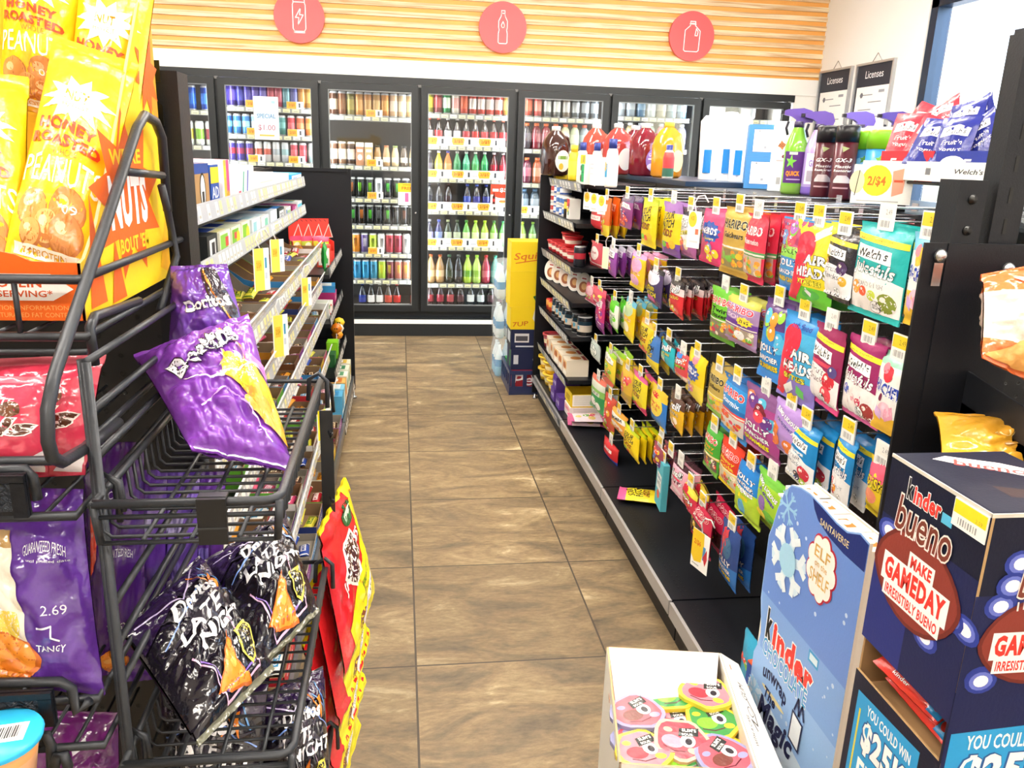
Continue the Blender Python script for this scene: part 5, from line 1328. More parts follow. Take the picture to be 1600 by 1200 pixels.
m = card_box(MB(), -.055, .055, -.04, .04, 0, .14, 'f2efe6', front=[('r', 0, .68, 2, .6, 'ecd22e'), ('r', .1, -.25, 1.1, 1.2, '1fae62'), ('r', .1, -.2, 1.0, .08, '16884a'), ('e', -.6, .1, .25, .2, '5a4a3a'), ('e', -.55, -.6, .35, .25, '6a5a44'), ('r', .3, .7, .2, .4, '4a5a78')])
xfront(m)
put(m.mesh('food_carton'), 'food_carton', 'yellow and green food carton on the top shelf', 'carton', on_shelf(922, 277, .93), 0, TG)
m = card_box(MB(), -.04, .04, -.04, .04, 0, .13, 'f6f4ee', front=[('r', 0, .5, 1.5, .05, 'b8b8c0'), ('r', 0, .2, 1.5, .05, 'b8b8c0'), ('r', 0, -.2, 1.5, .05, 'c8c8d0')])
xfront(m)
put(m.mesh('food_carton'), 'food_carton', 'plain white carton between the green carton and the white bottle', 'carton', on_shelf(937, 277, .95), 0, TG)
m = MB().lathe([(.026, 0, 'e8e4dc'), (.028, .01, '3a6a58'), (.028, .05, 'c83a40'), (.028, .1, 'd04a48'), (.022, .125, 'e8e0d8'), (.016, .135, '2a3a8a'), (.016, .16, '2a3a8a')], 16, PLAS)
p = atX(1043, 273, 1.31)
put(m.mesh('dressing_bottle'), 'dressing_bottle', 'small red and green bottle with a navy cap before the orange juice jug', 'bottle', (1.31, p.y, ZT + .023), 0, TG)
# stacks of cups in white sleeves
CUPW = mat('white_cup_sleeve', .5, color='f4f6f8', bump=.05, bscale=60)
for i, (px, py, zt, r) in enumerate(((1103, 284, .335, .055), (1132, 286, .345, .052), (1150, 287, .33, .05), (1120, 282, .35, .055))):
    Yv = (4.18, 4.0, 3.9, 4.42)[i]
    p = atY(px, py, Yv)
    t = thing('cup_sleeve', f'white sleeve of stacked cups {("with the blue panel nearest the juice jugs", "with a blue panel in its middle", "with a blue panel beside the blue boxes", "standing behind the other sleeves")[i]}', 'cups', (p.x, Yv, ZT + .001), 0, 'cup stacks on the gondola')
    b = MB().lathe([(r * .8, 0, 'f2f4f6'), (r * .82, .02, 'f2f4f6'), (r, zt * .92, 'f2f4f6'), (r * .6, zt, 'f2f4f6'), (0, zt + .003, 'f2f4f6')], 10, CUPW, cap=False)
    b.obj('sleeve', t)
    if i < 3:
        k = MB()
        decals(k, surf(lambda u, v: Vector(((r * .95) * math.sin(u), -(r * .95) * math.cos(u), zt * .33 + v))), [('r', -.45, 0, .75, .115, '1f86d8')], .12, m=FILM)
        k.obj('blue_panel', t)
# two blue boxes, a carton
for i in range(2):
    p = atY(1187, 291, 3.62)
    m = card_box(MB(), -.075, .075, -.07, .07, 0, .137, '4a8ccc', front=[('r', -.03, .0, 1.4, 1.45, '2f70b4'), ('r', -.03, .0, 1.34, 1.38, 'f6f8fa'), ('r', .15, -.1, .6, .06, 'b8bcc4'), ('r', 0, -.4, .15, .15, '9a9ea8'), ('r', -.4, .6, .1, .12, '8a8e98')])
    put(m.mesh('blue_box'), 'blue_box', f'light blue carton with a white label, {("lower", "upper")[i]} of the two on the gondola top', 'carton', (p.x, 3.62, ZT + .001 + i * .1375), -.35, 'blue cartons on the gondola')
p = atY(1214, 293, 3.35)
m = card_box(MB(), -.036, .036, -.03, .03, 0, .28, 'f6f6f4', front=[('s', -.1, .32, .5, .14, 4, .6, 'c87a48'), ('t', -.1, .32, .7, .1, '3a3030', 'PUCK'), ('e', .2, 0, .2, .05, '7a4040'), ('r', -.1, -.12, .9, .03, 'b8a8a8'), ('r', -.1, -.7, .45, .2, 'a8a8a8')])
put(m.mesh('filter_carton'), 'tall_carton', 'tall narrow white carton between the blue cartons and the green spray bottle', 'carton', (p.x, 3.35, ZT + .001), -.3, TG)
# spray bottles
def spray(px, py, Y, c, lab, base, head, desc, yaw=-.5, h=.27):
    p = atY(px, py, Y)
    t = thing('spray_bottle', desc, 'spray bottle', (p.x, Y, ZT + .001), yaw, 'car care sprays on the gondola')
    b = MB().lathe([(.04, 0, base), (.043, .01, base), (.043, .03, c), (.043, h * .55, c), (.036, h * .64, c), (.02, h * .78, c), (.0165, h * .8, c)], 20, LIQ)
    b.obj('body', t)
    l = MB()
    decals(l, surf(lambda u, v: Vector((.0435 * math.sin(u), -.0435 * math.cos(u), h * .32 + h * .22 * v))), lab, .15, m=CARD)
    l.obj('paper_label', t)
    s = MB().lathe([(.019, h * .79, '3a3050'), (.019, h * .86, '3a3050')], 14, PLAS)
    ol = [(.045, .85), (.05, .9), (.04, .985), (.01, 1.015), (-.045, 1.0), (-.058, .985), (-.058, .935), (-.03, .915), (-.014, .88), (-.014, .83), (.015, .83), (.022, .85)]
    s.slab([(x, -.013, h * z) for x, z in ol], (0, -1, 0), .026, head, PLAS)
    s.box(-.07, -.0585, -.009, .009, h * .94, h * .98, '26242e', PLAS)
    s.obj('spray_head', t)
    g = MB().tube([(-.04, 0, h * .86), (-.046, 0, h * .78), (-.038, 0, h * .7)], .005, 8, '2a2836', PLAS)
    g.obj('trigger', t)
gl = [('r', 0, 0, 2.0, 1.7, '5a2f7c'), ('s', -.35, .3, .5, .4, 5, .4, '7ac84a'), ('t', -.1, -.35, 1.2, .3, 'f0a030', 'QUICK', {'b': .04, 'out': 'c83020'}), ('r', -.2, .75, .7, .14, 'd8e8d0'), ('r', 0, -.65, 1.2, .06, 'c8b0d8')]
spray(1237, 294, 3.05, '7ec03a', gl, '86b84a', '6a50b0', 'green spray bottle with a purple label and purple trigger head', -.45, .31)
spray(1268, 297, 3.0, 'b8a0e0', [('r', 0, 0, 2, 1.7, 'e8e4f2'), ('t', 0, .3, 1.4, .35, '8a6ac8', 'GREAT'), ('r', 0, -.4, 1.6, .6, 'b0a8b8')], '8a6ad0', '6a50b0', 'lilac spray bottle half hidden behind the dark red cartridges', -.3, .30)
spray(1330, 297, 3.0, 'e8eef2', [('r', 0, 0, 2, 1.7, '5ab0d8')], 'dfe6ea', '7a68c8', 'pale spray bottle behind the dark cans, purple head turned sideways', -.2, .305)
spray(1385, 300, 2.85, 'e8eef2', [('r', 0, 0, 2, 1.7, '5ab0d8')], 'dfe6ea', '5a4ab0', 'pale spray bottle behind the lime topped wipes, purple head', -.2, .3)
def can_dark(px, py, Y, desc):
    p = atY(px, py, Y)
    t = thing('detailing_can', desc, 'can', (p.x, Y, ZT + .001), -.5, 'car care cans on the gondola')
    MB().lathe([(.034, 0, '3a1420'), (.036, .008, '541626'), (.036, .185, '541626')], 20, PLAS).obj('body', t)
    MB().lathe([(.037, .1855, '1a1a20'), (.037, .235, '1a1a20'), (.03, .24, '1a1a20')], 20, PLAS).obj('cap', t)
    k = MB()
    decals(k, surf(lambda u, v: Vector((.0365 * math.sin(u), -.0365 * math.cos(u), .1 + .08 * v))),
           [('t', -.1, .35, 1.5, .16, 'f0ecec', 'GX-3', {'sh': .3, 'b': .04}), ('t', -.1, .1, 1.5, .11, 'f0ecec', 'Plastic', {'sh': .2, 'b': .03}), ('t', -.1, -.06, 1.7, .1, 'f0ecec', 'Restorer', {'sh': .2, 'b': .03}), ('p', [(-.8, -.45), (-.5, -.25), (.3, -.25), (.7, -.4), (.8, -.55), (-.8, -.55)], 'd8d0d4'), ('r', -.1, -.75, 1.4, .06, 'c8a8b0'), ('s', -.1, .8, .4, .14, 3, .5, 'b8c890')] + [('r', -1.6, .6 - .2 * i, .6, .12, '7a4450') for i in range(7)], .2, m=CARD)
    k.obj('paper_label', t)
can_dark(1283, 297, 2.72, 'dark red cartridge can with a black cap, the one by the lilac spray')
can_dark(1313, 299, 2.6, 'dark red cartridge can with a black cap and white lettering, in front')
def wipes(px, py, Y, desc):
    p = atY(px, py, Y)
    t = thing('wipes_canister', desc, 'canister', (p.x, Y, ZT + .001), -.45, 'wipes canisters on the gondola')
    MB().lathe([(.04, 0, '3a88c8'), (.0415, .006, '3f98d8'), (.0415, .165, '5ab4e4')], 20, PLAS).obj('body', t)
    MB().lathe([(.043, .1655, '86d028'), (.043, .215, '8ad82c'), (.04, .222, 'a0e048'), (.036, .224, 'eef2ea'), (.034, .232, 'eef2ea')], 20, PLAS).obj('lid', t)
    k = MB()
    decals(k, surf(lambda u, v: Vector((.042 * math.sin(u), -.042 * math.cos(u), .085 + .07 * v))), [('e', 0, .4, .9, .4, '8ad0ee'), ('s', -.05, .68, .35, .2, 5, .5, '7ab848'), ('t', -.05, .3, 1.3, .2, 'f0f6f8', 'SURFACE', {'b': .02}), ('t', -.05, .08, 1.3, .13, '1a4a80', 'Cleaner'), ('r', -.05, -.2, 1.2, .05, 'd8ecf6'), ('r', -.05, -.35, 1.2, .05, 'd8ecf6'), ('e', -.9, -.45, .15, .1, 'c8a0a0'), ('e', -.9, -.75, .15, .1, 'b03a3a')], .2, m=CARD)
    k.obj('paper_label', t)
wipes(1342, 297, 2.62, 'blue wipes canister with a lime lid, beside the dark red cans')
wipes(1366, 299, 2.5, 'blue wipes canister with a lime lid and a white top, in front')
wipes(1397, 297, 2.5, 'blue wipes canister with a lime lid, beside the red fruit snack pouches')
# wire shelf with the fruit snack pouches
ws = thing('wire_shelf', 'dark wire shelf with white paper strip carrying fruit snack pouches', 'shelf', (1.12, 1.7, 1.47))
m = MB()
for z in (0, .03):
    m.tube([(0, -.36, z), (0, .2, z), (.3, .2, z), (.3, -.36, z)], .0035, 6, m=WIRE, closed=True)
for k in range(9):
    y = -.36 + k * .07
    m.tube([(0, y, .03), (0, y, 0), (.3, y, 0), (.3, y, .03)], .002, 5, m=WIRE)
for y in (-.3, -.12, .08):
    m.tube([(.0, y, 0), (.0, y, -.07)], .003, 5, m=WIRE)
m.box(.02, .29, -.33, .17, -.078, -.07, m=BLACK)
m.obj('wire_basket', ws)
for (x, y) in ((.06, -.3), (.26, -.3), (.06, .14), (.26, .14)):
    MB().box(x - .012, x + .012, y - .012, y + .012, -.082, -.002, m=BLACK).obj('bracket', ws)
m = MB()
card_box(m, -.01, -.005, -.37, .2, .005, .045, 'f6f6f2', left=[('t', .35, .1, .3, .5, '3a3a40', "Welch's", {'sh': .2, 'q': 2}), ('t', .78, .0, .3, .6, '5a5a60', 'Fruit n'), ('t', -.6, 0, .12, .5, '7a7a80', 'W'), ('r', -.1, 0, .06, .7, '7a7a80')])
m.obj('paper_strip', ws)
def open_box(x0, x1, y0, y1, z0, z1, c, name, label, side=(), back=0.0, root=None):
    m = MB(); t = .004
    m.box(x0, x1, y0, y1, z0, z0 + t, c).box(x0, x0 + t, y0, y1, z0 + t, z1, c).box(x1 - t, x1, y0, y1, z0 + t, z1 + back, c).box(x0 + t, x1 - t, y0, y0 + t, z0 + t, z1, c).box(x0 + t, x1 - t, y1 - t, y1, z0 + t, z1, c)
    if side:
        decals(m, flat((x0, (y0 + y1) / 2, (z0 + z1) / 2), (0, -(y1 - y0) / 2, 0), (0, 0, (z1 - z0) / 2)), side)
    return tag(m.obj(name), label, 'box')
ZW = 1.4725
open_box(1.13, 1.38, 1.665, 1.86, ZW, ZW + .065, 'd0303c', 'snack_carton', 'open red carton of fruit yogurt pouches on the wire shelf', [('t', .1, .1, 1.5, .9, 'f6eef0', "Fruit'n", {'sh': .2})], .06)
open_box(1.13, 1.38, 1.37, 1.655, ZW, ZW + .065, '2a3a98', 'snack_carton', 'open blue carton of fruit yogurt pouches on the wire shelf', [('e', -.6, .1, .3, .6, 'f4f4f8'), ('t', .1, .1, 1.0, .9, 'f4f4f8', "Fruit'n", {'sh': .2})], .06)
def pouch(c):
    mb = MB()
    bag_mesh(mb, .1, .135, .022, c, [], [('p', [(-.7, .5), (.1, .6), (.75, .45), (.7, .12), (-.1, .2), (-.75, .12)], 'f6f4f4'), t_(0, .34, 1.1, .2, '2a2a34', "Welch's", sh=.15), t_(0, -.1, 1.1, .2, 'f4f0f0', "Fruit'n", sh=.2), t_(0, -.4, 1.2, .2, 'f4f0f0', 'Yogurt', sh=.2)], 3, .006, 8, 12, hang=False, lim=.3)
    return mb.mesh('pouch')
PR, PB = pouch('d83848'), pouch('26308a')
for i, (px, py, X, c, tz, ty) in enumerate(((1417, 205, 1.19, 0, .0, -.3), (1440, 190, 1.27, 0, .35, -.4), (1475, 178, 1.28, 0, -.5, -.5), (1450, 212, 1.2, 0, .3, -.3), (1458, 214, 1.15, 1, .1, -.45), (1493, 212, 1.16, 1, -.05, -.4), (1510, 182, 1.26, 1, -.25, -.5), (1535, 205, 1.2, 1, -.7, -.5), (1530, 180, 1.3, 1, -.6, -.4))):
    p = atX(px, py, X)
    o = put(PB if c else PR, 'fruit_pouch', f'{("red", "navy blue")[c]} fruit yogurt pouch, {ORD[i if not c else i - 4]} of the {("red", "blue")[c]} ones from the wipes canisters', 'pouch', p, group='fruit pouches on the wire shelf')
    o.rotation_euler = (ty, tz, -PI / 2 + .45)
    o.scale = (.84,) * 3
    o.location.z -= .012

# =================================================================== the near end of the gondola: uprights, plates, end shelves
ec = thing('end_display', 'black end display frame with tall slotted post closing the candy gondola', 'shelving', (1.3, 1.27, 0))
def epart(mb, name, parent=None):
    o = mb.obj(name)
    if parent: o.parent = parent
    else:
        o.parent = ec; o.location = -ec.location
    return o
EY = 1.262
m = MB().box(.892, .942, EY - .03, EY + .022, .02, 1.485, m=BLACK)
for z in (1.455, 1.405):
    m.lathe([(.0, 0, '0a0a0a'), (.008, 0, '0a0a0a'), (.008, .002, '0a0a0a')], 12, PLAS, Matrix.Translation((.918, EY - .03, z)) @ Matrix.Rotation(PI / 2, 4, 'X'))
epart(m, 'near_upright')
m = MB().box(.968, 1.02, EY - .02, EY + .02, .02, 1.71, m=BLACK).box(.972, 1.016, EY - .016, EY + .016, 1.71, 1.718, m=BLACK)
for k in range(32):
    m.box(.989, .995, EY - .0208, EY - .0195, .1 + k * .05, .125 + k * .05, '050505', PLAS)
epart(m, 'tall_post')
m = MB().box(.885, 1.035, EY - .038, EY - .031, .55, 1.385, m=BLACK)
m.box(.845, .885, EY - .036, EY - .031, .3, 1.385, m=BLACK)
epart(m, 'joining_plate')
for x, z in ((.872, 1.365), (.998, 1.345)):
    m = MB().lathe([(.011, 0, 'd8dadc'), (.010, .005, 'e8e8e8'), (.005, .009, 'f0f0f0')], 12, CHROME, Matrix.Translation((x, EY - .0385, z)) @ Matrix.Rotation(PI / 2, 4, 'X'))
    m.box(x - .008, x + .008, EY - .0395, EY - .0382, z - .05, z - .012, 'b8bcc0', CHROME)
    epart(m, 'screw')
epart(MB().box(.945, 1.75, EY + .023, EY + .03, .1, 1.36, m=PEG), 'back_panel')
epart(MB().box(1.705, 1.755, EY - .02, EY + .02, .02, 1.71, m=BLACK), 'far_post')
def end_shelf(z, d0, name='end_shelf'):
    m = MB().box(.965, 1.74, EY - .42, EY - .04, z - .02, z, m=BLACK)
    s = epart(m, name)
    if z < 1: return
    b = MB()
    b.slab([(.96, EY - .04, z + .11), (.96, EY - .42, z + .05), (.96, EY - .42, z - .03), (.96, EY - .04, z - .14)], (-1, 0, 0), .004, '1b1e24', mat('bracket_black', .4, bump=.03, bscale=80))
    epart(b, 'side_bracket', s)
    w_ = MB().tube([(.966, EY - .42, z + .045), (1.73, EY - .42, z + .045)], .004, 6, m=WIRE)
    epart(w_, 'front_rail', s)
ZB = atY(1470, 740, 1.1).z - .03
for z in (1.06, ZB, .45): end_shelf(z, .4)
epart(MB().box(.9, 1.74, EY - .44, EY - .04, .02, .15, m=BLACK), 'end_deck')
# bags on the end shelves
def patch_bag(name, label, cat, corners, t, base, bands=(), prints=(), seed=1, crink=.01, foil=True, group=None, nu=32, nv=40, lim=.07, seal=.08, eps=.00008, back=None):
    c, w_, h_, W = patch(*corners)
    mb = MB()
    bag_mesh(mb, w_, h_, t, base, bands, prints, seed, crink, nu, nv, back, FOIL if foil else FILM, None, lim, seal, False, eps, W)
    return tag(mb.obj(name, None, c), label, cat, group)
Y_ = 1.06
patch_bag('chip_bag', 'crinkled orange and white chip bag on the upper end shelf', 'chip bag', [atY(1535, 428, 1.14), atY(1690, 400, 1.17), atY(1690, 640, 1.1), atY(1532, 560, 1.08)], .08, 'e8743a', [(-.5, .55, 'f0d8c8')], [('p', [(-.6, .8), (.1, .2), (-.3, -.3), (.4, -.8), (.9, -.2), (.5, .6)], 'f2e0d4'), ('p', [(-1, -.9), (-.5, -.4), (0, -.9)], 'f0b060')], 4, .03)
patch_bag('chip_bag', 'golden yellow chip bag lying on the lower end shelf', 'chip bag', [atY(1462, 642, 1.16), atY(1680, 655, 1.16), atY(1690, 790, 1.08), atY(1470, 740, 1.06)], .07, 'd9a02e', [], [('r', .3, .0, 1.2, .05, 'a8782a', .1), t_(.0, .25, .9, .12, 'f0d890', 'GUARANTEED', b=0, a=.15), ('p', [(-.2, .9), (1, .9), (1, .4), (.2, .5)], '9a7a3a')], 9, .022)

# =================================================================== cases at the far end of the gondola
m = MB().box(.80, 1.3, 4.985, 5.4, .0, .012, '232f55', PLAS)
for a in ((.80, .812, 4.985, 5.4), (1.288, 1.3, 4.985, 5.4), (.812, 1.288, 4.985, 4.997), (.812, 1.288, 5.388, 5.4)):
    m.box(*a, .012, .055, '25325c', PLAS).box(*a, .135, .16, '25325c', PLAS)
for k in range(6):
    y = 4.99 + k * .078
    m.box(.80, .812, y, y + .022, .055, .135, '25325c', PLAS).box(1.288, 1.3, y, y + .022, .055, .135, '25325c', PLAS)
for k in range(7):
    x = .815 + k * .075
    m.box(x, x + .025, 4.985, 4.997, .055, .135, '25325c', PLAS)
m.xf(Matrix.Translation((-.105, .01, 0)))
tag(m.obj('bottle_crate'), 'dark blue plastic crate on the floor under the soda cases', 'crate')
CG = 'soda cases stacked at the gondola end'
def case(x0, x1, y0, y1, z0, z1, c, fr, lf, label):
    m = card_box(MB(), x0 - .115, x1 - .115, y0 + .01, y1 + .01, z0, z1, c, front=fr, left=lf)
    tag(m.obj('soda_case'), label, 'case', CG)
case(.83, 1.14, 5.0, 5.2, .014, .165, '9a2230', [('t', -.55, .1, .9, 1.0, 'f4eef0', 'Pe', {'sh': .2, 'q': 2}), ('r', -.7, -.75, .4, .08, 'd8b0b4')], [('r', .3, 0, .9, 1.8, 'b83a3a')], 'dark red soda case standing in the blue crate')
case(.83, 1.14, 5.205, 5.385, .014, .165, '2f8a48', [('r', 0, 0, 1, 1, '3aa858')], [('r', 0, 0, .9, 1.8, '4ab068')], 'green soda case behind the dark red one in the crate')
case(.82, 1.13, 5.0, 5.2, .166, .30, '1c2448', [('e', .4, 0, .5, .6, 'e8eaf2'), ('r', -.8, 0, .2, .9, 'c8ccd8')], [('r', .4, .0, .4, 1.6, '2f8a48')], 'navy soda case on the dark red case')
case(.815, 1.125, 5.0, 5.2, .301, .43, '20284c', [('e', .5, 0, .4, .6, 'e8eaf2'), ('r', -.55, .15, .6, .9, 'd8d8de'), ('r', -.55, .1, .5, .5, '4a4a55'), ('r', -.3, -.7, 1.0, .14, 'd8dce8')], [('r', 0, 0, 1.8, 1.8, '1a1a20'), ('r', 0, .1, 1.2, 1.1, 'c8ccd0')], 'navy and black soda case under the yellow cases')
case(.81, 1.12, 5.0, 5.2, .431, .575, 'f0cf1e', [('p', [(.0, 1), (1, 1), (1, -1), (.2, -1), (-.1, 0)], 'eeeeea'), ('r', .5, .2, .5, .8, 'b8c0b4'), ('t', -.6, -.5, .7, .4, 'c8641a', '7UP', {'sh': .3, 'a': .2})], [('r', 0, 0, 1.8, 1.7, 'f2d62a')], 'yellow soda case, lower of the two')
case(.80, 1.11, 5.0, 5.2, .576, .80, 'f0cf1e', [('p', [(.2, -1), (1, -1), (1, -.1), (.3, -.2), (-.05, -.4)], '2a6a3a'), ('r', .6, -.65, .5, .5, 'e0e4dc')], [('r', 0, 0, 1.8, 1.7, 'f2d62a')], 'yellow soda case, middle of the stack')
case(.80, 1.11, 5.0, 5.2, .801, .985, 'f4d422', [('t', -.2, .0, 1.4, .6, 'e0742a', 'Squirt', {'sh': .25, 'a': .12, 'q': 2}), ('l', [(-.8, -.45), (.5, -.1)], .06, 'd8602a')], [('r', 0, 0, 1.8, 1.7, 'f6dc3a')], 'yellow soda case with orange lettering on top of the stack')
# shrink wrapped water
wc = thing('water_case', 'shrink wrapped case of water bottles standing upright beside the soda cases', 'water case', (.745, 5.66, 0))
m = MB(); n = 12
for k in range(2):
    for j in range(3):
        M = Matrix.Translation((-.03 + .07 * (k - .5), -.22 + j * .075, .02 + 0))
        for lay in range(3):
            MM = Matrix.Translation((-.03 + .07 * (k - .5), -.22 + j * .075, .01 + lay * .27))
            b = MB().lathe([(.024, 0, '5ab4dc' if lay == 0 else 'd8eaf2'), (.031, .01, '6ac0e4' if lay == 0 else 'e8f4f8'), (.031, .07, '3f98d0'), (.031, .12, 'd8eef6'), (.028, .15, 'e4f2f8'), (.012, .2, 'e4f2f8'), (.012, .225, 'f4f6f8')], n, LIQ, MM)
            b.obj('water_bottle', wc)
w = MB()
vs = []
for z, s in ((0, .98), (.12, 1.05), (.2, 1.0), (.27, .9), (.4, 1.05), (.47, 1.0), (.54, .9), (.66, 1.05), (.74, 1.0), (.80, .93), (.815, .5), (.82, .1)):
    ring = []
    for i in range(24):
        a = 2 * PI * i / 24
        k = 1 / (abs(math.cos(a)) ** 5 + abs(math.sin(a)) ** 5) ** .2
        ring.append((-.03 + .078 * s * k * math.cos(a) + .004 * math.sin(a * 7 + z * 9), -.145 + .115 * s * k * math.sin(a), z + .002))
    vs.append(ring)
fl = [p for r_ in vs for p in r_]
w.add(fl, [(j * 24 + i, j * 24 + (i + 1) % 24, (j + 1) * 24 + (i + 1) % 24, (j + 1) * 24 + i) for j in range(len(vs) - 1) for i in range(24)], 'ffffff', WRAPCLEAR, True)
w.obj('shrink_wrap', wc)

# =================================================================== floor displays in front
def holiday():
    X, ya, yb_ = .75, 1.10, 1.435       # near and far edge of the printed panel
    t = thing('holiday_display', 'tall blue snowy chocolate display with rounded top, beside the dark football box', 'display stand', (X, (ya + yb_) / 2, 0))
    yc = (ya + yb_) / 2; hy = (yb_ - ya) / 2; H_ = .93
    # outline in (u from far to near, z)
    ol = [(-1.0, 0), (1.0, 0), (1.0, .915), (.83, .92), (.61, .905), (.4, .905), (.1, .912), (-.2, .916), (-.4, .913), (-.62, .903), (-.77, .875), (-.87, .833), (-.94, .79), (-1.0, .765), (-1.0, .62), (-.93, .58), (-.88, .55), (-.93, .515), (-1.0, .49)]
    P = lambda u, z: Vector((0, -u * hy, z))
    m = MB()
    m.slab([P(u, z) for u, z in ol], (-1, 0, 0), .006, '96bdee', CARD, 'efeae2')
    zc = .465
    fm = flat((0, 0, zc), (0, -hy, 0), (0, 0, zc))
    pts = lambda q: [(u, z / zc - 1) for u, z in q]
    sky = [('p', pts([(-.98, .64), (1, .64), (1, .912), (.83, .917), (.61, .902), (.4, .902), (.1, .909), (-.2, .913), (-.4, .91), (-.61, .9), (-.76, .872), (-.86, .83), (-.93, .787), (-.985, .762)]), '6c92dc'),
           ('p', pts([(-.85, .52), (1, .52), (1, .64), (-.97, .64)]), '80aae6'),
           ('p', pts([(-.97, 0), (1, 0), (1, .38), (-.97, .44)]), 'cfe2f6'),
           ('p', pts([(-.97, 0), (1, 0), (1, .3), (-.97, .34)]), 'dfecf8'),
           ('p', pts([(-.12, .912), (.1, .908), (.4, .901), (.61, .901), (.83, .916), (.99, .911), (.99, .862), (.6, .862), (.3, .868), (.05, .88), (-.06, .895)]), '1c2f78'),
           t_(.38, .883 / zc - 1, .58, .028, 'e8d8a0', 'SANTAVERSE', b=.01)]
    r = random.Random(4)
    for i in range(46):
        u, z = r.uniform(-.9, .95), r.uniform(.3, .86)
        q = r.uniform(.012, .03)
        if not (z > .84 and u > -.2): sky.append(('e', u, z / zc - 1, q, q * hy / zc, 'c8dcf6', 8))
    for (u, z, s_) in ((-.62, .855, .2), (-.86, .41, .17)):        # snowflakes
        for k in range(3):
            a = k * PI / 3
            dx, dy = s_ * math.cos(a), s_ * math.sin(a) * hy / zc
            sky.append(('l', [(u - dx, z / zc - 1 - dy), (u + dx, z / zc - 1 + dy)], .035, '9fd0f2', hy / zc))
            for f in (-.65, .65):
                for b_ in (a + .7, a - .7):
                    x0, y0 = u + dx * f, z / zc - 1 + dy * f
                    sky.append(('l', [(x0, y0), (x0 + .09 * math.copysign(1, f) * math.cos(b_), y0 + .09 * math.copysign(1, f) * math.sin(b_) * hy / zc)], .025, '9fd0f2', hy / zc))
    # big white snowflake without the figure
    for k in range(3):
        a = k * PI / 3 + .25
        dx, dy = .38 * math.cos(a), .38 * math.sin(a) * hy / zc
        u, z = -.46, .755 / zc - 1
        sky.append(('l', [(u - dx, z - dy), (u + dx, z + dy)], .12, 'd4ecfa', hy / zc))
        for f in (-.7, .7):
            for b_ in (a + .8, a - .8):
                x0, y0 = u + dx * f, z + dy * f
                s_ = math.copysign(1, f)
                sky.append(('l', [(x0, y0), (x0 + .15 * s_ * math.cos(b_), y0 + .15 * s_ * math.sin(b_) * hy / zc)], .09, 'e6f4fc', hy / zc))
    sky.append(('e', -.46, .755 / zc - 1, .2, .2 * hy / zc, 'a8d8f2'))
    # cloud badge
    bx, bz = .25, .80 / zc - 1
    for (du, dz, q, c) in [(0, 0, .27, 'c83048')] + [(.2 * math.cos(a), .23 * math.sin(a) * hy / zc * 1.15, .12, 'c83048') for a in np.linspace(0, 2 * PI, 10)[:-1]]:
        sky.append(('e', bx + du, bz + dz, q, q * hy / zc * 1.15, c))
    for (du, dz, q, c) in [(0, 0, .25, 'fbf6ee')] + [(.2 * math.cos(a), .23 * math.sin(a) * hy / zc * 1.15, .1, 'fbf6ee') for a in np.linspace(0, 2 * PI, 10)[:-1]]:
        sky.append(('e', bx + du, bz + dz, q, q * hy / zc * 1.15, c))
    sky += [t_(bx, bz + .06, .32, .05, 'd8b060', 'ELF'), t_(bx, bz + .012, .26, .026, 'd8b060', 'on the', b=0), t_(bx, bz - .045, .4, .055, 'd8b060', 'SHELF')]
    sky += [t_(-.68, .588 / zc - 1, .15, .145, KB, 'k', b=.05, out=WB, ow=.036), t_(-.08, .578 / zc - 1, .98, .135, 'e63a2e', 'inder', b=.05, out=WB, ow=.036), ('r', .36, .625 / zc - 1, .22, .05, '3f9fd8'), ('r', .36, .625 / zc - 1, .17, .03, 'd8eefa'),
            t_(-.22, .535 / zc - 1, 1.12, .085, '4a9fd4', 'CHOCOLATE', b=.012, out=WB, ow=.036),
            t_(-.38, .472 / zc - 1, .62, .07, '1d2350', 'unwrap', b=.03, arc=.025), ('e', -.38, .45 / zc - 1, .3, .012, 'e8d8a0'), t_(-.45, .443 / zc - 1, .3, .055, '1d2350', 'The', sh=.2, q=2, b=.03), t_(-.25, .395 / zc - 1, .92, .15, '1d2350', 'Magic', sh=.25, b=.04, q=3), t_(-.55, .368 / zc - 1, .16, .03, '5a6a9a', 'of', b=0), t_(-.28, .325 / zc - 1, .95, .085, '1d2350', 'storytime', b=.025, arc=-.02),
            ('p', [(.1, .487 / zc - 1), (.36, .48 / zc - 1), (.34, .415 / zc - 1), (.08, .42 / zc - 1)], '1d2350'), ('p', [(.125, .482 / zc - 1), (.335, .476 / zc - 1), (.315, .42 / zc - 1), (.105, .425 / zc - 1)], 'eef4fa'), ('l', [(.14, .49 / zc - 1), (.2, .52 / zc - 1), (.24, .488 / zc - 1), (.3, .515 / zc - 1), (.36, .49 / zc - 1)], .03, '1d2350', hy / zc),
            ('e', -.35, .235 / zc - 1, .35, .1, 'f4f2ea'), t_(-.35, .235 / zc - 1, .5, .1, '3a98d0', 'SLS', b=.03, out='f0a840', ow=.036)]
    decals(m, fm, sky, .2, m=CARD)
    m.obj('printed_panel', t)
    s = MB().box(.0061, .085, -hy, -hy + .004, 0, .90, 'f4f0e8').box(.0061, .085, hy - .004, hy, 0, .76, 'efeae0').box(.081, .085, -hy + .0041, hy - .0041, 0, .88, 'efeae0')
    s.obj('side_panel', t)
    MB().box(.0061, .0805, -hy + .0041, hy - .0041, .855, .859, 'f2ece4').obj('shelf_insert', t)
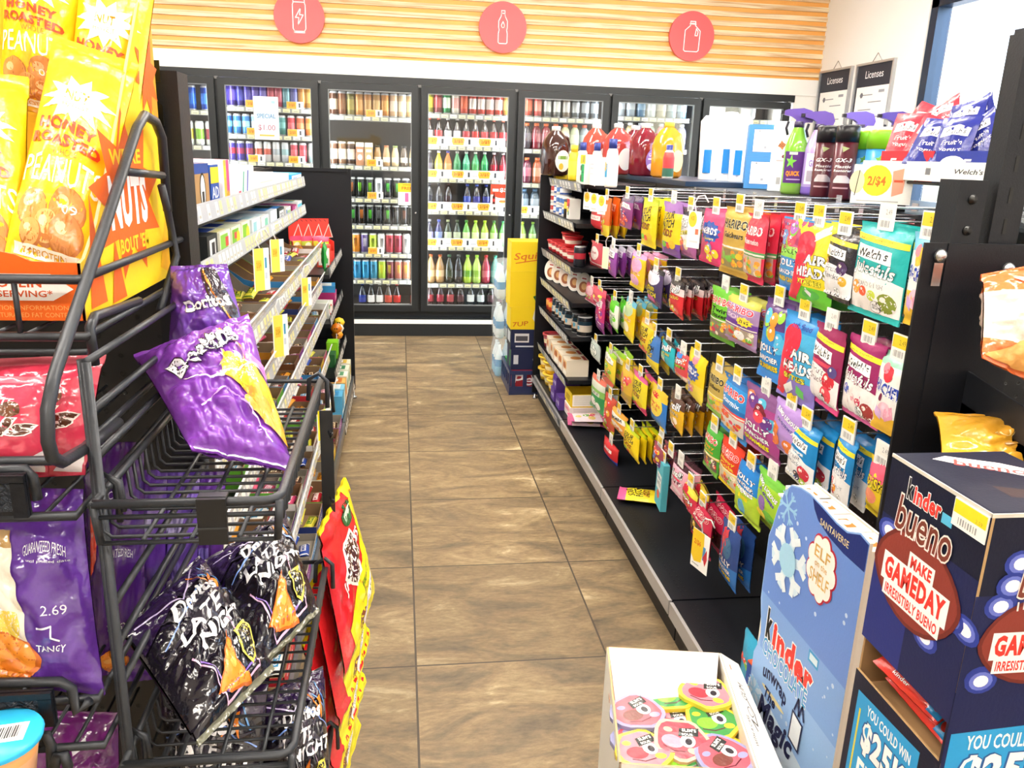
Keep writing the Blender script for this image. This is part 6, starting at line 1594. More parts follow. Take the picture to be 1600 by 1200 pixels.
    for i, (y, x) in enumerate(((-.1, .045), (-.025, .043), (.05, .045), (.115, .043))):
        b = card_box(MB(), -.035, .035, -.03, .03, 0, .022, 'f4efe8', front=[('r', 0, 0, .8, 1.2, 'f0823a')], top=[('r', 0, 0, 1.0, .8, 'f0823a'), ('e', .1, 0, .3, .4, 'fbf2ea')])
        put(b.mesh('chocolate_box'), 'chocolate_box', f'small white and orange chocolate box inside the blue snowy display, {ORD[i]} along', 'box', (X + x, yc + y, .8595), PI / 2, 'small boxes inside the snowy display')
holiday()
# packs peeping out behind its far edge
m = card_box(MB(), 0, .05, -.02, .05, 0, .15, 'e0562a', front=[('e', 0, .2, .6, .4, 'f4ece4')], left=[('r', 0, .55, 2, .8, '3a5aa8'), ('e', 0, .3, .6, .35, 'f4ece4'), ('r', 0, -.6, 2, .8, 'e0502a')])
put(m.mesh('egg_box'), 'candy_box', 'blue and orange chocolate box standing on the deck behind the snowy display', 'candy box', (.865, 1.62, .151), .1, GB)
mb = MB(); bag_mesh(mb, .12, .17, .03, '3aa8d0', [(-1, -.6, '3a98c8')], blobs(['f0a03a', 'e85a4a', '7ac04a', 'f4e8d0'], 71, 9), 8, .006)
put(mb.mesh('candy_bag'), 'candy_bag', 'teal candy bag with fruit print leaning on the deck behind the snowy display', 'candy bag', (.89, 1.70, .335), -PI / 2, 'candy bags on the peg hooks')
m = card_box(MB(), 0, .05, -.03, .03, 0, .05, 'a87c50')
put(m.mesh('brown_carton'), 'brown_carton', 'small brown cardboard tray on the deck behind the snowy display', 'carton', (.855, 1.52, .151), 0, GB)

def bueno():
    X0_, Y0_, ZT_ = .68, .78, 1.113
    W, Dp = .17, .20
    t = thing('football_display_box', 'dark navy chocolate display box printed with brown footballs and stadium lights', 'display stand', (X0_ + W / 2, Y0_ + Dp / 2, 0))
    ox, oy = X0_ + W / 2, Y0_ + Dp / 2
    NAV = '11162e'
    a, b = W / 2, Dp / 2
    zl = .72     # lip of the lower tray at the near corner
    m = MB()
    # left (aisle) face as a slab with the curved mouth cut out; u from far (-1) to near (+1)
    def lface(pts, col, back='b59468'):
        m.slab([(-a, -u * b, z) for u, z in pts], (-1, 0, 0), .004, col, CARD, back)
    arc = [(-1 + 1.98 * s, .885 + .026 * math.sin(PI * s) - .008 * s) for s in np.linspace(0, 1, 12)]
    lface([(-1, ZT_), (-1, .885)] + arc[1:] + [(1, .876), (1, ZT_)], NAV)
    lface([(-1, 0), (1, 0), (1, .771), (-1, .772)], NAV)
    m.box(-a + .0041, a, -b, -b + .004, 0, ZT_, NAV).box(-a, -a + .004, -b, -b + .004, .771, .876, NAV)
    m.box(a - .004, a, -b + .0041, b, 0, ZT_, NAV).box(-a + .0041, a - .0041, b - .004, b, 0, ZT_, 'a5825a')
    m.box(-a, a, -b, b, ZT_, ZT_ + .004, '171b30').box(-a + .0041, a - .0041, -b + .0041, b - .0041, .745, .749, 'a5825a')
    # torn cardboard edge line round the top
    for e in ((-a - .0006, a, -b - .0006, -b + .001), (-a - .0006, -a + .001, -b, b)):
        m.box(*e, ZT_ - .0005, ZT_ + .0045, 'd8d2c6')
    zc, hz = ZT_ / 2, ZT_ / 2
    L = flat((-a, 0, zc), (0, -b, 0), (0, 0, hz)); F = flat((0, -b, zc), (a, 0, 0), (0, 0, hz)); T_ = flat((0, 0, ZT_ + .004), (a, 0, 0), (0, b, 0))
    Z = lambda z: z / zc - 1
    k = b / hz
    def lights(seed, n, zlo, zhi, umax=.95):
        r = random.Random(seed); out = []
        for i in range(n):
            u, z = r.uniform(-.8, umax), r.uniform(zlo, zhi)
            for q, c in ((.26, '2f3f98'), (.19, '6a78d0'), (.12, 'f4f6ff')):
                out.append(('e', u, Z(z), q, q * k * .7, c, 14))
        return out
    def ball(u, z, ru, rz, tilt):
        rk = rz / hz
        def rot(pts):
            ca, sa = math.cos(tilt), math.sin(tilt)
            return [(u + (p * ca * ru - q * sa * ru), Z(z) + (p * sa + q * ca) * rk) for p, q in pts]
        n = 26
        out = [('p', rot([(math.cos(2 * PI * i / n), math.copysign(abs(math.sin(2 * PI * i / n)) ** 1.25, math.sin(2 * PI * i / n)) * .98) for i in range(n)]), '6f2a24'),
               ('p', rot([(.93 * math.cos(2 * PI * i / n), math.copysign(abs(math.sin(2 * PI * i / n)) ** 1.25, math.sin(2 * PI * i / n)) * .9) for i in range(n)]), '8c3a30')]
        for j in range(9):
            x = -.42 + j * .105
            out.append(('p', rot([(x, .62 + .16 * math.cos(x * 2)), (x + .03, .62 + .16 * math.cos(x * 2)), (x + .03, .86 + .1 * math.cos(x * 2)), (x, .86 + .1 * math.cos(x * 2))]), 'f2ece8'))
        return out
    def words(u, z, su, sz, tilt):
        R_ = lambda x0, x1, y0, y1: ('r', u + (x0 + x1) / 2 * su, Z(z + (y0 + y1) / 2 * sz), (x1 - x0) * su, (y1 - y0) * sz / hz, 'fbf8f6')
        back = [R_(-.22, .42, .017, .045), R_(-.84, .84, -.03, .018), R_(-.74, .74, -.054, -.029)]
        return back + [t_(u + .1 * su, Z(z + .03 * sz), .52 * su, .02 * sz / hz, 'e63a30', 'MAKE', b=.045), t_(u, Z(z - .005 * sz), 1.54 * su, .037 * sz / hz, 'e63a30', 'GAMEDAY', b=.05), t_(u, Z(z - .041 * sz), 1.36 * su, .018 * sz / hz, 'e63a30', 'IRRESISTIBLY BUENO', b=.03)]
    def brand(u, z, su, sz):
        return [t_(u - .42 * su, Z(z + .033 * sz), .13 * su, .03 * sz / hz, KB, 'k', b=.04, out=WB, ow=.07), t_(u - .02 * su, Z(z + .03 * sz), .62 * su, .026 * sz / hz, 'e63a30', 'inder', b=.04, out=WB, ow=.07), ('r', u + .42 * su, Z(z + .024 * sz), .22 * su, .014 * sz / hz, '58b8e0'), t_(u, Z(z - .005 * sz), 1.25 * su, .05 * sz / hz, '7a3a2c', 'bueno', b=.01, sh=.12, out='f4e8e0', ow=.07, q=3)]
    glow = [('r', 0, Z(.93), 2, .2 / hz, '1a2250'), ('r', -.55, Z(.9), .9, .14 / hz, '25307a')]
    pl = glow + lights(3, 7, .90, 1.03) + ball(-.08, .968, .93, .07, .08) + words(-.08, .966, .84, .86, 0) + brand(-.1, 1.052, .92, 1.0)
    pl = [d for d in pl]
    decals(m, L, pl, .15, m=CARD)
    pf = [('r', 0, Z(.86), 2, .3 / hz, '1a2250'), ('r', .2, Z(.97), 1.6, .12 / hz, '25307a')] + lights(8, 8, .84, 1.06) + ball(.1, .945, .92, .062, .06) + words(.1, .945, .84, .8, 0) + brand(.2, 1.035, .9, .95)
    pf += [('p', [(-.93, Z(.815)), (1, Z(.825)), (1, Z(.3)), (-.93, Z(.3))], '2f9fdc'), t_(.1, Z(.80), 1.5, .022 / hz, WB, 'YOU COULD WIN', b=.02), t_(.1, Z(.75), 1.6, .062 / hz, WB, '$25K', b=.05, sh=.1, out='2a5a9a'), t_(.1, Z(.69), 1.5, .045 / hz, WB, 'INSTANTLY', b=.03), ('r', -.8, Z(.6), .04, .3 / hz, 'e8d84a')]
    decals(m, F, pf, .15, m=CARD)
    pb_ = [('p', [(-.85, Z(.745)), (.62, Z(.755)), (.62, Z(.2)), (-.85, Z(.2))], '2f9fdc'), t_(-.05, Z(.73), 1.05, .017 / hz, WB, 'YOU COULD WIN', b=.02), t_(-.05, Z(.685), 1.1, .055 / hz, WB, '$25K', b=.05, out='2a5a9a'), t_(-.05, Z(.625), 1.1, .045 / hz, WB, 'FROM', b=.03), ('r', -.74, Z(.55), .04, .34 / hz, 'e8d84a'), ('r', .5, Z(.55), .04, .3 / hz, 'e8d84a')]
    decals(m, L, pb_, .15, m=CARD)
    pt = [('r', 0, 0, 1.9, 1.9, '171b30'), ('p', [(-.5, .75), (-.2, .85), (.5, .55), (1, .15), (1, -.25), (.3, .25), (-.3, .6)], 'f2ecec'), t_(.2, .42, 1.0, .25, 'c8504a', 'bueno', a=-.45, sh=.2), ('p', [(-.3, -.2), (.6, -.5), (.5, -.7), (-.3, -.55)], '3a2a2c')]
    decals(m, T_, pt, .2, m=CARD)
    m.obj('carton', t)
    s = MB(); s.box(-a - .002, -a - .0006, -b + .002, -b + .062, 1.077, 1.1125, 'f8f8f2', PLAS)
    decals(s, flat((-a - .002, -b + .032, 1.0947), (0, -.03, 0), (0, 0, .0177)), [('r', 0, .45, 1.9, .95, 'f4dc2a'), t_(.55, .2, .4, .25, 'b8a030', '2.59', b=0)] + [('r', -.6 + .15 * i, -.5, .07 if i % 3 else .04, .5, '9a9a9a') for i in range(8)])
    s.obj('price_label', t)
    # chocolate bars in the mouth of the box
    def bar():
        mb = MB()
        bag_mesh(mb, .125, .042, .02, 'e03a30', [], [('p', [(-.9, .1), (-.5, .8), (-.2, .75), (-.5, -.1)], 'f6eee6'), ('e', -.62, .35, .14, .35, '8a5a30'), t_(.1, .0, .9, .6, '30201c', 'bueno', sh=.2, b=0, out='f6f2ee', ow=.03), ('r', .82, 0, .34, 1.7, '3a9ad8'), ('e', .8, 0, .12, .5, 'c84038'), t_(-.2, -.55, .5, .25, WB, 'kinder')] + [('r', -.1 + .1 * i, .8, .03, .25, 'f6f0ea') for i in range(7)], 2, .0, 22, 8, hang=False, lim=.2, seal=.05)
        mb.xf(Matrix.Rotation(-PI / 2, 4, 'X'))
        return mb.mesh('chocolate_bar')
    br = bar()
    for i, (x, y, z, rz, rx) in enumerate(((-.052, .012, .805, -1.4, 0), (-.012, .01, .81, -1.5, 0), (.03, .01, .815, -1.55, 0), (-.04, .0, .782, -1.5, 0), (.01, .0, .786, -1.52, 0), (-.03, .02, .84, -1.35, 0), (.012, .02, .845, -1.45, 0))):
        o = put(br, 'chocolate_bar', f'red chocolate bar with a blue end in the football box, {("front", "middle", "back", "lower front", "lower back", "upper front", "upper back")[i]} one', 'chocolate bar', (ox + x, oy + y, z), group='chocolate bars in the football box')
        o.rotation_euler = (.5, .12, rz)
bueno()

def white_carton():
    zt = .46
    A_, B_ = atZ(948, 1010, zt), atZ(1124, 1017, zt)     # its far rim
    RZ = R(-10.5)
    t = thing('white_carton', 'open white cardboard carton with a raised flap, full of bright gummy packs', 'carton', (A_.x, A_.y, 0), RZ)
    c = Vector((A_.x, A_.y, 0))
    inv = Matrix.Rotation(-RZ, 4, 'Z'); fwd = Matrix.Rotation(RZ, 4, 'Z')
    def Q(px, py, z): return inv @ (atZ(px, py, z) - c)
    tl, tr = Vector((0, 0, zt)), Vector(((B_ - A_).length, 0, zt))
    W = MB(); wc_ = 'f3f0e8'
    yn = -.36
    # outer walls: left, far, right (leaning out), near
    def wall(p0, p1, q1, q0, n, col=wc_, back='b89468'):
        W.slab([p0, p1, q1, q0], n, .004, col, CARD, back)
    A0, A1 = Vector((tl.x, tl.y, 0)), Vector((tl.x, yn, 0))
    B0, B1 = Vector((tr.x, tr.y, 0)), Vector((tr.x, yn, 0))
    up = Vector((0, 0, 1))
    W.slab([A0, A1, A1 + up * zt, tl], (-1, 0, 0), .004, wc_, CARD, 'c8aa80')
    W.slab([B0, B1, B1 + up * zt, Vector((tr.x, tr.y, zt))], (1, 0, 0), .004, wc_, CARD, 'efe9de')
    W.slab([A0, B0, B0 + up * zt, A0 + up * zt], (0, 1, 0), .004, wc_, CARD, 'c8aa80')
    W.slab([A1, B1, B1 + up * zt, A1 + up * zt], (0, -1, 0), .004, wc_, CARD, 'c8aa80')
    W.box(tl.x + .004, tr.x - .004, yn + .004, tl.y - .004, .0, .415, 'b08a5c')
    W.obj('carton_walls', t)
    # far flap folded in over the packs
    fl = MB()
    e0, e1 = Vector((tl.x + .004, tl.y - .006, zt + .002)), Vector((tr.x - .004, tr.y - .004, zt + .002))
    g0, g1 = Q(962, 1102, zt - .03), Q(1116, 1108, zt - .03)
    fl.slab([g0, g1, e1, e0], (0, -.3, 1), .004, 'fbfaf6', CARD, 'c8aa80')
    fl.obj('far_flap', t)
    rf = MB()
    h0, h1 = Vector((tr.x + .001, tr.y, zt)), Vector((tr.x + .001, yn, zt))
    k1, k0 = h1 + Vector((.05, 0, -.015)), h0 + Vector((.036, -.02, -.012))
    rf.slab([h0, k0, k1, h1], (.4, 0, .9), .004, 'f6f3ec', CARD, 'c8aa80')
    mid = (h0 + h1 + k0 + k1) / 4
    decals(rf, flat(mid, (h0 - h1) * .5, (h0 - k0) * .5), [t_(-.35, .45, .5, .28, '3a3630', 'WITH A CARE', b=0), ('e', .0, -.1, .09, .25, '4a4640'), ('e', .0, -.1, .075, .2, 'f6f3ec'), t_(.35, .0, .3, .5, '4a4640', 'GUM', b=0, sh=.3), ('l', [(-.3, -.2), (-.15, .1), (-.2, -.4), (0, -.5), (.2, -.2)], .03, '4a4640', 3.0), ('r', .75, .5, .1, .12, 'e88a5a')], .2)
    rf.obj('side_flap', t)
    # gummy packs: die cut pouches
    def pack(c, c2, edge, seed):
        m = MB(); r = random.Random(seed)
        def blob(k):
            return [(math.cos(2 * PI * i / 22) * k * (1 + .09 * math.sin(3 * 2 * PI * i / 22 + seed)), math.sin(2 * PI * i / 22) * k * (1 + .07 * math.cos(5 * 2 * PI * i / 22))) for i in range(22)]
        m.slab([(p * .055, q * .055, .009) for p, q in blob(1)], (0, 0, 1), .009, edge, FILM)
        pr = [('p', blob(.86), c), ('e', -.25, -.2, .38, .3, c2), ('e', .25, .0, .26, .3, 'f6f2ee'), ('e', .28, -.02, .12, .16, '2a2430'), ('p', [(-.1, .1), (.55, .35), (.5, .75), (-.15, .5)], '2a2e2c'), t_(.2, .52, .5, .16, 'f6f4f0', "SLIM'S", b=.04, a=.3), t_(.18, .3, .4, .12, 'f6f4f0', 'SOUR', b=.04, a=.3), ('l', [(-.5, -.5), (-.1, -.62), (.3, -.5)], .05, '5a1a2a'), ('e', -.5, .3, .16, .12, edge), ('e', .5, -.4, .2, .14, edge)]
        decals(m, flat((0, 0, .009), (.055, 0, 0), (0, .055, 0)), pr, m=FILM)
        return m.mesh('gummy_pack')
    G = [pack('d84858', 'f09ab0', 'f0b8a0', 1), pack('3f9a4a', '8ad83a', 'f0d83a', 2), pack('e88a98', 'd83a4a', 'f2e04a', 3), pack('e05a6a', '7a3a30', '9a9ac8', 4)]
    ad = ['red', 'leaf green', 'rose', 'lilac edged', 'second rose', 'second green', 'second lilac edged', 'second red', 'third rose', 'third red', 'third green', 'third lilac edged', 'fourth rose', 'fourth red', 'fourth green']
    kk = [0, 1, 2, 3, 2, 1, 3, 0, 2, 0, 1, 3, 2, 0, 1]
    n = 0
    for j in range(5):
        for i in range(3):
            x = tl.x + .05 + i * (tr.x - tl.x - .10) / 2
            y = tl.y - .115 - j * .075
            w_ = c + fwd @ Vector((x, max(y, yn + .062), 0))
            o = put(G[kk[n]], 'gummy_pack', f'{ad[n]} gummy pack in the white carton, {ORD[i]} across, {ORD[j]} row from flap', 'gummy pack', (w_.x, w_.y, .4165 + .0088 * ((i + 2 * j) % 3)), group='gummy packs in the white carton')
            o.rotation_euler = (rng.uniform(-.05, .05), rng.uniform(-.05, .05), rng.uniform(-.5, .5))
            n += 1
white_carton()

# =================================================================== the gondola on the aisle's left
XL0, XLP = -.285, -.72
gl_ = thing('gondola_shelving', 'long black gondola of sweets in cardboard trays behind the chip bags', 'shelving', (-.72, 3.0, 0))
NB0 = 1.30
LB = [4.95, 4.035, 3.12, 2.205, NB0]
for i in range(4):
    y1, y0 = LB[i] - .004, LB[i + 1] + .004
    gpart(MB().box(XLP, XL0 - .012, y0, y1, .128, .15, m=BLACK).box(XLP, XL0 - .03, y0, y1, 0, .128, m=BLACK).box(XL0 - .0115, XL0, y0 + .002, y1 - .002, .09, .147, '55585c', PLAS), 'base_deck', gl_)
    gpart(MB().box(XLP - .012, XLP, y0, y1, .15, 1.385, m=PEG), 'back_panel', gl_)
for y in LB:
    gpart(MB().box(XLP - .042, XLP - .0121, y - .015, y + .015, 0, 1.39, m=BLACK), 'upright', gl_)
m = MB().box(-1.16, XL0 + .005, 4.951, 4.967, .06, 1.392, m=BLACK)
m.box(-.30, XL0 + .005, 4.94, 4.951, .06, 1.392, m=BLACK).box(XLP, -.301, 4.94, 4.951, 1.372, 1.392, m=BLACK)
gpart(m, 'end_panel', gl_)
gpart(MB().lathe([(.02, 0, '9a9a9a'), (.016, .014, 'c0c0c0'), (.007, .016, 'b0b0b0'), (.007, .07, 'b0b0b0')], 12, CHROME, Matrix.Translation((-.292, 4.955, 0))), 'levelling_foot', gl_)
gpart(MB().box(-1.16, XLP - .0425, NB0, 4.93, 1.365, 1.385, m=BLACK), 'rear_top', gl_)
# shelves: (front X, height of the fence top, far Y, near Y, kind)
def label_strip(x, y0, y1, zt, n, seed, fence=True, dark=False):
    a = strip_x(x, y0, y1, zt - .085, zt - .042, n, 1, -.006, seed, 'b9bec6' if not dark else '3c3f44', ('f6f6f2', 'f4ec9a', 'f4f4f0') if not dark else ('f4f4f2', 'f4f4f2'))
    b = None
    if fence:
        b = MB().slab([(x, y0, zt - .041), (x, y1, zt - .041), (x + .012, y1, zt), (x + .012, y0, zt)], (1, 0, .2), .003, 'ffffff', CLEAR)
        b.box(x + .009, x + .0135, y0, y1, zt, zt + .003, 'e8ecf0', PLAS)
    return a, b
def lshelf(x, zt, y0, y1, n, seed, fence, dark=False, lip=.016, nm='shelf'):
    zs = zt - .07 if fence else zt - .03
    s = gpart(MB().box(XLP + .001, x - .003, y0, y1, zs - .02, zs, m=BLACK), nm, gl_)
    a, b = label_strip(x, y0, y1, zt if fence else zt + .042, n, seed, fence, dark)
    gpart(a, 'price_strip', gl_, s)
    if b: gpart(b, 'clear_fence', gl_, s)
    return zs
ZS = {}
YF = 4.028
ZS['S1'] = lshelf(-.44, 1.372, NB0 + .01, YF, 60, 1, False)
ZS['S2'] = lshelf(-.44, 1.244, NB0 + .01, YF, 60, 2, False)
TR_ = {'A': (-.385, 1.07), 'B': (-.375, .92), 'C': (-.36, .78), 'D': (-.35, .56), 'E': (-.33, .39)}
for k, (x, z) in TR_.items():
    ZS[k] = lshelf(x, z, NB0 + .01, YF, 52, ord(k), True)
ZS['G'] = .15
for i, (z, x) in enumerate(((.935, -.34), (.69, -.34), (.41, -.325))):
    ZS['F%d' % i] = lshelf(x, z, 4.045, 4.935, 12, 20 + i, False, True)
gpart(label_strip(XL0 + .004, 4.045, 4.935, .16, 12, 31, False, True)[0], 'price_strip', gl_, [o for o in gl_.children if o.name.startswith('base_deck')][0])
def lput(mesh, name, label, cat, key, x, y, group, rz=0.0, dz=0.0, rot=None):
    return put(mesh, name, label, cat, (x, y, ZS[key] + .001 + dz), rz, group, rot)
def yfront(mb):     # design facing -Y turned to face +X
    return mb.xf(Matrix.Rotation(PI / 2, 4, 'Z'))
# --- top shelf: health boxes, leaning open boxes
def hbox(w, d, h, c, front=(), top=()):
    return yfront(card_box(MB(), -w / 2, w / 2, 0, d, 0, h, c, front=front, top=top)).mesh('box')
HG = 'health boxes on the upper left shelves'
yv = lambda px, py=300: atX(px, py, -.46).y
items1 = [   # (y, width, depth, height, colour, front, top, description)
 (3.80, .36, .2, .045, '2f9ad8', [('r', 0, 0, 1.9, 1.6, 'f4f8fa'), ('t', -.3, 0, .8, .9, '2a6ac0', 'MEDICINE')], [('r', 0, .6, 2, .7, 'd8b890'), ('p', [(-.9, -.9), (.9, -.9), (.9, 0), (.2, .2), (-.4, -.2)], '4ab4e8'), ('t', .2, -.4, .9, .5, '2456b0', 'RELIEF'), ('e', -.5, -.2, .2, .3, 'f4f8fa')], 'long blue and white box at the far end of the top left shelf'),
 (3.35, .36, .2, .055, 'f2f0ea', [('r', 0, -.4, 1.9, .1, 'd8d4c8')], [('r', 0, .5, 2, .6, 'f8f6f0'), ('l', [(-.8, -.3), (.6, -.5)], .02, 'c8b890')], 'long plain white box on the top left shelf'),
 (2.95, .3, .2, .07, 'f4f2ec', [('r', 0, .2, 1.8, .1, 'e8dcc0')], [('r', .3, .2, 1.2, .9, 'faf8f2'), ('r', -.4, -.5, .5, .4, 'f0dca8')], 'plain white and cream box before the toothbrush box'),
 (2.55, .3, .18, .1, 'f6f4f2', [('r', -.2, .1, .12, 1.2, '3aa88a', -.15), ('r', .25, .1, .12, 1.3, '3a4ab8', -.15), ('r', -.6, -.5, .25, .3, 'd8506a'), ('r', -.25, -.6, .2, .25, 'd8506a'), ('r', .2, -.6, .2, .25, 'd8506a'), ('r', .1, -.88, 1.6, .1, '4a4a6a')], [('r', 0, .2, 1.6, .8, 'faf8f6')], 'white box with a green and a blue toothbrush drawing'),
 (2.28, .1, .18, .12, 'f4f0ec', [('r', -.3, 0, .6, 2, 'f0c04a'), ('r', .4, 0, .7, 2, 'e8508a'), ('e', .3, -.6, .4, .3, 'f09a3a'), ('r', -.3, .5, .5, .5, 'f2d83a')], [('r', .6, 0, .3, 2, 'e8508a')], 'pink edged white box leaning by the tan one'),
 (2.14, .09, .18, .11, '2450a8', [('r', 0, .55, 2, .7, 'f0d030'), ('t', 0, -.2, 1.6, .5, 'f4f6fa', 'AD'), ('e', 0, -.7, .6, .2, '58b8e0')], [('r', 0, 0, 2, 2, 'f4f0e8')], 'narrow blue and yellow box on the top left shelf'),
 (2.0, .15, .18, .115, 'b08a58', [('r', 0, .8, 2, .4, '24489a'), ('p', ring_poly(14, .4, .75, .1, -.1), '1a1a1a'), ('p', ring_poly(14, .3, .65, .1, -.1), 'f4f2ee'), ('r', .1, -.35, .3, .5, '2a2a2a')], [('r', 0, 0, 1.9, 1.9, '2a3a7a')], 'tan box with a black bottle drawing nearest the black post on the top left shelf'),
 (1.78, .2, .18, .1, 'f4f2ec', [('r', 0, 0, 1.5, 1, 'd8e4f0')], [], 'white box beside the tan one, mostly behind the black post'),
]
for (y, w_, d_, h_, c, fr, tp, ds) in items1:
    lput(hbox(w_, d_, h_, c, fr, tp), 'product_box', ds, 'box', 'S1', -.452, y, HG, rz=-.0)
items2 = [
 (3.88, .16, .2, .05, 'f4f6f4', [('r', 0, 0, 2, 1.2, '58c4dc')], [('r', 0, -.3, 2, .9, '6accd8'), ('r', .2, -.5, .9, .5, 'b8a050'), ('r', 0, .6, 1.8, .4, 'fafaf8')], 'white and aqua box at the far end of the second left shelf'),
 (3.68, .15, .2, .045, '9a2a68', [('r', -.3, 0, .8, 1.5, 'b83a80'), ('e', .5, 0, .4, .8, 'f0a8d0')], [('r', 0, 0, 1.6, 1.5, 'b8408a'), ('t', 0, -.2, 1.2, .4, 'f4d8e8', 'LUDENS')], 'magenta box on the second left shelf'),
 (3.48, .15, .2, .05, 'f2f2f0', [('r', .2, 0, 1.4, 1, 'a8c890'), ('r', -.7, 0, .4, 1.4, '5a8ad0')], [('r', -.1, -.4, 1.2, .5, '2a3a34'), ('r', 0, .5, 1.8, .5, 'f6f6f4')], 'white box with green print on the second left shelf'),
 (3.28, .15, .2, .06, '2a3634', [('r', 0, 0, 1.6, 1.4, 'e8ecec'), ('t', 0, 0, 1.2, .8, '26302e', 'GREY')], [('r', 0, .2, 1.9, 1.2, '30403c'), ('r', 0, -.75, 1.8, .3, '3a88d8')], 'dark green and grey box on the second left shelf'),
 (3.08, .15, .2, .065, 'e8f2f8', [('r', 0, 0, 1.7, 1.2, 'cfe4ee')], [('r', 0, .4, 2, .9, '2c3a38'), ('r', 0, -.5, 1.9, .6, '4a98e0')], 'pale blue box with a dark top on the second left shelf'),
 (2.88, .15, .2, .06, 'eef4f4', [('r', .3, 0, .9, 1.4, '8ad0b8')], [('r', 0, 0, 1.9, 1.7, 'd4e8f2')], 'pale blue flat box on the second left shelf'),
 (2.70, .15, .2, .065, 'e8f2f6', [('r', -.3, .2, .8, 1.0, '9ad0d8')], [('r', 0, .2, 1.9, 1.2, 'e0f0f8'), ('r', 0, -.7, 1.7, .3, 'b8dce8')], 'white and pale teal box on the second left shelf'),
 (2.52, .13, .2, .07, 'f4f0d8', [('r', -.2, .2, 1.2, 1.2, '8ac83a'), ('e', .4, 0, .4, .6, 'f0d030'), ('r', .2, -.6, .8, .3, '3a60b8')], [('e', 0, 0, .6, .6, 'f4c030'), ('r', .2, -.6, 1.2, .4, '3a60b0')], 'green and yellow lozenge box, far one on the second left shelf'),
 (2.37, .13, .2, .07, 'e8ecd0', [('r', -.2, .2, 1.4, 1.2, '7ab83a'), ('e', .4, 0, .4, .6, 'f0d030'), ('r', -.2, .3, .5, .5, 'd84a4a')], [('r', 0, 0, 1.6, 1.2, '2a4ab0'), ('e', .3, .3, .4, .4, 'f0e070')], 'green and yellow lozenge box, middle one on the second left shelf'),
 (2.22, .13, .2, .07, 'f0f0dc', [('r', -.2, .2, 1.4, 1.2, '8ac84a'), ('r', .3, .2, .6, .7, 'd84a44')], [('r', 0, 0, 1.7, 1.3, '3458b8'), ('r', 0, -.8, 1.8, .2, 'f0e8a0')], 'green and yellow lozenge box, near one on the second left shelf'),
 (2.07, .11, .2, .075, '24282a', [('r', 0, .0, 1.2, 1.4, 'e4e6e6'), ('r', .1, 0, .6, 1.0, '2a2a2e')], [('r', 0, .3, 1.7, .9, 'a8c870')], 'small black and white box nearest the black post on the second left shelf'),
]
for (y, w_, d_, h_, c, fr, tp, ds) in items2:
    lput(hbox(w_, d_, h_, c, fr, tp), 'product_box', ds, 'box', 'S2', -.452, y, HG)
# --- cardboard trays with sweets
def tray_mesh(w, d, h, c, lip, back='7d5c3e', fr=()):
    """front opens to +X; curved side cut"""
    m = MB(); t = .003; inn = ('8a684a', '94785a', '9a9286')[len(TM) % 3]
    m.box(-d, 0, -w / 2, w / 2, 0, t, inn)
    m.slab([(-d, -w / 2, t), (-d, w / 2, t), (-d, w / 2, h), (-d, -w / 2, h)], (-1, 0, 0), t, inn, CARD, c)
    side = [(0, t), (0, lip)] + [(-d * (.42 + .4 * s), lip + (h - lip) * (1 - math.cos(PI * s)) / 2) for s in (0, .25, .5, .75, 1)] + [(-d, h), (-d, t)]
    for sy in (-1, 1):
        m.slab([(x, sy * w / 2, z) for x, z in side], (0, sy, 0), t, c, CARD, inn)
    m.slab([(0, -w / 2, t), (0, w / 2, t), (0, w / 2, lip), (0, -w / 2, lip)], (1, 0, 0), t, c, CARD, inn)
    if fr:
        decals(m, flat((0, 0, (lip + t) / 2), (0, w / 2, 0), (0, 0, (lip - t) / 2)), fr)
    return m.mesh('tray')
TC = [('c8303a', 'red'), ('f0ece4', 'white'), ('3a8ac8', 'blue'), ('8a3a98', 'purple'), ('e8a83a', 'orange'), ('7a4a2c', 'brown'), ('6ab83a', 'green'), ('e05a8a', 'pink'), ('2a3a7a', 'navy'), ('e8d03a', 'yellow')]
TM = {}
def bar_mesh(c, c2, tx):
    mb = MB()
    bag_mesh(mb, .12, .034, .02, c, [], [('r', .05, 0, 1.2, 1.0, c2), ('t', .05, 0, 1.0, .7, c, tx, {'b': .03}), ('r', -.9, 0, .1, 2, c2), ('r', .9, 0, .1, 2, c2)], 1, 0, 14, 6, hang=False, lim=.4, seal=.07)
    mb.xf(Matrix.Rotation(-PI / 2, 4, 'X'))
    return mb.mesh('candy_bar')
BARS = [bar_mesh('b8252e', 'f4ece8', 'KIT'), bar_mesh('5a3420', 'f0d8b0', 'BAR'), bar_mesh('e8a02a', '6a3018', 'NUT'), bar_mesh('2a4aa8', 'f4f4f8', 'MINT'), bar_mesh('f0f0ec', '3a98d0', 'GUM'), bar_mesh('d8d040', '4a7a2a', 'LIME'), bar_mesh('d84a78', 'f8e8f0', 'SWEET')]
BN = ['red', 'brown', 'orange', 'blue', 'white', 'lime', 'pink']
SN = {'A': 'third', 'B': 'fourth', 'C': 'fifth', 'D': 'sixth', 'E': 'seventh', 'G': 'lowest'}
r = random.Random(12)
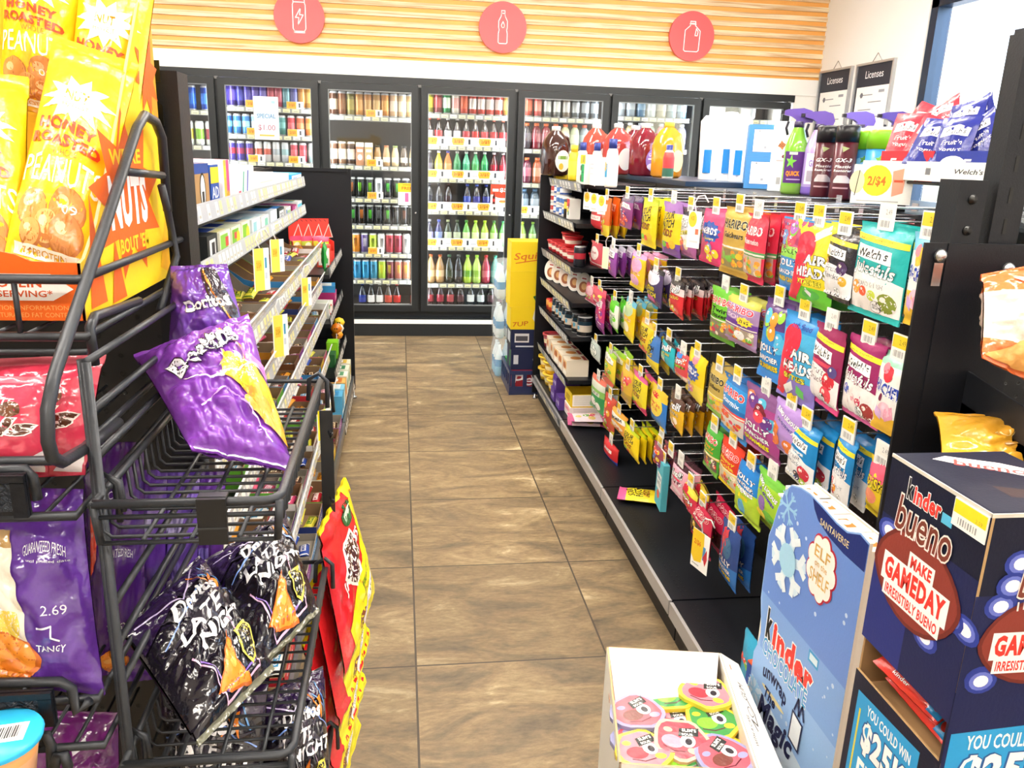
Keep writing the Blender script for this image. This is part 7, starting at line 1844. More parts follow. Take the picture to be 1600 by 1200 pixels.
for key, (n, ynear, h) in {'A': (16, 1.75, .10), 'B': (16, 1.75, .095), 'C': (15, 1.85, .095), 'D': (13, 1.9, .11), 'E': (13, 1.6, .10), 'G': (12, 1.4, .10)}.items():
    x0 = (TR_[key][0] if key in TR_ else XL0) - .012
    w_ = (4.0 - ynear) / n
    prev = None
    for i in range(n):
        y = 4.0 - w_ * (i + .5)
        ci = (i * 3 + ord(key) * 2 + r.randrange(3)) % len(TC)
        if ci == prev: ci = (ci + 1) % len(TC)
        prev = ci
        lipv = .05 if r.random() < .6 else .03
        q = (round(w_, 3), ci, lipv, h)
        if q not in TM:
            TM[q] = tray_mesh(w_ - .008, .26, h, TC[ci][0], lipv, fr=[('t', 0, 0, 1.2, .6, 'ffffff' if ci not in (1, 9) else 'c83a3a', 'CANDY', {'sh': .2, 'b': .03})])
        lput(TM[q], 'candy_tray', f'open brown cardboard tray with {TC[ci][1]} edges, {ORD[i]} from the far end, {SN[key]} shelf', 'tray', key, x0, y, f'candy trays on the {SN[key]} left shelf')
        nb = r.choice([1, 2, 3, 4]) if key in 'AB' else r.choice([2, 3, 4])
        bk = (i * 5 + ord(key)) % len(BARS)
        for j in range(nb):
            o = lput(BARS[bk], 'candy_bar', f'{BN[bk]} candy bar, {ORD[j]} in the {TC[ci][1]} edged tray, {ORD[i]} from the far end, {SN[key]} shelf', 'candy bar', key, x0 - .035 - .04 * j, y, f'candy bars in the {SN[key]} shelf trays', dz=.018 + .02 * (j % 2) + .008 * j)
            o.rotation_euler = (r.uniform(-.2, .2), r.uniform(-.15, .15), PI / 2 + r.uniform(-.12, .12) if w_ > .13 else PI / 2 + r.uniform(-.1, .1))
# --- far bay goods
FG = 'goods in the far bay of the left gondola'
m = MB()
m.box(-.11, .11, 0, .004, .004, .22, 'e03a34', FILM).box(-.11, .11, -.16, .0, 0, .004, 'e03a34').box(-.11, -.107, -.16, 0, .004, .11, 'e03a34').box(.107, .11, -.16, 0, .004, .11, 'e03a34').box(-.107, .107, -.16, -.157, .004, .06, 'e84a40')
decals(m, flat((0, 0, .165), (.11, 0, 0), (0, 0, .055)), [('r', 0, 0, 1.95, 1.9, 'e8443a')] + [('p', [(-.8 + .5 * i, -.9), (-.3 + .5 * i, -.9), (-.5 + .5 * i, .5)], 'f4dcd4') for i in range(4)] + [('p', [(-.74 + .5 * i, -.85), (-.36 + .5 * i, -.85), (-.5 + .5 * i, .35)], 'e8443a') for i in range(4)] + [('r', -.8 + .23 * i, .8, .04, .2, '2a1a1a', .5) for i in range(8)])
put(m.mesh('melon_box'), 'display_carton', 'red display carton with a tall watermelon printed back panel', 'carton', (-.50, 4.66, ZS['F0'] + .001), .25, FG)
for i, (x, y, c) in enumerate(((-.56, 4.55, 'c8d83a'), (-.5, 4.55, 'b8d040'), (-.44, 4.57, 'd8e04a'), (-.41, 4.52, 'c0d83a'))):
    mb = MB(); bag_mesh(mb, .075, .13, .025, c, [(.6, 1, 'e84a70')], [('e', 0, .2, .6, .3, 'f0f0d0'), ('e', .1, -.4, .4, .25, '7aa83a')], i, .004, 8, 10)
    o = put(mb.mesh('candy_bag'), 'candy_bag', f'yellow green candy pouch standing in the watermelon carton, {ORD[i]} of four', 'candy bag', (x, y, ZS['F0'] + .136), PI / 2 * .5, 'pouches in the watermelon carton')
m = yfront(card_box(MB(), -.05, .05, 0, .07, 0, .11, 'd84a3a', front=[('r', -.3, 0, 1.2, 1.8, 'f0e8e0'), ('e', -.3, .2, .4, .4, '3a8a5a')], left=[('r', 0, 0, 1.6, 1.6, 'f0ece0')]))
lput(m.mesh('box'), 'candy_box', 'small red and white box before the watermelon carton', 'candy box', 'F0', -.36, 4.36, FG, .1)
mb = MB(); bag_mesh(mb, .11, .14, .03, '2fa84a', [], [('e', 0, .2, .7, .35, 'f2f4ec'), ('r', 0, -.6, 1.5, .3, 'f4f0e8')], 4, .006)
put(mb.mesh('candy_bag'), 'candy_bag', 'green and white bag leaning at the near end of the far bay shelf', 'candy bag', (-.375, 4.18, ZS['F0'] + .143), PI / 2, FG)
m = yfront(card_box(MB(), -.07, .07, 0, .1, 0, .07, 'c83a80', front=[('t', 0, 0, 1.2, .6, 'f4e8f0', 'CHEWY')], top=[('r', 0, 0, 1.8, 1.8, '3a9ad8')]))
lput(m.mesh('box'), 'candy_box', 'pink box under a blue one on the middle shelf of the far bay', 'candy box', 'F1', -.36, 4.62, FG)
m = yfront(card_box(MB(), -.07, .07, 0, .1, 0, .035, '3a98d8', front=[('r', 0, 0, 1.7, 1.0, 'eaf4fa')], top=[('r', 0, 0, 1.4, 1.2, 'f0f6fa')]))
lput(m.mesh('box'), 'candy_box', 'blue and white flat box on the pink box', 'candy box', 'F1', -.362, 4.63, FG, .08, .0705)
m = yfront(card_box(MB(), -.06, .06, 0, .09, 0, .08, 'eef0ea', front=[('e', 0, 0, .7, .7, 'c83a34'), ('e', 0, 0, .5, .5, 'f4f4f0'), ('r', -.6, .5, .4, .5, '3a9a4a')], top=[('r', 0, 0, 1.5, 1.5, 'd8dcd0')]))
lput(m.mesh('box'), 'candy_box', 'white box with a red ring at the near end of that middle shelf', 'candy box', 'F1', -.355, 4.22, FG, -.1)
m = yfront(card_box(MB(), -.05, .05, 0, .06, 0, .09, '8ad82a', front=[('r', 0, .2, 1.5, 1.2, '6ac020')], left=[('r', 0, 0, 1.8, 1.8, '96e030')]))
lput(m.mesh('box'), 'candy_box', 'bright lime box on the lower shelf of the far bay', 'candy box', 'F2', -.345, 4.5, FG)
m = yfront(card_box(MB(), -.05, .05, 0, .06, 0, .07, '2f6a3a', front=[('r', 0, 0, 1.5, 1.2, '3a7a44')]))
lput(m.mesh('box'), 'candy_box', 'dark green box beside the bright lime box', 'candy box', 'F2', -.345, 4.3, FG)
for i, (y, z) in enumerate(((4.82, .13), (4.74, .11), (4.66, .09), (4.6, .14))):
    m = MB(); c = ['f0d030', 'f4f0e0', 'f09a28', 'e8801f'][i]
    m.lathe([(.0, -.03, c), (.024, -.02, c), (.034, 0, c), (.024, .02, c), (0, .03, c)], 12, FILM, cap=False)
    decals(m, flat((0, -.036, 0), (.02, 0, 0), (0, 0, .02)), [('e', -.3, .2, .2, .2, '2a1a14'), ('e', .3, .2, .2, .2, '2a1a14')])
    m.tube([(0, 0, -.03), (0, 0, -z + .002)], .003, 6, 'f4f0e6', PLAS)
    lput(m.mesh('lollipop'), 'lollipop', f'{["yellow", "cream", "amber", "orange"][i]} round lollipop standing on the lower shelf of the far bay', 'lollipop', 'F2', -.36, y, 'lollipops in the far bay', dz=z)
for i, (y, c, t_c, ds) in enumerate(((4.82, 'f0ecd8', 'd8b84a', 'cream box with yellow top'), (4.68, 'e4ead8', '3a8a58', 'white and green box'), (4.54, 'f2f0e2', '5a9a70', 'white green-pictured box'), (4.4, 'e8b86a', 'd8803a', 'orange and white box'), (4.27, '8ad0ea', 'e8f4fa', 'pale blue box'), (4.14, '5ab0dc', '3a90c8', 'sky blue box'))):
    m = yfront(card_box(MB(), -.055, .055, 0, .12, 0, .12, c, front=[('e', 0, .1, .6, .5, t_c), ('r', 0, -.6, 1.6, .3, 'f4f2ea')], top=[('r', 0, 0, 1.5, 1.3, t_c), ('r', 0, 0, 1.0, .6, 'f6f4ec')]))
    lput(m.mesh('box'), 'candy_box', f'{ds} on the deck of the far bay by the aisle', 'candy box', 'G', -.30, y, FG)
# hanging promo cards on this gondola
def promo(px, py, X, w_, h_, label, loop=True, col=None):
    p = atX(px, py, X)
    pr = [('r', -.3, .0, 1.2, 2, col or 'f8e05a'), ('r', -.35, .2, .7, .5, 'f0c040'), ('t', -.35, .2, .6, .3, 'c89a1a', '2/$4', {'b': .02}), ('r', .55, .3, .25, .5, '4a98b8'), ('r', .55, -.3, .3, .3, 'c8d0d8')]
    s = sale_sign(p, w_, h_, PI / 2 - .75, label, pr, loop, 'promo_card')
    return s
promo(407, 388, -.375, .052, .115, 'yellow and white promo card looped over the third left shelf, near one')
promo(432, 374, -.375, .052, .10, 'yellow and white promo card looped over the third left shelf, far one')
promo(478, 434, -.36, .05, .11, 'yellow and white promo card with a white edge over the fourth left shelf')
promo(437, 492, -.35, .055, .125, 'wide yellow promo card hanging over the fifth left shelf')
promo(505, 640, -.27, .06, .11, 'bright yellow and white card hanging on the dark strip by the aisle edge', False, 'f6ea1a')

# =================================================================== the end display with wire baskets, nearest the camera
le = thing('end_display', 'black end display with wire baskets, nut box and chip bags facing the entrance', 'shelving', (-.7, 1.06, 0))
def lp(mb, name, parent=None):
    o = mb.obj(name)
    if parent: o.parent = parent
    else:
        o.parent = le; o.location = -le.location
    return o
EYL = 1.075
m = MB().box(-.305, -.262, EYL - .002, EYL + .048, .02, 1.583, m=BLACK)
for k in range(31):
    m.box(-.287, -.281, EYL - .0028, EYL - .0019, .07 + k * .05, .094 + k * .05, '040404', PLAS)
lp(m, 'slotted_post')
lp(MB().box(-1.22, -1.177, EYL - .002, EYL + .048, .02, 1.583, m=BLACK), 'far_post')
lp(MB().box(-1.176, -.306, EYL + .01, EYL + .02, .12, 1.56, m=PEG), 'back_panel')
lp(MB().box(-1.2, -.28, .62, EYL - .01, .02, .15, m=BLACK), 'base_deck')
WR = .0042
def wire_shelf(z, yf, yb=EYL - .005, x0=-1.17, x1=-.272, guard=None):
    m = MB()
    for zz in (z, z + .05):
        m.tube([(x0, yb, zz), (x0, yf, zz), (x1, yf, zz), (x1, yb, zz)], WR, 8, m=WIRE)
    n = 34
    for i in range(n + 1):
        x = x0 + (x1 - x0) * i / n
        m.tube([(x, yb, z), (x, yf, z)], .002, 5, m=WIRE)
    for i in range(0, n + 1, 4):
        x = x0 + (x1 - x0) * i / n
        m.tube([(x, yf, z), (x, yf, z + .05)], .0025, 5, m=WIRE)
    return lp(m, 'wire_basket')
b1 = wire_shelf(1.335, .735)
b2 = wire_shelf(1.195, .67)
b3 = wire_shelf(.965, .67)
b4 = wire_shelf(.74, .67)
# bent side guard rising beside the nut box
xg = -.268
P = lambda x, y: tuple(atX(x, y, xg))
m = MB()
m.tube([P(262, 330), P(253, 215), P(243, 190), P(226, 180), P(214, 200), P(160, 365), P(110, 510), P(84, 590), P(74, 640), P(75, 690), P(82, 715), P(97, 722), P(150, 690), P(185, 660)], .0052, 10, m=WIRE)
m.tube([P(196, 268), P(254, 274)], .0042, 8, m=WIRE)
m.tube([P(252, 290), P(262, 330), P(276, 400), P(250, 485)], .0045, 8, m=WIRE)
lp(m, 'side_guard')
m = MB()
m.tube([atX(217, 470, -.272), atX(148, 494, -.272), atX(140, 512, -.272), atX(148, 570, -.272)], .0045, 8, m=WIRE)
m.tube([(-1.17, .733, 1.322), (-.272, .733, 1.322)], .003, 6, m=WIRE)
lp(m, 'front_frame')
MESHM = mat('expanded_mesh', .35, .4, color='3a3f48', bump=.9, bscale=160)
def label_holder(px0, py0, px1, py1, Y):
    a, b = atY(px0, py0, Y), atY(px1, py1, Y)
    m = MB(); x1 = b.x; x0 = x1 - .16; z1, z0 = a.z, b.z
    m.box(x0, x1, Y - .004, Y - .001, z0, z1, m=BLACK)
    m.box(x0 + .003, x1 - .012, Y - .0052, Y - .0041, z0 + .004, z1 - .008, m=MESHM)
    m.box(x0, x1, Y - .009, Y - .0053, z1 - .006, z1, m=BLACK).box(x1 - .011, x1, Y - .009, Y - .0053, z0, z1 - .0065, m=BLACK)
    for i in range(12):      # raised diamond mesh
        xx = x1 - .016 - i * .0125
        for j in range(2):
            zz = z0 + .012 + j * .0135
            m.tube([(xx, Y - .0058, zz), (xx - .006, Y - .0058, zz + .0055), (xx - .0125, Y - .0058, zz), (xx - .006, Y - .0058, zz - .0055), (xx, Y - .0058, zz)], .0007, 4, m=WIRE)
    lp(m, 'label_holder')
label_holder(0, 738, 52, 802, .655)
label_holder(0, 1078, 92, 1125, .655)
m = MB()
for (pts, Y) in (([(-60, 1068), (95, 1065), (112, 1075), (120, 1112), (140, 1095)], .662), ([(62, 1150), (72, 1148), (80, 1165), (82, 1230)], .66), ([(85, 1200), (90, 1180), (100, 1178), (107, 1200)], .655), ([(-60, 735), (40, 733), (50, 745), (58, 780)], .662)):
    m = MB()
    m.tube([tuple(atY(x, y, Y)) for x, y in pts], .0045, 8, m=WIRE)
    lp(m, 'basket_hook')

# the wire side rack ("wing") hooked to the post
wg = thing('wire_side_rack', 'dark wire side rack with shallow baskets of chip bags by the aisle', 'rack', (-.18, .85, .6))
def wp(mb, name, parent=None):
    o = mb.obj(name)
    if parent: o.parent = parent
    else:
        o.parent = wg; o.location = -wg.location
    return o
wx0, wx1, wy0, wy1 = -.256, -.104, .665, 1.045
m = MB()
for y in (wy0 + .02, wy1):
    for x in ((wx0 - .006, wx0) if y < .8 else (wx0,)):
        m.tube([(x, y + (.008 if x < wx0 else 0), .45), (x, y + (.008 if x < wx0 else 0), 1.325)], .0042, 8, m=WIRE)
wp(m, 'uprights'.replace('uprights', 'side_frame'))
m = MB()
for z in (1.325, 1.283, 1.243, 1.10, 1.06, 1.02, .86, .82, .78):
    m.tube([(wx0, wy0 + .02, z), (wx0, wy1, z - .004)], .0036, 7, m=WIRE)
wp(m, 'side_rail')
def wing_basket(z):
    m = MB()
    m.tube([(wx0, wy0, z), (wx1 - .012, wy0, z), (wx1 - .004, wy0 + .004, z), (wx1, wy0 + .014, z), (wx1, wy1, z)], .0042, 9, m=WIRE)
    m.tube([(wx0, wy0 - .003, z), (wx0, wy1, z)], .0036, 8, m=WIRE)
    m.tube([(wx0, wy1, z), (wx1, wy1, z)], .003, 6, m=WIRE)
    n = 19
    for i in range(n + 1):
        y = wy0 + .012 + (wy1 - wy0 - .02) * i / n
        m.tube([(wx0, y, z), (wx0 + .002, y, z - .03), (wx0 + .008, y, z - .036), (wx1 - .008, y, z - .036), (wx1 - .002, y, z - .03), (wx1, y, z)], .0018, 5, m=WIRE)
    for zz in (z - .012, z - .036):
        m.tube([(wx0 + .004, wy0, zz), (wx1 - .004, wy0, zz)], .0022, 6, m=WIRE)
    for x in (-.22, -.18, -.14):
        m.tube([(x, wy0, z - .036), (x, wy1, z - .036)], .0022, 6, m=WIRE)
    m.tube([(wx1, wy0, z), (wx1 - .003, wy0, z - .036)], .0036, 8, m=WIRE)
    m.tube([(wx0, wy0, z), (wx0 + .003, wy0, z - .036)], .0036, 8, m=WIRE)
    # loops that hook the basket to the frame
    for (x, y) in ((wx1, wy1 - .02), (wx0, wy0 + .03)):
        m.tube([(x - .014 * (1 if x > -.2 else -1), y, z - .02), (x - .012 * (1 if x > -.2 else -1), y, z + .008), (x, y, z + .016), (x + .01, y, z + .006), (x + .01, y, z - .03)], .003, 7, m=WIRE)
    return wp(m, 'wire_basket')
for z in (1.207, .945, .68): wing_basket(z)
m = MB().box(-.171, -.147, wy0 - .009, wy0 - .0045, 1.171, 1.213, '1b1c1e', PLAS).box(-.171, -.147, wy0 - .0044, wy0 + .006, 1.2115, 1.2135, '26282a', PLAS).box(-.171, -.147, wy0 - .0098, wy0 - .0091, 1.1855, 1.187, '3a3c3e', PLAS)
wp(m, 'label_clip')
# wing front rods that cross behind the basket
m = MB()
for (a, b) in (((205, 900), (330, 700)), ((165, 905), (300, 790))):
    m.tube([tuple(atX(*a, wx0)), tuple(atX(*b, wx0 + .003))], .003, 6, m=WIRE)

# ---- the nut box and its bags
t = thing('nut_display_box', 'yellow and orange nut display box with a white arrow on its front lip', 'box', (-.5, .9, 1.341))
def nb(mb, name):
    o = mb.obj(name); o.parent = t; o.location = -t.location; return o
bx1, by0, by1, bz0 = -.281, .765, 1.05, 1.343
by0 = .765
m = MB()
side = [(by0, bz0), (by1, bz0), (by1, 1.66), (by1 - .03, 1.66), (by0 + .12, 1.50), (by0 + .05, 1.425), (by0 + .012, 1.398), (by0, 1.395)]
m.slab([(bx1, y, z) for y, z in side], (1, 0, 0), .003, 'f6cc1e', CARD, 'c8a878')
fs = flat((bx1, (by0 + by1) / 2, (bz0 + 1.66) / 2), (0, (by1 - by0) / 2, 0), (0, 0, (1.66 - bz0) / 2))
decals(m, fs, [('s', .05, -.35, .8, .55, 9, .6, 'e8641a'), ('t', .05, -.1, .7, .1, 'f6cc1e', "WE'RE", {'b': .03}), ('t', .05, -.38, .85, .34, 'ffffff', 'NUTS', {'b': .05}), ('t', .05, -.66, .8, .1, 'f6cc1e', "ABOUT 'EM", {'b': .03}), ('p', [(-.9, -.95), (-.75, -.3), (-.6, -.95)], 'e8641a'), ('p', [(-.5, -.98), (-.35, -.6), (-.2, -.98)], 'e8641a'), ('p', [(.75, .95), (.98, .95), (.98, .0), (.8, .3), (.7, .6)], 'f09a2a'), ('s', .75, .45, .3, .3, 8, .55, 'e8641a'), ('p', [(.7, -.9), (.98, -.5), (.98, -.98)], 'f2b01e')], .25, m=CARD)
m.box(-.9, bx1 - .0035, by1 - .003, by1, bz0, 1.66, 'f0c020').box(-.9, bx1 - .0035, by0 + .0035, by1 - .0035, bz0, bz0 + .003, 'b89060')
lip = [(-.9, 1.395), (-.9, bz0), (bx1 - .0005, bz0), (bx1 - .0005, 1.395), (-.322, 1.396), (-.335, 1.402), (-.36, 1.407), (-.39, 1.409), (-.43, 1.403), (-.45, 1.396)]
m.slab([(x, by0, z) for x, z in lip], (0, -1, 0), .003, 'f06a1a', CARD, 'b07a48')
ff = flat((-.34, by0, 1.369), (.06, 0, 0), (0, 0, .026))
decals(m, ff, [('p', [(-2, .62), (.55, .62), (.85, .1), (.55, -.3), (-2, -.3)], 'f8f6f2'), t_(-.02, .3, .86, .3, 'd8551a', 'PROTEIN', b=.03), t_(.0, -.06, 1.1, .24, 'd8551a', 'PER SERVING*', b=.015), t_(.1, -.55, 1.3, .16, 'f6b060', 'NUTRITION INFORMATION', b=0), t_(.15, -.8, 1.4, .16, 'f6b060', 'AND SATURATED FAT CONTENT', b=0)], None, m=CARD)
nb(m, 'carton')
def nutbag(label, corners, seed, chips=True):
    pr = [('p', [(-1, -.98), (1, -.98), (1, -.5), (-1, -.5)], 'f6c41c')]
    pr += [('s', .0, .34, .88, .24, 11, .6, 'fbf8ee'), t_(-.02, .37, .55, .1, 'c88a1a', 'NUT', b=.03), t_(0, .27, .6, .05, 'd8b060', 'HARVEST', b=0),
           t_(-.08, .08, 1.35, .1, 'd0502a', 'HONEY', b=.05, a=-.03), t_(-.05, -.05, 1.6, .1, 'd0502a', 'ROASTED', b=.05, a=-.03), t_(.0, -.145, .6, .06, 'b8802a', 'WHOLE', b=.0),
           t_(.0, -.30, 1.75, .22, 'fdfaf0', 'PEANUTS', b=.0, q=2)]
    for (x, y, rx, ry, c) in ((-.5, -.62, .36, .15, 'd8954a'), (.3, -.58, .42, .17, 'cc8340'), (-.1, -.74, .3, .13, 'e2a862'), (.35, -.76, .4, .15, 'c8803c'), (-.45, -.8, .25, .1, 'dca05a')):
        pr += [('e', x, y, rx, ry, 'b87030', 18), ('e', x - .02, y + .012, rx * .92, ry * .9, c, 18), ('e', x - rx * .3, y + ry * .3, rx * .35, ry * .3, 'ecc48c', 12)]
    pr += [t_(.35, -.58, .35, .07, 'f8f0e0', '09', b=0), ('p', [(-.8, -.87), (.7, -.87), (.9, -.91), (.7, -.95), (-.8, -.95)], 'fbf6e8'), t_(-.1, -.91, 1.0, .05, 'd8a030', '7g PROTEIN', b=.01)]
    pr += [('r', 0, .93 - .018 * i, 1.95, .005, 'd8a010') for i in range(7)] + [('e', .1, .86, .07, .028, 'f8e890')]
    patch_bag('peanut_bag', label, 'snack bag', corners, .05, 'f8c81a', [], pr, seed, .007, False, 'peanut bags in the nut box', 30, 42, .07, .09)
nutbag('yellow peanut bag leaning in front, its whole front panel in view', [atY(85, 57, .97), atY(217, 103, .965), atY(140, 440, .80), atY(5, 400, .80)], 1)
nutbag('yellow peanut bag behind the front one, beside the box side', [atY(128, -70, 1.035), atY(246, -35, 1.035), atY(205, 290, .95), atY(95, 250, .96)], 2)
nutbag('yellow peanut bag behind the front one, away from the box side', [atY(8, -120, 1.035), atY(132, -85, 1.035), atY(118, 190, .99), atY(0, 165, .99)], 3)
nutbag('yellow peanut bag mostly outside the frame, in front of the box back', [atY(-75, 105, .93), atY(44, 120, .93), atY(42, 450, .80), atY(-90, 440, .80)], 4)

# ---- crimson chocolate bags
def crim(label, corners, seed):
    patch_bag('chocolate_bag', label, 'chocolate bag', corners, .05, 'd23a55', [(.82, 1, 'e06a7c')], [t_(-.3, .45, 1.3, .14, 'f8e8ea', 'CHOCOLATE', b=.02, sh=.2), t_(.2, -.05, 1.2, .34, '5a3020', 'als', sh=.3, b=.03, out='fbf4ee', ow=.05), ('e', -.7, -.3, .35, .5, '6a3a20'), ('e', .3, .3, .22, .16, '6a4028'), ('r', -.1, -.55, .5, .2, 'f0d0d4'), ('p', [(.4, -.9), (.95, -.5), (.95, -.95)], 'f4ecec')], seed, .008, True, 'crimson bags in the second basket', 22, 26)
crim('crimson chocolate bag standing behind in the second wire basket', [atY(-15, 560, .78), atY(163, 553, .78), atY(135, 742, .74), atY(-20, 750, .74)], 3)
crim('crimson chocolate bag leaning in front in the second wire basket', [atY(-60, 588, .72), atY(93, 590, .72), atY(72, 742, .69), atY(-70, 742, .69)], 6)

# ---- purple chip bags
PUR = '5b2f92'
def purple(label, corners, seed, pr=(), col=PUR, bands=(), crink=.012, name='chip_bag', t=.055, nu=30, nv=38, grp='purple chip bags in the baskets'):
    patch_bag(name, label, 'chip bag', corners, t, col, bands, pr, seed, crink, True, grp, nu, nv, .04, .07)
chip = lambda x, y, rx, ry: [('p', ring_poly(18, rx, ry, x, y), 'c8641a'), ('p', ring_poly(16, rx * .92, ry * .88, x - .01, y + .015), 'f0902a'), ('e', x - rx * .3, y + ry * .2, rx * .4, ry * .35, 'f4ae4a', 12), ('e', x + rx * .3, y - ry * .3, rx * .25, ry * .25, 'e07820', 10)]
purple('deep purple chip bag with a glass bottle picture in the third wire basket', [atY(-60, 760, .73), atY(128, 765, .73), atY(165, 1085, .68), atY(-62, 1065, .68)], 2,
       [('p', [(-1, .95), (-.25, .9), (-.3, .4), (-.2, .1), (-.6, -.1), (-1, -.1)], 'e8401f'), ('p', [(-1, .45), (-.35, .5), (-.3, .2), (-1, .1)], 'f2b02a'), ('p', [(-.25, .5), (-.05, .5), (-.02, .2), (.1, -.1), (.12, -.45), (-.4, -.5), (-.38, -.1), (-.27, .2)], 'e8dccb'), ('p', [(-.22, .62), (-.06, .62), (-.05, .45), (-.23, .45)], 'b08a50'), ('e', -.13, -.3, .2, .16, 'e8c850')] + chip(-.35, -.62, .62, .27) +
       [t_(.45, .42, .6, .1, 'f0ecf8', 'GUARANTEED FRESH', b=0, arc=.06), t_(.5, .34, .6, .03, 'f0ecf8', 'until printed date', b=0), t_(.55, -.12, .32, .09, 'd8d0e8', '2.69', b=0), t_(.45, -.5, .4, .07, 'f0ecf8', 'TANGY', b=.01, sh=.2), ('l', [(.3, -.3), (.5, -.27), (.48, -.38), (.56, -.42)], .02, 'f0ecf8')])
purple('purple chip bag standing behind the bottle picture bag by the rack posts', [atY(128, 690, .87), atY(225, 690, .87), atY(230, 1040, .86), atY(140, 1060, .84)], 5,
       [t_(0, .62, .9, .06, 'e8e0f4', 'SPECIAL', b=0), ('p', [(-.7, .5), (-.5, .55), (-.5, .1), (-.7, -.05)], 'e8401f'), t_(.2, .1, .9, .06, 'e8e0f4', 'GUARANTEED FRESH', b=0, arc=.05), t_(.1, -.5, .7, .06, 'f0ecf8', 'TANGY', sh=.2)] + chip(-.1, -.85, .5, .14), 'lol' if False else '4f2480')
for i, (x0, x1, Y) in enumerate(((196, 262, .965), (246, 312, 1.0), (292, 352, 1.03))):
    purple(f'purple chip bag on edge seen through the rack basket, {ORD[i]} from the rack posts', [atY(x0, 735, Y), atY(x1, 735, Y), atY(x1 - 5, 1060, Y - .03), atY(x0, 1065, Y - .03)], 8 + i,
           [('r', 0, .55, .9, .14, 'a8a0d0'), ('r', .1, .2, .5, .3, '7a68c0'), ('l', [(-.3, .0), (0, .05), (-.1, -.1), (.1, -.15)], .05, 'f0ecf8'), t_(.1, -.25, .8, .06, 'f0ecf8', 'TANGY', sh=.2)] + chip(.4, -.45, .3, .16), ['5a2f98', '6a48b0', '5a2f8c'][i])
purple('magenta purple chip bag at the bottom, half hidden by the blue lidded cup', [atY(40, 1108, .78), atY(185, 1112, .78), atY(195, 1330, .72), atY(40, 1330, .72)], 12, [('r', .3, .55, .3, .1, 'f0ecf8', .5), ('p', [(-.2, -.2), (.6, .3), (.8, -.1), (.1, -.6)], 'b030b0')], '6a1f6a')
dor = lambda x, y, w_, h_, a: [t_(x, y, w_, h_, 'fbfaff', 'Doritos', b=.045, sh=.1, a=a, out='241a34', ow=.034, q=3, asp=1.5)]
# small bag at the back, then the big bag lying in the upper basket
purple('shiny purple chip bag at the back of the upper rack basket, top seal standing up', [atY(266, 415, 1.0), atY(354, 411, 1.0), atY(402, 575, .95), atY(262, 560, .95)], 15,
       [('p', [(.1, .9), (.3, .2), (.9, -.3), (.95, .1), (.6, .8)], '2a2030'), ('l', [(.2, .8), (.5, .2), (.9, -.4)], .05, 'f09a3a')] + dor(.2, .1, 1.3, .24, .3), '6a3aa4', crink=.014, nu=60, nv=60, t=.06, grp='chip bags in the upper rack basket')
purple('big crinkled purple chip bag lying in front in the upper rack basket', [atY(208, 552, .90), atY(388, 488, .95), atY(462, 742, .80), atY(300, 708, .78)], 16,
       [('s', .45, .02, .5, .3, 9, .35, 'f8ecf4'), ('p', [(.2, .3), (.9, -.1), (1, -.6), (.5, -.35), (.05, -.1)], 'f6c83a'), ('p', [(.35, -.15), (.95, -.5), (.95, -.75), (.5, -.55)], 'f0a83a'), ('e', .6, -.45, .3, .12, 'f4b04a'), ('l', [(.3, .6), (.6, .3), (.5, .0)], .05, 'f08a2a'), ('p', [(.55, .35), (.95, .2), (.9, .0), (.6, .1)], 'f07ad8'), ('l', [(-.6, -.0), (.0, -.12), (.8, .1)], .03, 'fbeef8'), ('l', [(-.5, -.45), (.1, -.25), (.6, -.8)], .02, 'e0b0f0')] + dor(-.1, .36, 1.45, .26, .5) + [('r', 0, -.965, 1.9, .05, 'd8d4e0')], '8442b4', crink=.022, t=.085, nu=76, nv=90, grp='chip bags in the upper rack basket')
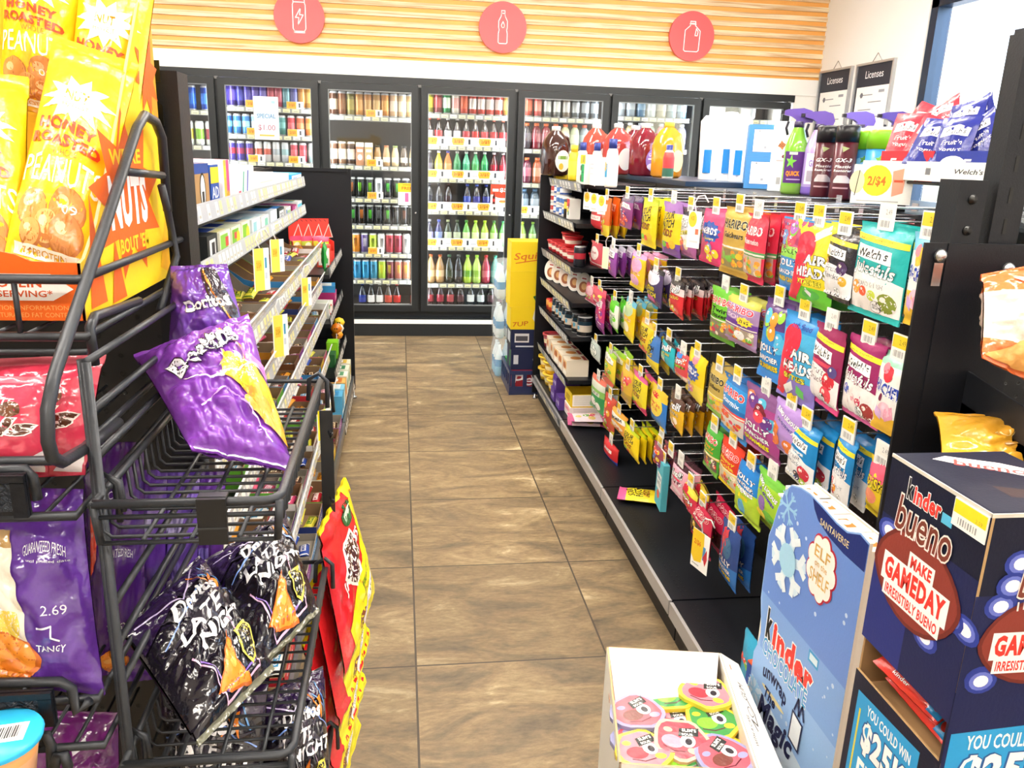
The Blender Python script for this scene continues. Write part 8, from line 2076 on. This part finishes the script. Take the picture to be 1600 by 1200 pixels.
# ---- black chip bags in the lower rack basket
def black_bag(label, corners, seed):
    pr = [('p', [(-1, .98), (1, .98), (1, .5), (-.2, .62), (-1, .4)], '2a1840'), ('s', .0, .2, .9, .6, 8, .3, '34303c')]
    for (p_, c) in (([(-.9, .8), (-.2, .5), (.6, .9)], 'd8c8f0'), ([(-.8, .2), (.2, .5), (.9, .1)], '7a9ae0'), ([(-.6, -.2), (-.3, -.9), (.6, -.85), (.3, -.1)], 'e0b8d8'), ([(-.52, -.3), (-.25, -.82), (.5, -.78)], '8a6ac8'), ([(.2, .75), (.5, .45), (.35, .3)], 'f08a3a'), ([(.4, .65), (.8, .35), (.6, .8)], '5a98d8')):
        pr.append(('l', p_, .022, c))
    pr += [t_(.05, .42, 1.1, .22, 'fbfaff', 'Doritos', b=.04, sh=.1, q=3), ('p', [(.5, .55), (.62, .6), (.66, .25)], 'f08a2a'), t_(-.15, .1, .9, .2, 'fbfaff', 'LATE', b=.03, sh=.15, a=.06), t_(.25, -.12, 1.3, .2, 'fbfaff', 'NIGHT', b=.03, sh=.15, a=.06)]
    pr += [('p', [(-.45, -.75), (.15, -.25), (.1, -.6), (.35, -.92), (-.2, -.85)], 'c8641a'), ('p', [(-.41, -.75), (.12, -.31), (.07, -.6), (.3, -.89), (-.18, -.83)], 'f2952e'), ('e', -.02, -.62, .08, .06, 'f8b858', 8), ('e', .1, -.78, .07, .05, 'f8b858', 8), ('p', [(.3, -.35), (.62, -.3), (.7, -.6), (.45, -.8), (.28, -.6)], 'e8dc5a'), ('p', [(.33, -.39), (.59, -.35), (.66, -.59), (.45, -.75), (.31, -.6)], '141414')]
    pr += [('e', .38 + .07 * (i % 3), -.46 - .08 * (i // 3), .018, .018, 'f0f0e0', 6) for i in range(9)]
    patch_bag('chip_bag', label, 'chip bag', corners, .075, '17131d', [(-1, -.93, '6a6a58')], pr, seed, .017, True, 'black chip bags in the lower rack basket', 70, 80, .035, .07)
black_bag('black chip bag lying in front in the lower rack basket, white lettering climbing', [atZ(188, 985, 1.02), atZ(312, 866, 1.02), atZ(428, 1048, .955), atZ(310, 1168, .955)], 21)
black_bag('black chip bag behind the front one in the lower rack basket', [atZ(318, 880, 1.0), atZ(445, 800, 1.0), atZ(500, 955, .962), atZ(392, 1062, .962)], 24)
black_bag('black chip bag standing upright below in the dark, under the lower basket lettering', [atZ(250, 1050, .86), atZ(420, 1060, .86), atZ(410, 1290, .70), atZ(260, 1290, .70)], 27)
black_bag('black chip bag at the bottom beside the jerky bags', [atZ(400, 1090, .82), atZ(505, 1040, .82), atZ(520, 1260, .70), atZ(420, 1290, .70)], 29)

# ---- blue lidded cup
c = atY(-4, 1155, .615)
t = thing('dip_cup', 'small orange dip cup with a bright blue lid and barcode', 'cup', (c.x, .615, c.z - .045), 0)
MB().lathe([(.023, 0, 'f0b88a'), (.028, .03, 'f2a868'), (.031, .043, 'f6d8b8')], 28, PLAS).obj('cup', t)
m = MB().lathe([(.0335, .043, '2fb4e8'), (.0345, .047, '35bcf0'), (.033, .05, '35bcf0'), (0, .0502, '35bcf0')], 32, PLAS, cap=False)
decals(m, flat((0, 0, .0503), (.033, 0, 0), (0, .033, 0)), [('r', .28, .0, .8, .7, 'f6f6f2', .15)] + [('r', .02 + .055 * i, -.05 + .009 * i, .03 if i % 3 else .015, .45, '2a2a2a', .15) for i in range(10)] + [('r', -.5, .35, .5, .12, 'dff2fc', .3)], m=CARD)
m.obj('lid', t)

# ---- jerky bags hanging on a dark strip beside the aisle
st = thing('clip_strip', 'dark hanging clip strip holding red and yellow jerky bags at the aisle edge', 'clip strip', (-.1, 1.12, 1.22))
m = MB()
p0 = Vector((-.096, 1.075, 1.20))
m.tube([(-.105, 1.02, 1.207), (-.1, 1.06, 1.205), (-.094, 1.085, 1.19), (-.092, 1.09, 1.15)], .0025, 6, '1c1d20', PLAS)
m.slab([(-.112, 1.096, 1.15), (-.094, 1.096, 1.15), (-.094, 1.096, .74), (-.112, 1.096, .74)], (0, -1, 0), .0015, '1d1f22', PLAS)
for k in range(5):
    z = 1.12 - k * .1
    m.tube([(-.1, 1.094, z), (-.096, 1.082, z - .004), (-.094, 1.076, z + .004)], .0022, 5, '1d1f22', PLAS)
o = m.obj('strip', st); o.location = -st.location
def jerky(label, dz, dy, seed):
    pr = [('p', [(.5, 1), (1, 1), (1, -.95), (-.55, -.95), (-.7, -.5), (-.25, -.22), (.42, .0), (.62, .4)], 'f2e61e'), ('e', .28, .72, .3, .16, '2a5a34'), ('e', .28, .72, .27, .14, '2f6a3c'), ('r', .28, .72, .34, .1, 'dce8d8', .2),
          ('p', [(-.6, .15), (-.35, .52), (.15, .55), (.35, .3), (.2, -.12), (-.1, -.2), (-.35, -.05)], 'f6f2ea'), ('p', [(-.54, .15), (-.32, .47), (.12, .5), (.3, .28), (.16, -.07), (-.1, -.15), (-.32, -.02)], '4a1a16'), t_(-.12, .2, 1.15, .2, 'fbf8f2', "JACK LINK'S", b=.03, sh=.2, a=.35),
          t_(.35, -.32, .6, .14, '8ab81f', 'JERKY', b=.03, sh=.2, a=.2, out='2a4a1a', ow=.03), t_(.45, -.47, .4, .05, '5a6a1a', 'ORIGINAL', b=0), ('e', -.1, -.68, .22, .1, '8a4a30'), ('p', [(-.1, -.7), (.8, -.35), (.85, -.42), (-.05, -.82)], 'f2eee8'), t_(.38, -.58, .7, .04, '6a3a2a', '100% BEEF', b=0, a=.32)]
    d = Vector((-dy, 0, dz))
    patch_bag('jerky_bag', label, 'jerky bag', [atY(495, 832, 1.02) + d, atY(537, 745, 1.2) + d, atY(587, 925, 1.2) + d, atY(541, 1065, 1.02) + d], .03, 'd8242a', [(.95, 1, 'e8d81e'), (-1, -.95, 'e8d81e')], pr, seed, .008, True, 'jerky bags on the clip strip', 24, 34, .08, .06, back='7a1414')
jerky('red and yellow jerky bag hanging nearest the aisle, logo in full view', 0, 0, 1)
jerky('red and yellow jerky bag just below the front one', -.085, .012, 2)
jerky('red and yellow jerky bag, third down the clip strip', -.17, .022, 3)
jerky('red and yellow jerky bag, lowest on the clip strip', -.255, .032, 4)
